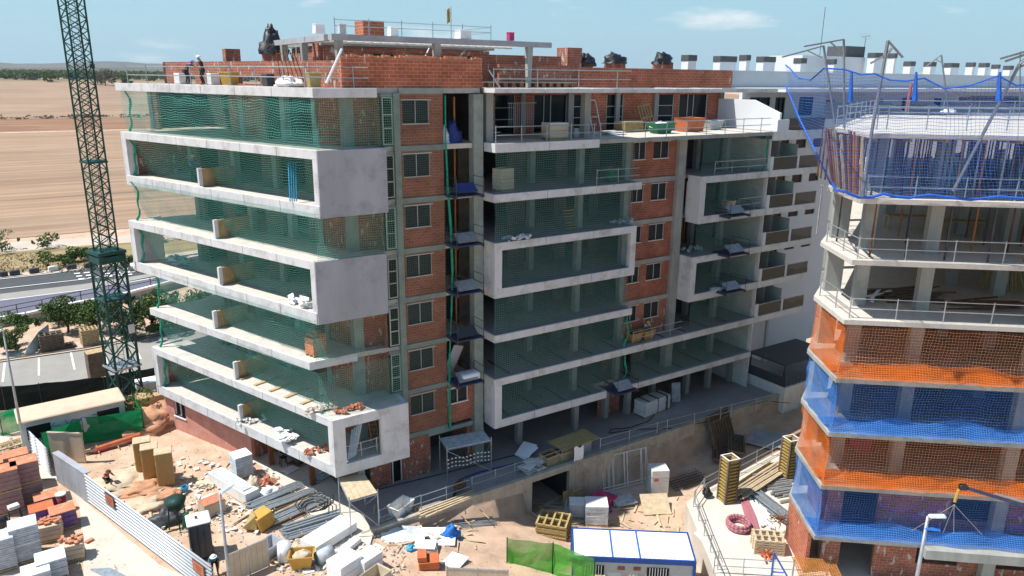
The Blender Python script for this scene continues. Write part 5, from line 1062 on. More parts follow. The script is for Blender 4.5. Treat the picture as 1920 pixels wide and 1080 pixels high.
b.build('graffiti', 'cloth_blue', t); b = B(); [b.bar(tuple(c + ux * k * lx + uy * .9 + V(0, 0, .3)), tuple(c + ux * k * lx - uy * .9 + V(0, 0, .3)), .3, 10) for k in (-.35, .3)]; b.build('wheel', 'black_plastic', t)
def gfence(px, h, lab, mat='debris_green', z=0, posts='steel_dark', grp='green mesh fences', bulge=.1, name='mesh_fence'):
    P = [at(x, y, z) for x, y in px]; t = T(name, lab, 'fence', tuple(P[0]), grp); b, uv = netpath([tuple(q.xy) for q in P], z + .02, z + h, nv=6, step=.4, off=0, bulge=bulge, sag=.06, seed=px[0][0]); b.build('netting', mat, t, sheetuv=uv); b = B()
    for a, c_ in zip(P, P[1:]):
        n = max(1, int((c_ - a).length / 2.4))
        for i in range(n + 1): q = a.lerp(c_, i / n); b.bar((q.x, q.y, z), (q.x, q.y, z + h + .05), .03, 5)
    b.build('post', posts, t); return t
gfence([(86, 862), (160, 832), (272, 814)], 2.0, 'bright green netting fence in front of the site trailer')
gfence([(272, 814), (258, 790)], 2.0, 'short green netting fence turning back beside the dirt heap')
gfence([(-20, 812), (6, 818), (38, 808)], 1.9, 'green netting fence at the left edge beside the trailer end')
gfence([(-60, 776), (80, 764), (200, 750), (320, 726)], 2.05, 'long black mesh fence along the car park street', 'mesh_black', 0, 'steel_dark', 'dark mesh fence', .05)
q0, q1 = at(98, 866), at(162, 868); t = T('panel_hoarding', 'beige sheet hoarding with a door, next to the corrugated fence', 'hoarding', tuple(q0)); b = B(); b.lbox(q0.xy, q1.xy, 0, (q1 - q0).length, 0, .05, 0, 2.15); b.build('panel', 'beige', t); b = B()
Lh = (q1 - q0).length; b.lbox(q0.xy, q1.xy, Lh * .6, Lh * .98, -.03, -.005, .1, 1.95); b.build('door', 'tan', t); b = B(); b.lbox(q0.xy, q1.xy, -.02, Lh + .02, -.06, .08, 2.16, 2.24); b.build('top_rail', 'tan', t)
for i, (a, c_, r_, m_, lab) in enumerate([((180, 843), (262, 816), .2, 'orange', 'thick orange pipe lying on the dirt in front of the green fence'), ((176, 848), (250, 826), .12, 'cloth_red', 'thinner red-brown pipe beside the thick orange one')]):
    a, c_ = at(*a, r_), at(*c_, r_); b = B(); b.bar(a, c_, r_, 12); tag(b.build('drain_pipe', m_, smooth=False), lab, 'pipe')
bundle('board_pile', 'dark boards under the orange pipes on the dirt', at(165, 850), at(238, 832), 12, .06, 'wood_dark', 'board pile', .6, .1)
def heap(name, px, py, rx, ry, rz, mat, seed, z=0): p = at(px, py, z); return struct(B().lump((p.x, p.y, z - .05), rx, ry, rz, seed, .5, 26, 12).build(name, mat, smooth=True), 'stuff')
heap('dirt_heap', 288, 790, 2.6, 2.6, 1.3, 'dirt_heap', 2); heap('dirt_heap', 270, 915, 1.5, 1.0, .35, 'dirt_heap', 3); heap('dirt_heap', 300, 935, 1.3, .7, .4, 'dirt_heap', 8)
heap('sand_heap', 225, 905, 2.4, 1.8, .45, 'sand_heap', 4); heap('sand_heap', 270, 950, 1.6, 1.0, .4, 'sand_heap', 6); heap('sand_heap', 430, 895, 1.6, 1.1, .3, 'sand_heap', 9)
# small rubble
SM = M('rubble_mix', (.55, .47, .38), 1, .35, 5, col2=(.72, .66, .60), stain=(.46, .24, .16), stain_amt=.4, stain_scale=1.6)
rnd = random.Random(21); b = B()
def rub(px0, py0, px1, py1, n, smax=.16, zf=None):
    for _ in range(n):
        p = at(rnd.uniform(px0, px1), rnd.uniform(py0, py1), 0)
        z = gz(p.x, p.y)
        if z < -.2: p = at(0, 0, 1) if False else V(p.x, p.y, z); 
        s = .03 + (smax - .03) * rnd.random() ** 2.2; b.obox((p.x, p.y, z + s * .3), s, s * rnd.uniform(.4, 1), s * rnd.uniform(.2, .7), rnd.random() * 3, rnd.random(), rnd.random())
rub(170, 830, 480, 960, 500, .11); rub(280, 900, 520, 1080, 550, .13); rub(330, 880, 480, 980, 260, .2); rub(520, 1000, 760, 1080, 500, .22); rub(700, 990, 1080, 1080, 500, .08); rub(0, 820, 60, 880, 150, .3); rub(100, 1010, 250, 1080, 260, .10)
for _ in range(700):
    x, y = rnd.uniform(24, 48), rnd.uniform(28, 36); s = rnd.uniform(.02, .09); b.obox((x, y, gz(x, y) + s * .3), s, s, s * .5, rnd.random() * 3, rnd.random(), 0)
struct(b.build('rubble', 'rubble_mix'), 'stuff')
b = B()
for _ in range(260):
    p = at(rnd.uniform(300, 520), rnd.uniform(860, 1000), 0); s = rnd.uniform(.1, .42); b.obox((p.x, p.y, .03 + rnd.random() * .12), s, s * .6, .03, rnd.random() * 3, rnd.uniform(-.5, .5), rnd.uniform(-.5, .5))
for _ in range(90):
    p = at(rnd.uniform(520, 720), rnd.uniform(1010, 1080), 0); s = rnd.uniform(.1, .4); b.obox((p.x, p.y, gz(p.x, p.y) + .05), s, s * .6, .03, rnd.random() * 3, rnd.uniform(-.4, .4), 0)
struct(b.build('litter', 'white_dirty'), 'stuff')
b = B()
for _ in range(190):
    x0_, y0_ = rnd.choice([(rnd.uniform(230, 520), rnd.uniform(860, 1000)), (rnd.uniform(520, 900), rnd.uniform(990, 1075)), (rnd.uniform(1000, 1280), rnd.uniform(905, 985))]); p = at(x0_, y0_, 0 if x0_ < 700 else -1.6); z = gz(p.x, p.y); L_ = rnd.uniform(.3, 1.5)
    b.obox((p.x, p.y, z + .05 + rnd.random() * .06), L_, rnd.uniform(.05, .16), .03, rnd.random() * 3.1, rnd.uniform(-.2, .2), rnd.uniform(-.07, .07))
struct(b.build('wood_scraps', 'wood_pale'), 'stuff')
# things between the cabinets and the building corner
p = at(455, 892); stack('block_stack', 'square stack of grey-white foam blocks beside the pink wall', 'block stack', p, 1.15, 1.15, 1.45, 'stack_grey', R(8), .16, 'foam_white', 0)
a, c_ = at(392, 905), at(462, 948); t = T('concrete_trough', 'long pale concrete trough with a grey board lying on it', 'trough', tuple(a)); b = B(); L_ = (c_ - a).length; b.lbox(a.xy, c_.xy, 0, L_, 0, .95, 0, .75); b.build('trough', 'white_dirty', t, bevel=.02); b = B(); b.lbox(a.xy, c_.xy, .3, L_ - .4, .1, .7, .76, .82); b.build('board', 'stack_grey', t)
p = at(478, 925); bag('torn_bag', 'torn beige big bag spilling sand beside the concrete trough', p, .5, .6, 1.0, 'beige', 3)
p = at(500, 908); b = B(); r = random.Random(8); [b.obox((p.x + r.uniform(-.5, .5), p.y + r.uniform(-.4, .4), .1 + r.random() * .3), .3, .2, .15, r.random() * 3, r.random()) for _ in range(14)]; tag(b.build('brick_pile', 'red_brick_pile'), 'small pile of red bricks on the pale concrete beside the torn bag', 'brick pile')
p = at(502, 926); bag('plastic_bags', 'pinkish plastic bags heaped beside the pile of red bricks', p, .8, .5, .45, 'white_plastic', 5)
p = at(330, 965); p = at(395, 935); bag('plastic_bags', 'flattened white plastic bag on the rubble left of the trough', p, .5, .4, .25, 'white_plastic', 9)
p = at(347, 922); t = skip('bucket', 'small blue bucket lying near the tan cabinets', p, .36, .36, .36, 'cyan', .3, .2, None, 'bucket')
p = at(335, 990); t = T('green_hopper', 'dark green round hopper on legs beside the toilet cabin', 'hopper', tuple(p)); B().bar((p.x, p.y, 1.3), (p.x, p.y, 1.9), .4, 14, .6).build('bowl', 'dark_green', t, smooth=True); b = B(); [b.bar((p.x + .5 * math.cos(a_), p.y + .5 * math.sin(a_), 0), (p.x + .4 * math.cos(a_), p.y + .4 * math.sin(a_), 1.5), .04) for a_ in (0, 1.57, 3.14, 4.71)]; b.build('leg', 'dark_green', t); B().obox((p.x + .3, p.y - .9, .9), .5, .06, 1.0, .8, .2).build('chute', 'green_paint', t)
p = at(312, 978); bag('tarp_heap', 'dark grey tarpaulin heaped beside the green hopper', p, 1.0, .7, .7, 'steel_dark', 7, 'tarpaulin')
p = at(398, 960); t = stack('crate', 'pale crate with a reddish lid between toilet cabin and trough', 'crate', p, 1.3, 1.0, .8, 'beige', R(12), .8, 'red_brick_pile', 0, None, False)
# galvanised bundles
GB = 'bundles of galvanised profiles'
bundle('profile_bundle', 'bundle of galvanised profiles, the one nearest the pale concrete strip', at(468, 952), at(560, 912), 30, .05, 'galv', 'steel bundle', .5, .22, GB)
bundle('profile_bundle', 'wide galvanised bundle in the middle, with wooden planks on it', at(482, 962), at(585, 924), 26, .05, 'galv', 'steel bundle', .45, .22, GB)
bundle('profile_bundle', 'galvanised bundle just above the yellow hopper', at(510, 982), at(612, 937), 26, .055, 'galv', 'steel bundle', .5, .22, GB)
bundle('profile_bundle', 'galvanised bundle nearest the bottom, ending at the white foam block', at(535, 1005), at(636, 975), 34, .055, 'galv', 'steel bundle', .6, .3, GB)
bundle('plank_bundle', 'brown planks lying between the galvanised bundles', at(520, 968), at(580, 940), 6, .06, 'wood', 'planks', .25, .1, None, False)
p = at(590, 958); b = B(); [b.bar((p.x + math.cos(i * .7) * (.5 + .02 * i), p.y + math.sin(i * .7) * (.5 + .02 * i), .3 + .01 * i), (p.x + math.cos(i * .7 + .7) * (.52 + .02 * i), p.y + math.sin(i * .7 + .7) * (.52 + .02 * i), .31 + .01 * i), .03) for i in range(36)]; tag(b.build('cable_coil', 'hose_black'), 'tangled dark cable coil on the galvanised profiles', 'cable')
# skips and crates at the bottom
p = at(487, 990); t = T('yellow_hopper', 'yellow metal hopper lying on its side next to the profiles', 'hopper', tuple(p)); B().obox((p.x + .2, p.y, .55), 1.0, .95, .95, R(15), 0, R(-12)).build('box', 'yellow', t, bevel=.03); b = B(); b.add([(p.x - .95, p.y + .1, .25), (p.x - .25, p.y - .42, .15), (p.x - .25, p.y + .4, .15), (p.x - .25, p.y + .35, 1.1), (p.x - .25, p.y - .4, 1.1)], [(0, 1, 4), (0, 4, 3), (0, 3, 2), (0, 2, 1), (1, 2, 3, 4)]); b.build('chute', 'wood_yellow', t)
p = at(505, 1042); skip('mortar_skip', 'grey and orange mortar skip beside the white wrapped roll', p, 1.4, 1.0, .8, 'panel_grey', R(25), .35, None, 'skip', 'mortar skips in the lower yard')
p = at(567, 1062); skip('mortar_skip', 'orange-sided mortar skip left of the blue and white roll', p, 1.3, 1.0, .85, 'yellow', R(-25), .3, 'sand_heap', 'skip', 'mortar skips in the lower yard')
p = at(535, 1052); t = T('wrapped_roll', 'white wrapped roll standing on a pale pallet between the skips', 'roll', tuple(p)); pallet_b(B(), p, 0, 1.1, 1.1, .3).build('pallet', 'wood_pale', t); B().bar((p.x, p.y, .15), (p.x, p.y, 1.1), .42, 16, .36).build('wrapping', 'white_plastic', t, smooth=True)
p = at(612, 1052); t = T('blanket_roll', 'pale blue roll of sheeting beside the orange-sided skip', 'roll', tuple(p)); B().bar((p.x - .5, p.y, .35), (p.x + .4, p.y + .2, .4), .36, 14).build('sheeting', 'stack_grey', t, smooth=True); B().bar((p.x - .52, p.y, .35), (p.x - .49, p.y, .35), .2, 10).build('core', 'cyan', t)
p = at(618, 1012); tag(B().obox((p.x, p.y, .35), 3.0, 1.35, .55, R(22)).build('foam_block', 'foam_white', bevel=.02), 'large white foam block at the edge of the pale concrete strip', 'foam block')
p = at(655, 1030); tag(B().obox((p.x, p.y, .2), 1.6, .5, .3, R(30)).build('foam_block', 'white_dirty', bevel=.02), 'narrow pale block in front of the large white foam block', 'foam block')
for px, py, w, d, h, lab in ((648, 1082, 1.5, 1.2, 1.0, 'white wrapped crate at the bottom edge, the left of two'), (690, 1068, 1.3, 1.0, .8, 'white wrapped crate at the bottom edge, the right of two')):
    p = at(px, py); stack('wrapped_crate', lab, 'crate', p, w, d, h, 'white_plastic', R(20), h / 2, 'foam_white', 0, 'white wrapped crates', True)
p = at(700, 1100); skip('open_crate', 'open wooden crate cut by the bottom edge beside the white wrapped crates', V(p.x, p.y, 0), 1.7, 1.0, .7, 'beige', R(22), .02, None, 'crate')
bundle('plank_bundle', 'two pale planks on the dirt near the toilet cabin', at(435, 985), at(462, 968), 2, .05, 'wood_pale', 'planks', .1, .05, None, False)
# sheet fence at the bottom
for a, c_, lab in (((432, 1095), (505, 1062), 'beige site fence panel at the bottom edge beside the middle lamp post'), ((838, 1090), (952, 1096), 'beige site fence panel at the bottom edge next to the green net fence')):
    a, c_ = at(*a), at(*c_); t = T('site_fence', lab, 'fence', tuple(a)); b = B(); L_ = (c_ - a).length; n = int(L_ / .3); hb = 1.7 if a.x < 9 else .8
    for i in range(n): b.lbox(a.xy, c_.xy, i * L_ / n, (i + 1) * L_ / n - .012, -.02, .02, .05, hb)
    b.build('panel', 'beige', t); b = B(); [b.bar(tuple(a.lerp(c_, k)), tuple(a.lerp(c_, k) + V(0, 0, hb + .1)), .04) for k in (0, .5, 1)]; b.lbox(a.xy, c_.xy, 0, L_, -.04, .04, hb + .002, hb + .05); b.build('post', 'steel', t)
# behind the trailer and along the street
p = at(81, 752); t = stack('white_container', 'white box with a blue band behind the trailer roof', 'container', p, 2.2, 1.3, 1.1, 'stack_grey', R(10), 1.1, 'foam_white', 0, None, False)
p = at(288, 742); stack('white_container', 'white box beside the lowest netted balcony behind the shrub', 'container', p, 2.4, 1.5, 1.4, 'white_dirty', R(0), 1.4, 'foam_white', 0, None, False)
for px, py, h, lab in ((178, 735, .9, 'low stack of pale pallets between trailer roof and crane'), (185, 712, 2.6, 'tall dark crate with a tan top in front of the black mesh fence')):
    p = at(px, py); stack('pallet_stack', lab, 'pallet stack', p, 2.2 if h < 1 else 1.4, 1.2, h, 'wood_dark' if h > 1 else 'wood_pale', R(8), .14 if h < 1 else .9, 'wood', 0, 'pallets and crates behind the trailer', False)
p = at(105, 745); skip('green_tub', 'green tub behind the white box near the trailer roof', p, .9, .9, .9, 'green_paint', 0, .1)
for px, py, lab in ((293, 772, 'brown timber boxes stacked beside the pink wall'),): p = at(px, py); stack('crate', lab, 'crate', p, 2.6, 1.4, 1.6, 'wood', R(3), .75, None, 0, None, False)
p = at(252, 792); tree((p.x, p.y, 0), 2.6, 1.5, 'green shrub growing between the green fence and the balconies', 'leaf', 900, .11, None, 'shrub', 'shrub', True)
p = at(60, 872); tree((p.x + .8, p.y + .3, 0), .5, .5, 'tuft of weeds at the foot of the short corrugated fence', 'leaf', 120, .06, None, 'weeds', 'plant', True)
q = at(28, 850); bundle('board_pile', 'reddish boards lying at the left edge near the lamp post', at(-10, 845), at(36, 832), 9, .06, 'wood', 'board pile', .7, .15)
for px, py, h, w, lab in ((99, 657, 1.7, 2.0, 'brown pallet stack beside the grey sheet on the far pavement'), (170, 647, 1.7, 1.5, 'pale pallet stack on the far pavement left of the crane'), (128, 652, .4, 1.2, 'low pallet lying between the two pallet stacks on the pavement')):
    p = at(px, py); t = T('pallet_stack', lab, 'pallet stack', tuple(p), 'pallet stacks on the far pavement'); b = B(); [pallet_b(b, p, .1 + i * .15, w, 1.3, .1 + .03 * math.sin(i * 3)) for i in range(int(h / .15))]; b.build('pallet', 'wood' if px > 150 else 'wood_dark', t)
p0_, p1_ = at(46, 668, .1), at(92, 648, .1); t = T('roof_sheet', 'grey trapezoid sheet propped up against the pallet stack', 'sheet', tuple(p0_)); b = B(); tz = atd(90, 608, p1_).z; b.add([p0_, p0_ + V(.8, .2, 0), atd(52, 650, p0_), atd(72, 622, p0_.lerp(p1_, .5)), atd(90, 608, p1_), atd(92, 630, p1_)], [(0, 1, 5, 4, 3, 2)]); b.build('sheet', 'cabin_wall', t, solid=.05)
b = B(); q = atd(90, 610, p1_); b.bar(q, p1_, .05); b.build('edge_post', 'steel_dark', t)
# white car on the road
def car(p, ang, lab):
    t = T('parked_car', lab, 'car', tuple(p)); m = Matrix.Rotation(ang, 3, 'Z'); tr = lambda x, y, z: V(p.x, p.y, p.z) + m @ V(x, y, z)
    def loft(prof, w0, w1, n0):                       # side profile, narrower towards the top
        b = B(); k = len(prof); b.v = [tr(x, s * (w0 if z < .95 else w1), z) for s in (-1, 1) for x, z in prof]; b.f = [list(range(k)), list(range(k, 2 * k))[::-1]] + [[i, k + i, k + (i + 1) % k, (i + 1) % k] for i in range(k)]; return b
    loft([(-2.15, .3), (-2.2, .62), (-2.1, .86), (-1.1, .94), (1.95, .94), (2.1, .85), (2.15, .35)], .9, .9, 0).build('body', 'roof_white', t, bevel=.08)
    loft([(-1.15, .945), (-.45, 1.44), (.2, 1.5), (1.5, 1.46), (1.95, .945)], .84, .66, 0).build('glasshouse', 'glass_dark', t); loft([(-.45, 1.45), (.2, 1.52), (1.5, 1.48), (1.5, 1.44), (-.45, 1.41)], .68, .68, 0).build('roof', 'roof_white', t)
    for x in (-1.35, 1.35):
        for s in (-1, 1): w = B().bar(tr(x, s * .72, .33), tr(x, s * .93, .33), .33, 14).build('wheel', 'black_plastic', t); B().bar(tr(x, s * .9, .33), tr(x, s * .94, .33), .19, 10).build('rim', 'galv', w)
    for s in (-1, 1): B().obox(tuple(tr(-2.17, s * .62, .7)), .08, .34, .16, ang).build('headlight', 'galv', t)
    B().obox(tuple(tr(-2.2, 0, .48)), .06, 1.0, .2, ang).build('grille', 'steel_dark', t)
car(at(280, 503, .06), R(8), 'white car on the road seen beside and through the green balcony net')
# ================================================================ TERRACE, PIT AND PLATFORM
def onz(px, py):                                       # point where the pixel ray meets the sloping pit floor
    z = -1.5
    for _ in range(12): p = at(px, py, z); z = .5 * z + .5 * gz(p.x, p.y)
    return V(p.x, p.y, gz(p.x, p.y))
# scaffold canopies
def canopy(roof, lab, braces=True, tape=False):
    zr = roof[0].z; c = sum(roof, V(0, 0, 0)) / 4; t = T('scaffold_canopy', lab, 'scaffold canopy', (c.x, c.y, 0), 'scaffold canopies'); b = B(); d = roof[1] - roof[0]; n = 5
    for i in range(n): a0, a1 = roof[0].lerp(roof[1], i / n + .004), roof[0].lerp(roof[1], (i + 1) / n - .004); c0_, c1_ = roof[3].lerp(roof[2], i / n + .004), roof[3].lerp(roof[2], (i + 1) / n - .004); b.add([a0, a1, c1_, c0_, a0 + V(0, 0, .05), a1 + V(0, 0, .05), c1_ + V(0, 0, .05), c0_ + V(0, 0, .05)], [(0, 3, 2, 1), (4, 5, 6, 7), (0, 1, 5, 4), (1, 2, 6, 5), (2, 3, 7, 6), (3, 0, 4, 7)])
    b.build('deck_board', 'wood_pale' if not tape else 'stack_grey', t)
    for r_ in roof: B().bar((r_.x, r_.y, gz(r_.x, r_.y) if r_.y < 36 else 0), (r_.x, r_.y, zr + .25), .035, 8).build('leg', 'galv', t)
    b = B()
    for i in range(4): b.bar(roof[i] - V(0, 0, .05), roof[(i + 1) % 4] - V(0, 0, .05), .03, 6)
    b.bar(roof[0] - V(0, 0, .1), V(roof[1].x, roof[1].y, .2), .025, 5); b.bar(roof[1] - V(0, 0, .1), V(roof[2].x, roof[2].y, .2), .025, 5); b.build('tube', 'galv', t)
    if tape:
        b = B(); r = random.Random(2)
        for j in range(3):
            for i in range(12): a0 = roof[0].lerp(roof[1], i / 12); a1 = roof[0].lerp(roof[1], (i + .5) / 12); b.obox(((a0.x + a1.x) / 2, a0.y - .05, 1.1 + j * .28 + .05 * math.sin(i)), (a1 - a0).length, .02, .09, 0, 0, R(8))
        b.build('barrier_tape', 'white_dirty', t)
zr = 2.35; canopy([at(655, 940, zr), at(708, 925, zr), at(682, 888, zr), at(634, 897, zr)], 'scaffold canopy with a sunlit board roof below the white corner frame')
zr = 2.4; canopy([at(838, 843, zr), at(921, 826, zr), at(906, 808, zr), at(824, 823, zr)], 'scaffold canopy over the dark entrance with red and white tape under it', True, True)
# railings of the terrace edge
def grail(lab, pts, h=1.0, name='safety_rail', mat='galv', step=1.8, z=0): return rail(name, lab, [tuple(at(x, y, z).xy) for x, y in pts], z, h, step, mat)
grail('grey tube railing on the terrace edge, left part beside the tilted grey skip', [(712, 985), (790, 957), (880, 925)])
grail('grey tube railing on the terrace edge in the middle, past the wooden crates', [(885, 922), (965, 895), (1015, 882), (1062, 865)])
grail('thin railing on the terrace edge above the bare retaining wall', [(1125, 848), (1250, 812), (1370, 782), (1450, 762)], 1.05, step=2.6)
# terrace clutter
p = at(752, 962); skip('tilted_skip', 'grey skip lying tilted on the terrace beside the railing', p, 1.5, .9, .7, 'white_dirty', R(25), .2, None)
bundle('board_pile', 'pale boards along the terrace edge beside the tilted skip', at(790, 968), at(885, 930), 10, .07, 'wood_pale', 'board pile', .35, .15)
p = at(862, 922); t = T('wheelbarrow', 'red-brown wheelbarrow on the terrace near the long boards', 'wheelbarrow', tuple(p)); B().obox((p.x, p.y, .5), .8, .55, .3, R(30), R(8)).build('tray', 'rust', t, bevel=.05); B().bar((p.x - .6, p.y - .35, .18), (p.x - .55, p.y - .42, .18), .18, 12).build('wheel', 'black_plastic', t); b = B(); [b.bar((p.x - .5, p.y - .3 + s, .25), (p.x + .8, p.y + .4 + s, .6), .025) for s in (-.15, .2)]; b.build('handle', 'rust', t)
p = at(988, 855); sheets('foam_sheet', 'pale blue foam sheets leaning on the terrace railing', p, 1.5, 1.1, 2, 'foam_white', R(20), 'panel', .08, .1, R(-20))
p = at(992, 878); sheets('litter_sheets', 'crumpled white sheets and tiles heaped at the terrace edge', p, .9, .6, 9, 'white_dirty', R(15), 'sheets', .05, .6)
for i, (px, py, lab) in enumerate(((1030, 868, 'brown wooden crate on the terrace edge, the left of two'), (1054, 860, 'brown wooden crate on the terrace edge, the right of two'))):
    p = at(px, py); skip('wooden_crate', lab, p, 1.15, .9, .7, 'wood', R(5), .02, 'rust', 'crate', 'wooden crates on the terrace edge')
q = [at(1052, 838, 1.0), at(1110, 826, 1.0), at(1097, 813, 1.0), at(1045, 822, 1.0)]; c_ = sum(q, V(0, 0, 0)) / 4; t = T('plywood_table', 'ochre plywood board on blocks at the terrace edge', 'table', (c_.x, c_.y, 0)); B().obox((c_.x, c_.y, 1.0), 3.4, 1.7, .05, R(4)).build('board', 'wood_yellow', t); b = B(); [b.obox((c_.x + dx, c_.y, .48), .8, 1.2, .94, R(4)) for dx in (-.9, .7)]; b.build('block', 'panel_grey', t)
p = at(1072, 868); tag(B().sheet(lambda a, c: (p.x + a * .8, p.y - .2 - .25 * c * (1 - c), .1 + 1.1 * c + .1 * math.sin(a * 7)), 8, 6).build('cloth', 'foam_white', solid=.02), 'white cloth hanging over the retaining wall edge', 'cloth')
p = at(1222, 772); t = T('panel_pack', 'strapped pack of pale panels on a pallet on the shaded terrace', 'panel pack', tuple(p)); layered(B(), p, 3.0, 1.2, .15, 1.15, .2, R(6), .02, 3).build('panel', 'white_dirty', t); b = B(); [b.obox((p.x + dx, p.y, .75), .06, 1.24, 1.25, R(6)) for dx in (-1, 0, 1)]; b.build('strap', 'steel_dark', t); pallet_b(B(), p, 0, 3.0, 1.2, R(6)).build('pallet', 'wood', t)
p = at(1266, 752); tag(B().obox((p.x, p.y, .8), .75, .12, 1.6, R(-20), R(-10)).build('leaning_slab', 'stack_grey'), 'pale slab leaning against a column on the shaded terrace', 'slab')
p = at(532, 872); t = T('stool', 'black stool in the shade under the balconies', 'stool', tuple(p)); B().obox((p.x, p.y, .6), .4, .4, .06, .4).build('seat', 'black_plastic', t); b = B(); [b.bar((p.x + dx, p.y + dy, 0), (p.x + dx * .7, p.y + dy * .7, .57), .03) for dx in (-.22, .22) for dy in (-.22, .22)]; b.build('leg', 'black_plastic', t)
for px, py, n, mt, lab in ((563, 865, 6, 'wood_dark', 'round heap of boards in the shade under the balconies'), (600, 895, 10, 'stack_grey', 'heap of bags and sheets under the white corner frame'), (545, 882, 1, 'white_dirty', 'grey sheet lying flat in the shade under the balconies')):
    sheets('sheet_heap', lab, at(px, py), 1.1, .8, n, mt, R(20), 'sheet heap', .07, .35)
def hose(lab, px, z, r=.035, mat='hose_black', name='hose'): pts = [at(x, y, z) for x, y in px]; return tag(B().tube(pts, r, 6).build(name, mat), lab, 'hose')
hose('long black hose running across the terrace to the left canopy', [(700, 920), (760, 905), (830, 888), (900, 870), (970, 852), (1010, 840)], .06, .03)
hose('black hose looping on the terrace above the retaining wall', [(1240, 765), (1215, 790), (1180, 802), (1145, 805), (1142, 812), (1190, 805), (1260, 803), (1320, 792), (1390, 765), (1440, 752), (1480, 756)], .06, .03)
hose('dark blue hose lying along the terrace near the wheelbarrow', [(860, 900), (900, 885), (950, 873), (985, 865)], .06, .06, 'blue_tarp_dark')
# ---- pit
# white-roofed cabin
RC = [at(1068, 990, .1), at(1285, 999, .1), at(1300, 1051, .1), at(1088, 1044, .1)]; c_ = sum(RC, V(0, 0, 0)) / 4; ux = (RC[1] - RC[0]).normalized(); ang = math.atan2(ux.y, ux.x); uy = V(-ux.y, ux.x, 0); lx = (RC[1] - RC[0]).length; wy = abs((RC[3] - RC[0]).dot(uy)); zg = -2.62
t = T('site_cabin', 'site cabin with a bright white ribbed roof and blue edges at the bottom', 'cabin', (c_.x, c_.y, zg)); B().obox((c_.x, c_.y, (zg - .12) / 2), lx - .1, wy - .1, -zg - .12, ang).build('body', 'cabin_wall', t)
B().obox((c_.x, c_.y, .0), lx - .12, wy - .12, .16, ang).build('roof', 'roof_white', t); b = B()
for i in range(1, 12):
    o = c_ + ux * (-lx / 2 + i * lx / 12); b.obox((o.x, o.y, .10), .035, wy - .2, .03, ang)
b.build('roof_rib', 'white_dirty', t); b = B()
for s in (-1, 1): o = c_ + uy * s * (wy / 2 - .02); b.obox((o.x, o.y, -.03), lx + .06, .1, .3, ang); o = c_ + ux * s * (lx / 2 - .02); b.obox((o.x, o.y, -.031), .1, wy - .1, .3, ang)
b.build('edge_beam', 'blue_trim', t); b = B()
for i in (3.9, 6.6): o = c_ + ux * (-lx / 2 + i * lx / 12); b.obox((o.x, o.y, .13), .09, wy - .1, .02, ang)
b.build('blue_strap', 'blue_tarp', t); b = B()
for sx in (-1, 1):
    for sy in (-1, 1): o = c_ + ux * sx * (lx / 2 - .04) + uy * sy * (wy / 2 - .04); b.obox((o.x, o.y, (zg - .2) / 2), .16, .16, -zg - .2, ang)
b.build('corner_post', 'blue_trim', t)
for k in (-.33, .2):
    o = c_ + ux * lx * k - uy * (wy / 2 - .03); w_ = B().obox((o.x, o.y, -1.0), 1.2, .05, 1.1, ang).build('window', 'glass_dark', t); b = B(); [b.obox((o.x + ux.x * j * .15 - uy.x * .04, o.y + ux.y * j * .15 - uy.y * .04, -1.0), .03, .02, 1.1, ang) for j in range(-3, 4)]; b.build('bar', 'white_paint', w_)
for k in (-.1, .03): o = c_ + ux * lx * k - uy * (wy / 2 - .02); B().obox((o.x, o.y, -.55), .38, .06, .18, ang).build('vent', 'rust', t)
# green net fence and bottom bits
gfence([(950, 1080), (1035, 1090), (1112, 1120)], 2.5, 'lime green net fence at the bottom edge in front of the cabin', 'debris_lime', -1.9, 'dark_green', 'green mesh fences', .15)
p = at(1105, 1078, -2.0); b = B(); b.tube([p + V(-1 + i * .25, -.25 * i * .5, .3 + .5 * math.sin(i * .4)) for i in range(9)], .14, 10); tag(b.build('blue_pipe', 'blue_tarp', smooth=False), 'curved blue pipe at the bottom edge beside the green net', 'pipe')
for px, lab in ((1118, 'wooden pallet at the bottom edge, beside the blue pipe'), (1195, 'wooden pallet at the bottom edge, middle of the three before the cabin'), (1272, 'wooden pallet at the bottom edge, right of the three before the cabin')):
    p = at(px, 1078, -1.0); t = T('wooden_pallet', lab, 'pallet', (p.x, p.y, -1.6), 'pallets in front of the cabin'); b = B()
    for i in range(4): pallet_b(b, p, -1.6 + i * .15, 1.0, .9, ang)
    b.build('slats', 'wood', t)
# pit objects
p = onz(1038, 998); t = T('pallet_stack', 'broad stack of brown pallets on the pit floor left of the cabin', 'pallet stack', tuple(p)); b = B(); [pallet_b(b, (p.x + .05 * math.sin(i * 4), p.y, 0), p.z + i * .15, 2.0, 1.7, R(-48)) for i in range(7)]; b.build('pallet', 'wood_yellow', t)
b = B(); b.bar(onz(1050, 1008) + V(0, 0, .1), onz(1062, 962) + V(0, 0, 1.0), .06); b.bar(onz(1056, 1008) + V(0, 0, .1), onz(1066, 966) + V(0, 0, .9), .05); tag(b.build('steel_profile', 'galv'), 'grey profile leaning on the broad pallet stack', 'profile')
for px, py, w, d, h, lab in ((1117, 978, 1.5, 1.3, 1.3, 'wrapped white block pallet, the larger of the two behind the cabin'), (1083, 966, 1.2, 1.0, .9, 'wrapped white block pallet, the smaller one behind the pallets')):
    stack('block_pallet', lab, 'block pallet', onz(px, py), w, d, h, 'stack_grey', R(-35), .22, 'white_plastic', None, 'wrapped block pallets in the pit', True, px)
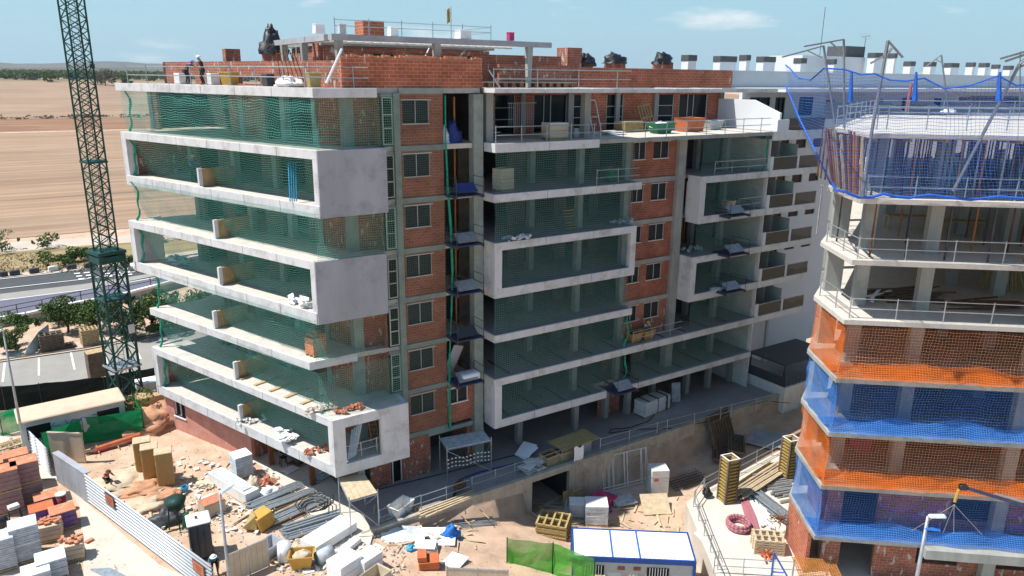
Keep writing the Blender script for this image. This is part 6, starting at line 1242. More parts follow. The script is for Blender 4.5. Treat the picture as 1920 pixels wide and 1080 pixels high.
p = onz(1063, 948); t = T('leaning_pallet', 'wooden pallet leaning at the dark doorway', 'pallet', tuple(p)); b = B(); [b.obox((p.x, p.y + i * .02, p.z + .2 + i * .17), .9, .12, .05, R(20), R(60)) for i in range(6)]; b.obox((p.x - .3, p.y, p.z + .6), .08, .08, 1.2, R(20)); b.obox((p.x + .3, p.y, p.z + .6), .08, .08, 1.2, R(20)); b.build('slats', 'wood_yellow', t)
p = onz(1082, 945); t = T('wooden_trestle', 'small wooden frame standing near the dark doorway', 'trestle', tuple(p)); b = B(); [b.obox((p.x, p.y, p.z + z_), .8, .06, .1) for z_ in (.3, .7, 1.1)]; [b.obox((p.x + s, p.y, p.z + .6), .08, .08, 1.2) for s in (-.36, .36)]; b.build('frame', 'wood_yellow', t)
bag('net_heap', 'dark red netting heaped on the pit floor', onz(1122, 945), 1.3, .9, .8, 'magenta', 4, 'netting'); bag('net_heap', 'smaller pink netting heap in front of the steel frame', onz(1136, 958), .5, .4, .35, 'purple_wrap', 6, 'netting')
sheets('panel_pile', 'pale panels lying flat on a pallet in the pit', onz(1168, 942), 1.7, 1.2, 3, 'stack_grey', R(-20), 'panel', .08, .15); sheets('panel_pile', 'grey panels behind the pile of pale panels', onz(1145, 932), 1.4, 1.0, 3, 'panel_grey', R(10), 'panel', .06, .3)
p = onz(1232, 925); t = T('white_locker', 'tall white wrapped cabinet standing in the pit', 'cabinet', tuple(p)); B().obox((p.x, p.y, p.z + 1.05), 1.25, 1.1, 2.1, R(-28)).build('body', 'white_dirty', t, bevel=.03); m = Matrix.Rotation(R(-28), 3, 'Z'); b = B(); b.obox((p.x, p.y, p.z + 1.55), 1.28, 1.13, .07, R(-28)); b.build('strap', 'steel', t); o = m @ V(-.3, -.58, 0); B().obox((p.x + o.x, p.y + o.y, p.z + 1.4), .3, .02, .22, R(-28)).build('label_sheet', 'orange', t)
p = onz(1228, 955); b = B(); b.obox((p.x, p.y, p.z + .4), 1.9, 1.6, .06, R(-28), R(28)); tag(b.build('leaning_board', 'wood_pale'), 'pale board propped at a slant in front of the white cabinet', 'board')
# upright galvanised frames against the wall
p0_, p1_ = onz(1132, 925), onz(1215, 905); t = T('frame_rack', 'upright galvanised guardrail frames leaning on the retaining wall', 'frame', tuple(p0_)); b = B(); H = 2.6; L_ = (p1_ - p0_).length; d = (p1_ - p0_).normalized(); bk = V(-d.y, d.x, 0) * .5
for o in (0, .25):
    for k in (0, .12, .22, .48, .55, .88, 1.0): q = p0_ + d * L_ * (k * (1 - o * .3) + o * .2); b.bar(q + bk * o, q + V(0, 0, H) + bk, .03, 6)
    b.bar(p0_ + d * o * .5 + V(0, 0, H) + bk * (1 - .3 * o), p1_ + V(0, 0, H) + bk, .035, 6); b.bar(p0_ + V(0, 0, .15 + o), p1_ + V(0, 0, .15 + o), .03, 6)
b.build('tube', 'white_dirty', t)
p = onz(1285, 905); t = T('rebar_cage', 'dark flat cages of steel bars beside the white cabinet in the pit', 'rebar cage', tuple(p)); b = B()
for i in range(9): b.bar((p.x - 1.6, p.y - .6 + i * .15, p.z + .15 + .3 * (i % 2)), (p.x + 1.5, p.y - .9 + i * .15, p.z + .15 + .3 * (i % 2)), .025, 5)
for i in range(14): b.bar((p.x - 1.5 + i * .23, p.y - .65, p.z + .1), (p.x - 1.5 + i * .23, p.y + .55, p.z + .5), .02, 5)
b.build('bar', 'steel_dark', t)
# formwork
def formpanel(c, w, h, rz, rx, name, lab, mat='wood_dark', n=7):
    t = T(name, lab, 'formwork', tuple(c)); m = Matrix.Translation(c) @ Matrix.Rotation(rz, 4, 'Z') @ Matrix.Rotation(rx, 4, 'X'); b = B(); f_ = B()
    def bx(bb, x, z, dx, dz, y0=-.08, y1=.08): v = [m @ V(x + a * dx / 2, y, z + c2 * dz / 2) for y in (y0, y1) for a, c2 in ((-1, -1), (1, -1), (1, 1), (-1, 1))]; bb.add(v, [(0, 1, 2, 3), (7, 6, 5, 4), (0, 4, 5, 1), (1, 5, 6, 2), (2, 6, 7, 3), (3, 7, 4, 0)])
    bx(b, 0, h / 2, w, h, .09, .11); b.build('face', 'wood_dark', t)
    for x in (-w / 2 + .06, w / 2 - .06): bx(f_, x, h / 2, .12, h)
    for z_ in (.06, h - .06, h * .8): bx(f_, 0, z_, w - .25, .12)
    f_.build('frame', mat, t); g = B()
    for i in range(n): bx(g, -w / 2 + .3 + i * (w - .6) / (n - 1), h / 2, .08, h - .3, -.05, .085)
    g.build('rib', mat, t)
formpanel(onz(1362, 842), 2.7, 3.0, R(8), R(-22), 'wall_form', 'large ribbed formwork panel leaning on the retaining wall')
formpanel(onz(1375, 858) + V(0, 0, .2), 2.8, 1.6, R(42), R(-84), 'wall_form', 'ribbed formwork panel lying flat on the pit floor near the tower forms')
formpanel(onz(1395, 848) + V(0, 0, .6), 3.0, 1.3, R(42), R(-84), 'wall_form', 'upper of the two formwork panels lying flat, half in sun')
sheets('steel_plate', 'dark plates lying flat in the shade behind the formwork tower', onz(1437, 822), 3.0, 2.2, 2, 'panel_grey', R(30), 'plate', .06, .4)
# platform in front of the second building
PZ = -.95; P_ = [at(1286, 942, PZ), at(1310, 925, PZ), at(1480, 836, PZ), at(1600, 836, PZ), V(50, 18, PZ), V(40, 8, PZ), at(1345, 1085, PZ)]
pl = [tuple(q.xy) for q in P_]; struct(B().prism(pl, -3.6, PZ).build('platform', 'platform_conc')); struct(B().prism([(31, 27), (52, 31), (70, 20), (45, 0), (28, 12)], -3.2, PZ - .03).build('platform', 'platform_conc'))
def tower(px, py, h, lab):
    p = at(px, py, PZ); t = T('formwork_tower', lab, 'formwork', tuple(p), 'upright column forms'); rz = R(-12); m = Matrix.Rotation(rz, 3, 'Z'); w = .8; b = B(); n = 13
    for i in range(n):
        z_ = PZ + .1 + i * (h - .25) / (n - 1)
        for s in (-1, 1): o = m @ V(0, s * w / 2, 0); b.obox((p.x + o.x, p.y + o.y, z_), w, .09, .1, rz); o = m @ V(s * w / 2, 0, 0); b.obox((p.x + o.x, p.y + o.y, z_), .09, w - .1, .1, rz)
    b.build('rib', 'form_yellow', t); b = B()
    for sx in (-1, 1):
        for sy in (-1, 1): o = m @ V(sx * w / 2, sy * w / 2, 0); b.obox((p.x + o.x, p.y + o.y, PZ + h / 2), .13, .13, h, rz)
    b.build('corner_post', 'wood_dark', t); b = B()
    for s in (-1, 1): o = m @ V(0, s * (w / 2 - .08), 0); b.obox((p.x + o.x, p.y + o.y, PZ + h / 2), w - .15, .03, h - .1, rz); o = m @ V(s * (w / 2 - .08), 0, 0); b.obox((p.x + o.x, p.y + o.y, PZ + h / 2), .03, w - .2, h - .1, rz)
    b.build('shutter_face', 'wood_yellow', t)
    b = B()
    for s in (-1, 1): o = m @ V(0, s * w / 2, 0); b.obox((p.x + o.x, p.y + o.y, PZ + h + .03), w + .1, .08, .05, rz); o = m @ V(s * w / 2, 0, 0); b.obox((p.x + o.x, p.y + o.y, PZ + h + .03), .08, w - .1, .05, rz)
    b.build('top_frame', 'white_dirty', t)
tower(1362, 938, 3.1, 'upright column form on the sunlit platform, the nearer one'); tower(1476, 896, 3.0, 'upright column form beside the concrete frame building, the farther one')
def heapbars(lab, a, c, n, r, mat, name, cat, spread, h=.3, group=None): return bundle(name, lab, at(*a, PZ), at(*c, PZ), n, r, mat, cat, spread, h, group, False)
heapbars('long heap of pale planks and bars along the platform edge between the column forms', (1378, 935), (1465, 880), 46, .05, 'wood_pale', 'plank_heap', 'plank heap', .8, .4)
heapbars('galvanised beams lying diagonally on the platform beside the pink hose', (1402, 920), (1482, 982), 40, .06, 'galv', 'beam_bundle', 'beams', .5, .35)
heapbars('blue-grey steel tubes stacked beside the concrete frame building', (1440, 920), (1490, 912), 20, .09, 'steel', 'tube_stack', 'tubes', 1.6, .3)
heapbars('white and red profiles lying parallel near the pink hose', (1398, 940), (1418, 1000), 9, .08, 'pink_hose', 'profile_bundle', 'profiles', .35, .1)
heapbars('white profiles lying parallel beside the red ones', (1412, 935), (1440, 990), 8, .06, 'white_dirty', 'profile_bundle', 'profiles', .4, .1)
p = at(1384, 990, PZ); b = B(); r = random.Random(3)
for k in range(5):
    pts = [p + V(math.cos(i * .35) * (.62 + .05 * (k % 2)), math.sin(i * .35) * (.62 + .06 * (k % 3)), .1 + k * .09 + .02 * math.sin(i)) for i in range(19)]; b.tube(pts, .1, 8)
tag(b.build('hose_coil', 'pink_hose', smooth=True), 'thick coil of pink corrugated hose on the pale platform', 'hose')
p = at(1438, 1030, PZ); t = T('pallet_stack', 'stack of pallets on the platform beside the pink hose', 'pallet stack', tuple(p)); b = B(); [pallet_b(b, p, PZ + i * .16, 1.7, 1.2, R(-40)) for i in range(6)]; b.build('pallet', 'wood_pale', t)
for px, py, m_, lab, n in ((1455, 1008, 'rust', 'tangle of rusty wire on top of the pallets', 40), (1432, 1045, 'orange', 'orange gloves and ties on the platform near the pallets', 10), (1325, 932, 'black_plastic', 'black bag hanging on the platform railing', 0)):
    p = at(px, py, PZ)
    if n == 0: bag('black_bag', lab, p + V(0, 0, .2), .3, .3, .5, m_, 3); continue
    b = B(); r = random.Random(n); [b.bar(p + V(r.uniform(-.5, .5), r.uniform(-.5, .5), .1 + r.random() * .6 * (n > 20) + (1.0 if n > 20 else 0)), p + V(r.uniform(-.5, .5), r.uniform(-.5, .5), .1 + r.random() * .6 + (1.0 if n > 20 else 0) * .9), .02 if n > 20 else .06) for _ in range(n)]; tag(b.build('wire_tangle', m_), lab, 'wire')
rail('safety_rail', 'wire and tube railing along the left edge of the pale platform', [tuple(at(1318, 925, PZ).xy), tuple(at(1300, 950, PZ).xy), tuple(at(1320, 1005, PZ).xy), tuple(at(1352, 1085, PZ).xy)], PZ, 1.05, 1.6, 'steel')
rail('safety_rail', 'thin railing across the platform at the bottom edge', [tuple(at(1338, 1075, PZ).xy), tuple(at(1500, 1085, PZ).xy)], PZ, 1.0, 1.6, 'steel')
rail('safety_rail', 'railing on the rear edge of the platform behind the column forms', [tuple(at(1320, 922, PZ).xy), tuple(at(1470, 842, PZ).xy)], PZ, 1.05, 2.0, 'galv')
p = at(1530, 1070, .2); t = T('rebar_mesh', 'rusty welded steel mesh on a pale frame in the lower right corner', 'steel mesh', (p.x, p.y, PZ)); b = B(); d1, d2 = V(.768, -.64, 0), V(.64, .768, 0)
for i in range(18): o = p + d1 * (-1.0 + i * .13); b.bar(o - d2 * 1.3, o + d2 * 1.1, .022, 5)
for i in range(19): o = p + d2 * (-1.3 + i * .13); b.bar(o - d1 * 1.0, o + d1 * 1.25, .022, 5)
b.build('bar', 'orange_prop', t); b = B(); [b.bar(p + d1 * s * .9 + d2 * u_ * .9, V(p.x, p.y, PZ) + d1 * s * .9 + d2 * u_ * .9, .05) for s in (-1, 1) for u_ in (-1, 1)]; b.build('trestle', 'steel', t)
p = at(1458, 1080, -.2); t = T('steel_trestle', 'blue A-shaped steel frame at the bottom edge beside the rusty mesh', 'frame', (p.x, p.y, PZ)); b = B(); a_ = atd(1451, 1036, p); [b.bar(a_, V(p.x + dx, p.y - dx * .8, PZ), .05) for dx in (-.25, .75)]; b.bar(a_ - V(0, 0, 1.2), a_ + V(.5, -.4, -1.2), .04); b.build('leg', 'blue_tarp', t)
# things on the pit slope near the bottom middle
for px, py, w, d_, n, m_, rz, lab in ((758, 1008, 2.6, 1.2, 2, 'foam_white', -12, 'white boards lying on the slope at the end of the retaining wall'), (822, 1008, 2.3, 1.9, 1, 'foam_white', -32, 'largest white board, lying on the slope left of the blue bag'), (768, 1002, 1.2, .9, 4, 'stack_grey', -35, 'grey foam sheets between the two white boards'), (798, 1028, 1.3, .9, 4, 'white_dirty', -30, 'stack of small white slabs below the largest white board'), (735, 1000, 1.3, .6, 1, 'foam_white', 10, 'small white sheet at the very end of the retaining wall'), (852, 1055, 1.6, 1.2, 1, 'white_plastic', 30, 'crumpled white plastic sheet above the beige fence panel')):
    sheets('board_sheet', lab, onz(px, py), w, d_, n, m_, R(rz), 'board', .06, .12, 0, 'white boards on the slope')
bag('blue_bag', 'shiny blue bag on the dirt slope beside the largest white board', onz(845, 1008), .55, .5, .75, 'blue_tarp', 4); bag('cyan_bag', 'small light blue bag below the grey foam sheets', onz(770, 1030), .3, .25, .3, 'cyan', 5)
p = onz(803, 1062); t = T('tile_pallet', 'small stack of orange roof tiles on the dirt at the bottom', 'tile stack', tuple(p)); layered(B(), (p.x, p.y), 1.1, .9, p.z, .55, .13, R(-25), .05, 5).build('tiles', 'orange', t); layered(B(), (p.x - .3, p.y + .1), .5, .8, p.z + .56, .3, .1, R(-25), .03, 6).build('upper_tiles', 'orange', t)
bundle('corrugated_sheets', 'thin long bars and sheets lying at the foot of the retaining wall', onz(855, 985), onz(925, 978), 18, .03, 'galv', 'bars', .5, .12); bundle('plank_bundle', 'timber batten beside the largest white board', onz(775, 992), onz(800, 1010), 3, .06, 'wood', 'planks', .12, .06, None, False)
# truck crane boom with hook and lifting slings
a, c_ = atl(1920, 948, c0 + nF * 3.5, c0 + nF * 3.5 + e1), atl(1806, 913, c0 + nF * 3.5, c0 + nF * 3.5 + e1); far = a + (a - c_).normalized() * 7; t = T('crane_boom', 'dark blue telescopic lorry-crane boom reaching in from the right edge', 'crane boom', tuple(c_)); B().bar(c_, c_.lerp(far, .35), .10, 4).build('inner_boom', 'steel_blue', t); B().bar(c_.lerp(far, .3), far, .15, 4).build('outer_boom', 'boom_blue', t); up_ = V(0, 0, .26); B().bar(c_.lerp(far, .15) + up_ * .6, far + up_, .05, 6).build('hydraulic_line', 'galv', t); B().obox(tuple(c_), .36, .26, .28, R(-40)).build('boom_head', 'black_plastic', t, bevel=.05); B().bar(c_ + V(-.15, .1, -.15), c_ + V(-.2, .15, -.8), .075, 8).build('hook_block', 'yellow', t)
hk = c_ + V(-.2, .15, -.95); tgt = atl(1783, 1000, c0 + nF * .9, c0 + nF * .9 + e1); b = B(); [b.bar(hk, tgt + V(dx, -dx * .8, 0), .018, 4) for dx in (-1.5, -.3, .1, 1.2)]; tag(b.build('lifting_sling', 'steel'), 'thin lifting slings hanging from the yellow hook of the boom', 'sling')
fz = V(far.x, far.y, 0); t2 = T('crane_truck', 'lorry carrying the boom, outside the right edge of the photo', 'truck', (far.x, far.y, PZ)); B().obox((far.x, far.y, (far.z + PZ) / 2), .6, .6, far.z - PZ, R(-40)).build('crane_column', 'steel_blue', t2); B().obox((far.x, far.y, PZ + 1.1), 5, 2.3, .5, R(-40)).build('chassis', 'steel_dark', t2); b = B(); [b.bar((far.x + dx, far.y - 1.3, PZ + .5), (far.x + dx, far.y + 1.3, PZ + .5), .5, 12) for dx in (-1.6, 1.6)]; b.build('wheel', 'black_plastic', t2)
# ================================================================ THINGS ON THE MAIN BUILDING
def atL(x, y, k, up=0): p = at(x, y, LV[k]); p.z += up; return p
# loading platforms
def lplat(x0, z, lab, w=1.95, v0=38.75, v1=40.35, mat='steel_blue', load=None):
    t = T('loading_platform', lab, 'loading platform', (x0 + w / 2, v0, z), 'steel loading platforms on the front'); b = B(); b.box(x0, v0, z + .02, x0 + w, v1, z + .08); b.build('deck', 'panel_grey' if mat != 'steel_blue' else 'steel_blue', t); b = B()
    for x in (x0, x0 + w - .08): b.box(x, v0, z - .1, x + .08, v1 + .3, z + .015)
    b.build('beam', 'steel_dark', t); b = B()
    for x in (x0 + .03, x0 + w - .03):
        b.bar((x, v0 + .05, z + .08), (x, v0 + .05, z + 1.1), .022); b.bar((x, v1 - .3, z + .08), (x, v1 - .3, z + 1.1), .022)
        for zz in (.55, 1.1): b.bar((x, v0 + .05, z + zz), (x, v1 - .3, z + zz), .02)
    b.build('guard_rail', 'steel_dark', t); b = B(); b.obox((x0 + w * .45, v0 + .45, z + .5), w * .7, .05, .8, 0, R(-55)); b.build('flap', 'steel' if load is None else load, t); return t
SF = ['', 'first', 'second', 'third', 'fourth', 'fifth']
for k in (1, 2, 3, 4, 5): lplat(21.35, LV[k], 'steel loading platform at the dark lift shaft, %s floor, counted from the lowest' % SF[k], load='blue_tarp_dark' if k == 5 else 'steel_dark' if k in (2,) else None)
lplat(44.2, LV[4] - .05, 'steel loading platform on the right-hand front, highest of three', 2.3, 37.6, 39.4); lplat(44.4, LV[3] - .05, 'steel loading platform on the right-hand front, middle of three', 2.3, 37.5, 39.4); lplat(44.4, LV[2] + .0, 'steel loading platform on the right-hand front, lowest of three', 2.3, 37.5, 39.4)
lplat(33.85, LV[0], 'steel loading platform between the two lowest white bands', 2.05, 37.6, 39.4)
bag('blue_tarp', 'dark blue tarpaulin bundle at the top of the lift shaft', V(22.3, 40.9, LV[6]), .55, .4, 1.15, 'blue_tarp_dark', 4, 'tarpaulin'); bag('white_sacks', 'stacked wrapped sacks beside the dark blue tarpaulin in the shaft', V(21.75, 40.9, LV[6]), .3, .35, 1.0, 'white_plastic', 9, 'sacks')
p = V(22.4, 39.4, LV[1] + .1); tag(B().obox(tuple(p + V(.1, 0, .3)), 1.3, .8, .5).build('wrapped_pack', 'white_plastic', bevel=.08), 'white wrapped pack on the lowest loading platform of the shaft', 'pack'); tag(B().obox((21.9, 40.5, LV[1] + 1.2), .9, .06, 2.2, .3, R(12), R(20)).build('leaning_board', 'panel_grey'), 'dark grey board leaning in the shaft above the white wrapped pack', 'board')
for k in range(1, 7): 
    b = B(); b.bar((22.6, 41.2, LV[k]), (22.6, 41.2, LV[k] + 2.7), .06, 6); b.bar((22.85, 41.6, LV[k]), (22.85, 41.6, LV[k] + 2.7), .04, 6); tag(b.build('shaft_prop', 'orange_prop'), 'orange prop standing inside the lift shaft, %s storey of six from the bottom' % ['lowest', 'second', 'third', 'fourth', 'fifth', 'top'][k - 1], 'prop', 'props inside the lift shaft')
# bay terrace at the top, with stair, rail and pack
t = T('steel_stair', 'light grey steel stair on the top balcony beside the shaft', 'stair', (25.3, 40.8, LV[6])); b = B()
for i in range(9): a_ = i * .55; b.obox((25.2 + .35 * math.cos(a_), 41.3 + .35 * math.sin(a_), LV[6] + .5 + i * .26), .75, .28, .05, a_)
b.build('tread', 'galv', t); B().bar((25.2, 41.3, LV[6]), (25.2, 41.3, LV[6] + 2.9), .05, 8).build('post', 'galv', t); b = B(); [b.bar((26.6 + i * .16, 41.2, LV[6] + .8), (26.6 + i * .16, 41.2, LV[6] + 2.3), .015, 4) for i in range(13)]; b.bar((26.5, 41.2, LV[6] + 2.3), (28.7, 41.2, LV[6] + 2.3), .03); b.bar((26.5, 41.2, LV[6] + .8), (28.7, 41.2, LV[6] + .8), .03); b.build('grille', 'galv', t)
rail('safety_rail', 'railing on the top balcony in front of the steel stair', [(24.2, 38.95), (32.0, 38.95)], LV[6], 1.0, 1.9, 'galv'); rail('safety_rail', 'long railing along the sunlit top terrace on the right', [(32.3, 38.9), (49.4, 38.9)], LV[6], 1.0, 2.0, 'galv')
for k, xa, xb, lab in ((5, 32.2, 36.0, 'railing on the balcony under the sunlit terrace'), (5, 43.6, 49.4, 'railing on the right-hand balcony below the top terrace'), (4, 46.6, 49.3, 'railing beside the highest right-hand loading platform'), (1, 36.3, 41.3, 'railing in front of the worker with the orange skips')):
    rail('safety_rail', lab, [(xa, 38.95), (xb, 38.95)], LV[k], 1.0, 1.9, 'galv')
p = atL(1040, 262, 6); stack('carton_stack', 'stack of yellowish cartons on the top balcony behind the railing', 'carton stack', p, 1.5, 1.0, .9, 'beige', 0, .4, 'white_plastic', LV[6], None, True)
skip('bucket', 'pale blue bucket at the end of the top balcony', atL(1078, 258, 6), .4, .4, .6, 'stack_grey', 0, .2, None, 'bucket')
def TP(px, py): return atL(px, py, 6)
p = TP(1203, 243); t = T('pallet', 'yellow pallet frame leaning upright on the brick wall of the sunlit terrace', 'pallet', tuple(p)); b = B(); m = Matrix.Translation(V(p.x, 44.0, LV[6])) @ Matrix.Rotation(R(-18), 4, 'X') @ Matrix.Rotation(R(-10), 4, 'Y')
for i in range(5): a_, c_ = m @ V(-.6 + i * .3, 0, 0), m @ V(-.6 + i * .3, 0, 2.1); b.bar(a_, c_, .05, 4)
for i in range(3): b.bar(m @ V(-.65, 0, .1 + i * .95), m @ V(.65, 0, .1 + i * .95), .06, 4)
b.build('slats', 'wood_yellow', t)
stack('plywood_stack', 'stack of plywood sheets on the sunlit terrace beside the green skip', 'plywood stack', TP(1178, 247), 2.0, 1.2, .6, 'wood_yellow', R(4), .1, 'wood_pale', LV[6]); sheets('white_sheet', 'white sheets lying on the sunlit terrace next to the plywood stack', TP(1148, 252), 1.8, 1.1, 3, 'foam_white', R(5), 'sheets', .06, .3)
skip('green_skip', 'green skip full of plaster sacks on the sunlit terrace', TP(1238, 250), 2.0, 1.2, .75, 'green_paint', 0, .35, 'white_plastic'); skip('orange_skip', 'big orange skip on the sunlit terrace right of the green one', TP(1292, 246), 2.2, 1.3, 1.0, 'orange', R(5), .12, 'rust'); skip('pale_tub', 'pale green tub with rubble on the sunlit terrace', TP(1335, 243), 1.6, 1.0, .7, 'cabin_wall', 0, .25, 'cloth_blue')
t = T('door_frame', 'white door frame leaning on the wall of the sunlit terrace', 'door frame', tuple(V(36.2, 44.6, LV[6]))); b = B(); [b.bar((36.0 + s, 44.2, LV[6]), (36.0 + s, 45.1, LV[6] + 2.3), .04, 4) for s in (0, .8)]; b.bar((36.0, 45.1, LV[6] + 2.3), (36.8, 45.1, LV[6] + 2.3), .04, 4); b.bar((36.0, 44.6, LV[6] + 1.1), (36.8, 44.6, LV[6] + 1.1), .03, 4); b.build('frame', 'white_paint', t)
# balcony clutter
stack('brick_pallet', 'pallet of bricks at the corner of the single white balcony band, second from the bottom', 'brick pallet', V(13.2, 41.5, LV[2]), 1.0, .8, 1.0, 'terracotta', R(20), .1, 'bricks', LV[2], None, True)
for i, (px, py, k, lab) in enumerate(((563, 572, 3, 'heap of white rubble bags at the corner of the middle box frame'), (338, 494, 3, 'scattered white sheets near the far end of the middle box frame'), (536, 824, 0, 'green and white rubble pile on the lowest balcony'))):
    p = atL(px, py, k); b = B(); r = random.Random(i); 
    for _ in range(22): b.obox((p.x + r.uniform(-.5, .5), p.y + r.uniform(-.9, .9), p.z + .08 + r.random() * .35), .5, .35, .08, r.random() * 3, r.uniform(-.5, .5), r.uniform(-.5, .5))
    tag(b.build('rubble_bags', 'foam_white' if i != 1 else 'stack_grey'), lab, 'rubble')
for px, py, k, m_, lab in ((598, 846, 0, 'red_brick_pile', 'heap of broken bricks at the corner of the lowest balcony'), (470, 792, 0, 'white_dirty', 'crumpled sheets and bags in the middle of the lowest balcony'), (652, 772, 1, 'terracotta', 'broken bricks at the corner of the balcony above the lowest box frame'), (600, 770, 1, 'rubble_mix', 'stones along the rim of the second lowest balcony'), (1165, 418, 4, 'stack_grey', 'light blue bags heaped on the edge of the central frame roof'), (970, 450, 4, 'stack_grey', 'sparse debris on the central frame roof'), (1300, 470, 3, 'stack_grey', 'light blue bags on the roof of the lower right-hand frame'), (1345, 545, 2, 'stack_grey', 'pale sacks beside the lowest right-hand loading platform')):
    p = atL(px, py, k); b = B(); r = random.Random(px)
    for _ in range(26): s = r.uniform(.12, .34); b.obox((p.x + r.uniform(-.9, .9), p.y + r.uniform(-.35, .35), p.z + .06 + r.random() * .2), s, s * .7, s * .5, r.random() * 3, r.random(), r.random())
    tag(b.build('debris_pile', m_), lab, 'debris')
t = T('ladder', 'wooden ladder inside the opening of the lowest box frame', 'ladder', (16.9, 40.2, LV[0])); b = B(); [b.bar((15.75 + s, 39.6, LV[0] + .1), (15.75 + s, 40.4, LV[0] + 2.3), .03, 4) for s in (0, .45)]; [b.bar((15.75, 39.6 + i * .1, LV[0] + .3 + i * .27), (16.2, 39.6 + i * .1, LV[0] + .3 + i * .27), .02, 4) for i in range(8)]; b.build('rail', 'wood', t)
b = B(); [b.bar((13.9 + i * .12, 38.9 + .05 * i, LV[0] + .1), (14.5 + i * .15, 39.6, LV[0] + 1.6 + .1 * i), .07, 4) for i in range(5)]; tag(b.build('leaning_profiles', 'galv'), 'grey profiles leaning inside the opening of the lowest box frame', 'profiles')
rail('safety_rail', 'bent tube railing in the opening of the lowest box frame', [(13.7, 38.75), (15.9, 38.8)], LV[0] + .1, .95, 1.0)
stack('block_stack', 'stack of pale blocks on the central balcony below the top one', 'block stack', V(25.3, 39.8, LV[5]), 1.1, .9, 1.3, 'beige', R(10), .2, None, LV[5]); t = T('pallet', 'wooden pallet leaning on a column of the central frame roof', 'pallet', (30.8, 39.6, LV[4])); b = B(); [b.obox((30.8, 39.7 + .08 * i, LV[4] + .15 + i * .19), .95, .1, .06, .1) for i in range(7)]; b.build('slats', 'wood_yellow', t)
for x, lab in ((36.9, 'orange mortar skip in front of the kneeling worker, the left one'), (38.2, 'orange mortar skip in front of the kneeling worker, the right one')): skip('mortar_skip', lab, V(x, 39.5, LV[1]), 1.15, .8, .75, 'ochre_box', 0, .3, 'steel_dark', 'skip', 'orange skips beside the kneeling worker')
for px, py, k, m_, lab in ((1145, 340, 5, 'green_paint', 'green barrow with a yellow pallet on the central balcony'), (1365, 398, 4, 'beige', 'pale bucket stack beside the highest right-hand platform')): skip('tub', lab, atL(px, py, k), .9, .7, .9, m_, 0, .3, 'wood_yellow', 'tub')
b = B(); [b.bar((42.9 + i * .22, 42.5, LV[3]), (43.0 + i * .22, 42.8, LV[3] + 2.1), .05, 4) for i in range(9)]; tag(b.build('timber_rack', 'orange_prop'), 'row of orange timbers standing on the right-hand balcony, third white band', 'timbers')
for x, lab in ((12.3, 'light blue plastic pipes leaning inside the upper box frame'),): b = B(); [b.bar((x + i * .12, 41.6, LV[5] + .1), (x + .3 + i * .14, 42.4, LV[5] + 2.2), .035, 6) for i in range(4)]; tag(b.build('leaning_pipes', 'cyan'), lab, 'pipes')
# dark curing strips on the lower balcony floors
b = B(); [b.lbox((31 + i * 0, 0), (31, 1), 0, 0, 0, 0, 0, 0) for i in range(0)]
for k in (0, 1):
    for i in range(10): b.box(25.4 + i * 2.35, 39.1, LV[k] - .004, 25.55 + i * 2.35, 41.9, LV[k] + .03)
tag(b.build('floor_battens', 'steel_dark'), 'dark battens laid across the two lowest shaded balcony floors', 'battens'); b = B()
C, Tp, xr = CT[1]
for i in range(5): b.lbox(C, Tp, 3.0 + i * 1.55, 3.25 + i * 1.55, -2.0, -.2, LV[1], LV[1] + .07)
tag(b.build('floor_boards', 'wood'), 'brown boards across the sunlit floor above the lowest box frame', 'boards')
# ---- roof things
rail('safety_rail', 'tube railing along the left roof edge by the two workers', [(6.9, 59.0), (10.2, 50.0), (13.3, 40.8), (16.6, 40.0)], PR, 1.1, 2.6, 'galv')
rail('safety_rail', 'tube railing on the middle roof edge beside the brick piers', [(24.2, 39.2), (35.0, 39.2)], PR, 1.1, 3.2, 'galv')
def cover(px, py, v, rx, rz, seed, lab): p = atv(px, py, v); bag('plastic_cover', lab, V(p.x, p.y, p.z - rz * .55), rx, rx * .8, rz, 'black_plastic', seed, 'plastic cover', 'black plastic covers on the chimneys')
cover(511, 80, 52.4, .95, 1.35, 3, 'black plastic cover, tallest and farthest left, over the chimney behind the workers'); cover(1098, 112, 46.7, .8, .9, 5, 'black plastic cover on the low chimney beside the broken brick tower'); cover(1152, 109, 47.1, 1.0, .75, 7, 'black plastic cover with a flap out to the left, middle of the right-hand chimneys'); cover(1243, 110, 47.3, .85, .85, 12, 'black plastic cover on the chimney nearest the white chimneys')
p = atv(506, 55, 52.4); bag('plastic_knot', 'tied top of the tallest black plastic cover', V(p.x, p.y, p.z - .25), .28, .25, .55, 'black_plastic', 8, 'plastic cover')
for px, py, v, w, m_, lab in ((598, 63, 42, .5, 'white_plastic', 'white bucket with pink straps on the left pergola beam'), (641, 60, 41.2, .35, 'stack_grey', 'small bucket at the pergola corner'), (737, 68, 41.6, .45, 'foam_white', 'white bucket on the pergola in front of the brick chimney'), (868, 75, 41.5, .7, 'white_plastic', 'white sack on the pergola below the flag'), (957, 77, 41.3, .35, 'magenta', 'pink cone-shaped bag on the pergola')):
    p = atv(px, py, v); skip('bucket', lab, V(p.x, p.y, PT + .0), w, w, .5, m_, 0, -.1 if m_ != 'magenta' else .0, None, 'bucket')
p = atv(846, 68, 47); q = atv(847, 12, 47); t = T('flagpole', 'flag on a thin pole above the brick stair tower', 'flag', (p.x, p.y, 27.4)); B().bar((p.x, p.y, 27.4), (p.x, p.y, q.z), .025).build('pole', 'steel', t); b = B(); b.sheet(lambda a, c: (p.x - .08 - a * .26, p.y + .08 * math.sin(a * 5), q.z - .1 - c * .9 - a * .15), 6, 8); b.build('flag', 'yellow', t, solid=.01)
def RP(px, py): return at(px, py, PR)
def pinline(px, py0, s, off): return V(lp[0], lp[1], PR)
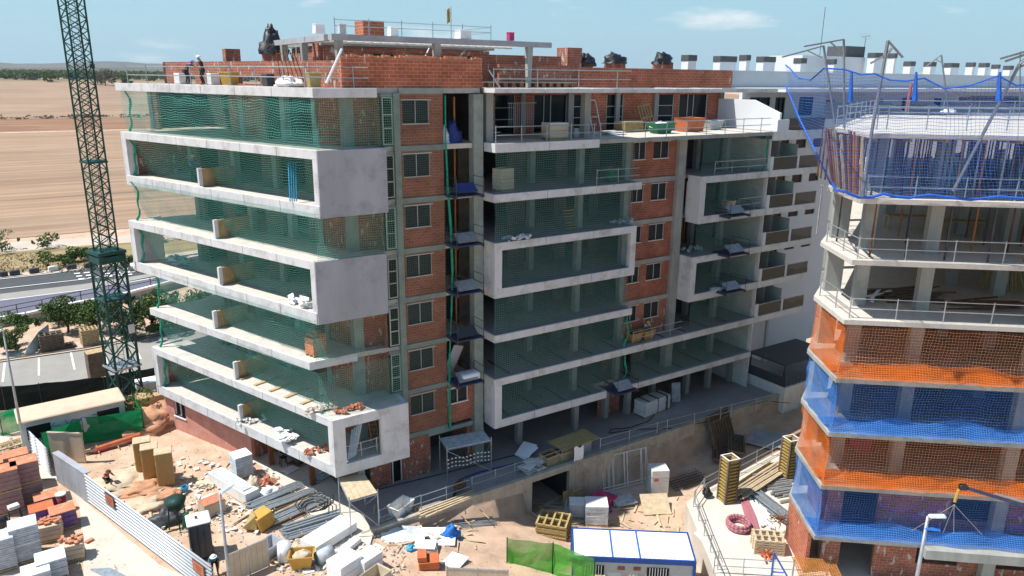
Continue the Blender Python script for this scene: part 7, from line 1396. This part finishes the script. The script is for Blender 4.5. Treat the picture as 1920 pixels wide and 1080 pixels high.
for s, m_, w, lab in ((10.6, 'yellow', 1.3, 'yellow mortar skip on the roof right of the standing worker'),): p = along(lq, lp, s, -1.2, PR); skip('mortar_skip', lab, p, w * .75, .7, .75, m_, R(-60), .25)
p = along(lq, lp, 18.6, -.9, PR); skip('bucket', 'yellow-brown bucket on the roof below the slanting white bar', p, .7, .7, .75, 'wood_yellow', 0, .2, None, 'bucket')
p = along(lq, lp, 16.8, -1.3, PR); bag('cement_heap', 'heap of white sheeting and sacks on the left roof edge', p, .8, 1.1, .55, 'white_dirty', 5, 'sheeting')
for s, px, w in ((7.6, 0, .6), (3.6, 0, .7), (13.8, 0, .55)): p = along(lq, lp, s, -.6, PR); tag(B().obox((p.x, p.y, PR + .35), w, w, .7, R(-70)).build('block_pile', 'white_dirty' if s < 8 else 'steel_dark', bevel=.03), 'pale block pile on the roof behind the workers' if s < 4 else 'pale block pile beside the yellow mortar skip' if s < 8 else 'dark box on the roof between skip and sheeting', 'blocks')
b = B(); p = along(lq, lp, 15.3, -.7, PR); [b.bar((p.x + i * .18, p.y - i * .3, PR), (p.x + i * .1 - .2, p.y - i * .3, PR + 2.0), .03, 4) for i in range(6)]; b.bar((p.x - .2, p.y, PR + 1.8), (p.x + .4, p.y - 1.5, PR + 1.8), .03, 4); tag(b.build('trestle_frame', 'rust'), 'brown trestle frame standing on the roof left of the sheeting heap', 'trestle')
a_, c_ = atv(612, 156, 40.0), atv(641, 92, 40.4); b = B(); b.bar(a_, c_, .07, 6); tag(b.build('white_bar', 'white_paint'), 'long white bar leaning slanted against the brick parapet corner', 'bar')
for i, (xa, ya, xb, yb, v) in enumerate(((793, 115, 805, 90, 41.2), (856, 114, 872, 95, 41.2), (817, 120, 826, 92, 41.0), (938, 165, 917, 132, 39.9), (557, 137, 555, 78, 50))):
    b = B(); b.bar(atv(xa, ya, v), atv(xb, yb, v + .5), .045, 5); tag(b.build('leaning_rod', 'galv' if i != 4 else 'steel'), 'slanting metal rod %s' % ['on the parapet, first behind the brick wall from the left', 'on the parapet right of the pergola post', 'leaning on the middle pergola post', 'beside the roof railing at the brick piers', 'standing up behind the left brick parapet'][i], 'rod', 'slanting rods on the roof')
for px, py, lab in ((783, 116, 'block of bricks left lying on top of the brick parapet'), (855, 118, 'flat bricks and mortar on top of the brick parapet')): p = atv(px, py, 40.45); tag(B().obox((p.x, p.y, 26.55), 1.4, .25, .22).build('bricks', 'terracotta'), lab, 'bricks')
for x, z_, d_, m_ in ((25.3, 1.0, .9, 1), (28.0, .7, 1.2, 1)): pass
b = B()
for i in range(34): x = 15.3 + i * .26; h = .08 + .12 * abs(math.sin(i * 2.3)); b.box(x, 40.32, 26.455, x + .2, 40.5, 26.45 + h)
tag(b.build('ragged_brick_course', 'terracotta'), 'ragged top course of loose bricks along the roof parapet', 'brick course')
# ================================================================ PEOPLE
def skinned(name, pts, edges, mat, parent, base, sub=1):
    ks = list(pts); me = bpy.data.meshes.new(name); me.from_pydata([pts[k][0] for k in ks], [(ks.index(a), ks.index(c)) for a, c in edges], []); me.materials.append(MT[mat]); o = bpy.data.objects.new(name, me); COL.objects.link(o); o.parent = parent
    md = o.modifiers.new('skin', 'SKIN'); md.use_smooth_shade = True; sv = me.skin_vertices[0].data if me.skin_vertices else None
    if sv is None: me.attributes; 
    for i, k in enumerate(ks): r = pts[k][1]; sv[i].radius = (r, r * (pts[k][2] if len(pts[k]) > 2 else 1))
    sv[0].use_root = True; s2 = o.modifiers.new('subdivision', 'SUBSURF'); s2.levels = sub; s2.render_levels = sub; return o
def person(loc, rz, lab, shirt, trousers, helmet, lean=0, crouch=0, arms=(.35, .35), vest=None):
    t = T('person', lab, 'person', tuple(loc)); t.rotation_euler = (0, 0, rz); hp = .93 - .50 * crouch; yb = -.12 * lean - .10 * crouch
    sl_, cl_ = math.sin(lean), math.cos(lean); tp = lambda x, y, z: V(x, yb + y * cl_ + z * sl_, hp + z * cl_ - y * sl_)
    P = {'pelvis': (V(0, yb, hp), .13, .85), 'waist': (tp(0, 0, .18), .12, .8), 'chest': (tp(0, .01, .36), .145, .75), 'neck': (tp(0, .02, .53), .055), 'head': (tp(0, .06, .66), .095, 1.05), 'crown': (tp(0, .05, .74), .085), 'nose': (tp(0, .165, .645), .012), 'chin': (tp(0, .12, .585), .03)}
    E_ = [('pelvis', 'waist'), ('waist', 'chest'), ('chest', 'neck'), ('neck', 'head'), ('head', 'crown'), ('head', 'nose'), ('head', 'chin')]
    for s, n_ in ((-1, 'l'), (1, 'r')):
        a_ = arms[0 if s < 0 else 1]; sh = tp(s * .19, .01, .46); el = sh + V(s * .05, .27 * math.sin(a_ + lean * .4), -.27 * math.cos(a_ + lean * .4)); wr = el + V(-s * .02, .24 * math.sin(a_ * 2 + .2), -.24 * math.cos(a_ * 2 + .2)); pm = wr + (wr - el).normalized() * .07
        P['sh' + n_] = (sh, .06); P['el' + n_] = (el, .043); P['wr' + n_] = (wr, .028); P['pm' + n_] = (pm, .034, .5); E_ += [('chest', 'sh' + n_), ('sh' + n_, 'el' + n_), ('el' + n_, 'wr' + n_), ('wr' + n_, 'pm' + n_)]
        d = (wr - el).normalized(); sd = d.orthogonal().normalized(); fr = d.cross(sd)
        for j, (o_, l_) in enumerate(((-.03, .065), (-.01, .078), (.01, .074), (.03, .058), (.045, .05))):
            q = pm + sd * o_ + d * (l_ * (.9 if j < 4 else .3)) + (fr * .0 if j < 4 else sd * .03); P['f%d%s' % (j, n_)] = (q + fr * .02, .009); E_.append(('pm' + n_, 'f%d%s' % (j, n_)))
        kn = V(s * .13, yb + .12 + .34 * crouch, .49 - .10 * crouch + (.12 * crouch if s > 0 else 0)); an = V(s * .13, -.02 - .10 * crouch * (1 if s < 0 else -1), .09)
        P['hip' + n_] = (V(s * .10, yb, hp - .05), .09); P['kn' + n_] = (kn, .062); P['an' + n_] = (an, .042); P['toe' + n_] = (an + V(s * .02, .17, -.05), .036); E_ += [('pelvis', 'hip' + n_), ('hip' + n_, 'kn' + n_), ('kn' + n_, 'an' + n_), ('an' + n_, 'toe' + n_)]
    skinned('body', P, E_, 'skin', t, loc, 1); g = lambda ks, k_: {k: (P[k][0], P[k][1] * k_) + tuple(P[k][2:]) for k in ks}
    skinned('shirt', g(['pelvis', 'waist', 'chest', 'shl', 'ell', 'shr', 'elr'], 1.13), [('pelvis', 'waist'), ('waist', 'chest'), ('chest', 'shl'), ('shl', 'ell'), ('chest', 'shr'), ('shr', 'elr')], shirt, t, loc)
    skinned('trousers', g(['pelvis', 'hipl', 'knl', 'anl', 'hipr', 'knr', 'anr'], 1.16), [('pelvis', 'hipl'), ('hipl', 'knl'), ('knl', 'anl'), ('pelvis', 'hipr'), ('hipr', 'knr'), ('knr', 'anr')], trousers, t, loc)
    for s in 'lr': skinned('boot', {'a': (P['an' + s][0], .058), 'b': (P['toe' + s][0], .05)}, [('a', 'b')], 'black_plastic', t, loc)
    h = P['crown'][0]; hb = B(); hb.lump(tuple(h - V(0, 0, .01)), .135, .155, .125, 2, 0, 14, 6); hb.sheet(lambda a, c: (h.x + math.cos(a * 6.2832) * (.12 + .055 * c), h.y + .015 + math.sin(a * 6.2832) * (.14 + .06 * c), h.z - .012), 16, 1)
    me = bpy.data.meshes.new('helmet'); me.from_pydata([tuple(v) for v in hb.v], [], hb.f); me.materials.append(MT[helmet]); o = bpy.data.objects.new('helmet', me); COL.objects.link(o); o.parent = t
    for p_ in me.polygons: p_.use_smooth = True
    if vest: skinned('vest', g(['waist', 'chest'], 1.24), [('waist', 'chest')], vest, t, loc)
    return t
lpx = lambda px, t_: atl(px, 150, along(lq, lp, 0, t_, 0), along(lq, lp, 5, t_, 0))
q = lpx(381, -1.9); person(V(q.x, q.y, PR), R(100), 'worker in dark clothes and white helmet standing on the left roof, looking down', 'cloth_dark', 'cloth_dark', 'helmet_white', .18, 0, (.9, .5), 'cloth_vest')
q = lpx(352, -1.6); person(V(q.x, q.y, PR), R(-70), 'worker in grey shirt and blue helmet bending forward on the left roof', 'cloth_dark', 'cloth_dark', 'helmet_blue', .75, .1, (.5, .8))
person(V(38.6, 40.0, LV[1]), R(160), 'worker with yellow helmet crouching beside the orange skips on the shaded balcony', 'helmet_white', 'cloth_blue', 'helmet_yellow', .5, .75, (.9, .7), 'cloth_blue')
q = at(404, 1078); person(V(q.x, q.y, 0), R(170), 'worker in teal shirt and white helmet bending behind the corrugated fence', 'cloth_teal', 'cloth_dark', 'helmet_white', .7, .1, (.3, .5))
q = at(203, 913); person(V(q.x, q.y, 0), R(200), 'bareheaded worker in red shirt crouching on the sand behind the fence', 'cloth_red', 'cloth_dark', 'bark', .6, .55, (.8, .9))
q = atL(356, 340, 5); person(V(q.x + .3, q.y + .3, LV[5]), R(200), 'worker in bright blue shirt behind the net of the upper box frame', 'cloth_blue', 'cloth_dark', 'helmet_white', .2, 0, (.6, .4))
# ---- posts, legs and wheels each a mesh of their own
def split_loose(o):
    me = o.data; n = len(me.vertices); par = list(range(n))
    def find(a):
        while par[a] != a: par[a] = par[par[a]]; a = par[a]
        return a
    for e in me.edges: par[find(e.vertices[0])] = find(e.vertices[1])
    groups = {}
    for p in me.polygons: groups.setdefault(find(p.vertices[0]), []).append(p)
    if not 2 <= len(groups) <= 40: return
    loc, par_o = o.location.copy(), o.parent
    for gi, (k, ps) in enumerate(groups.items()):
        ids = sorted({v for p in ps for v in p.vertices}); mp_ = {v: i for i, v in enumerate(ids)}; co = [me.vertices[v].co for v in ids]
        c = V(sum(v.x for v in co) / len(co), sum(v.y for v in co) / len(co), min(v.z for v in co)); m2 = bpy.data.meshes.new(o.name); m2.from_pydata([v - c for v in co], [], [[mp_[v] for v in p.vertices] for p in ps]); m2.uv_layers.new(name='UVMap'); m2.materials.append(me.materials[0])
        q = bpy.data.objects.new(o.name.split('.')[0], m2); COL.objects.link(q); q.parent = par_o; q.location = loc + c
    bpy.data.objects.remove(o)
for o in [o for o in list(COL.objects) if o.type == 'MESH' and o.parent and o.name.split('.')[0] in ('leg', 'wheel', 'post', 'corner_post', 'balcony_post', 'trestle', 'block', 'collar') and not o.children and not o.modifiers]: split_loose(o)
# ================================================================ AIR
hb = B().box(-6900, -290, -5, 6900, 8900, 330); hz_ = hb.build('haze', 'white_paint'); struct(hz_, 'stuff')
hm = bpy.data.materials.new('haze_air'); hm.use_nodes = True; hn = hm.node_tree.nodes
for q in list(hn): hn.remove(q)
ho = hn.new('ShaderNodeOutputMaterial'); hv = hn.new('ShaderNodeVolumePrincipled'); hv.inputs['Density'].default_value = 6e-5; hv.inputs['Color'].default_value = (.78, .88, 1, 1); hv.inputs['Anisotropy'].default_value = .2
hm.node_tree.links.new(hv.outputs[0], ho.inputs['Volume']); hz_.data.materials.clear(); hz_.data.materials.append(hm); S.cycles.volume_bounces = 0
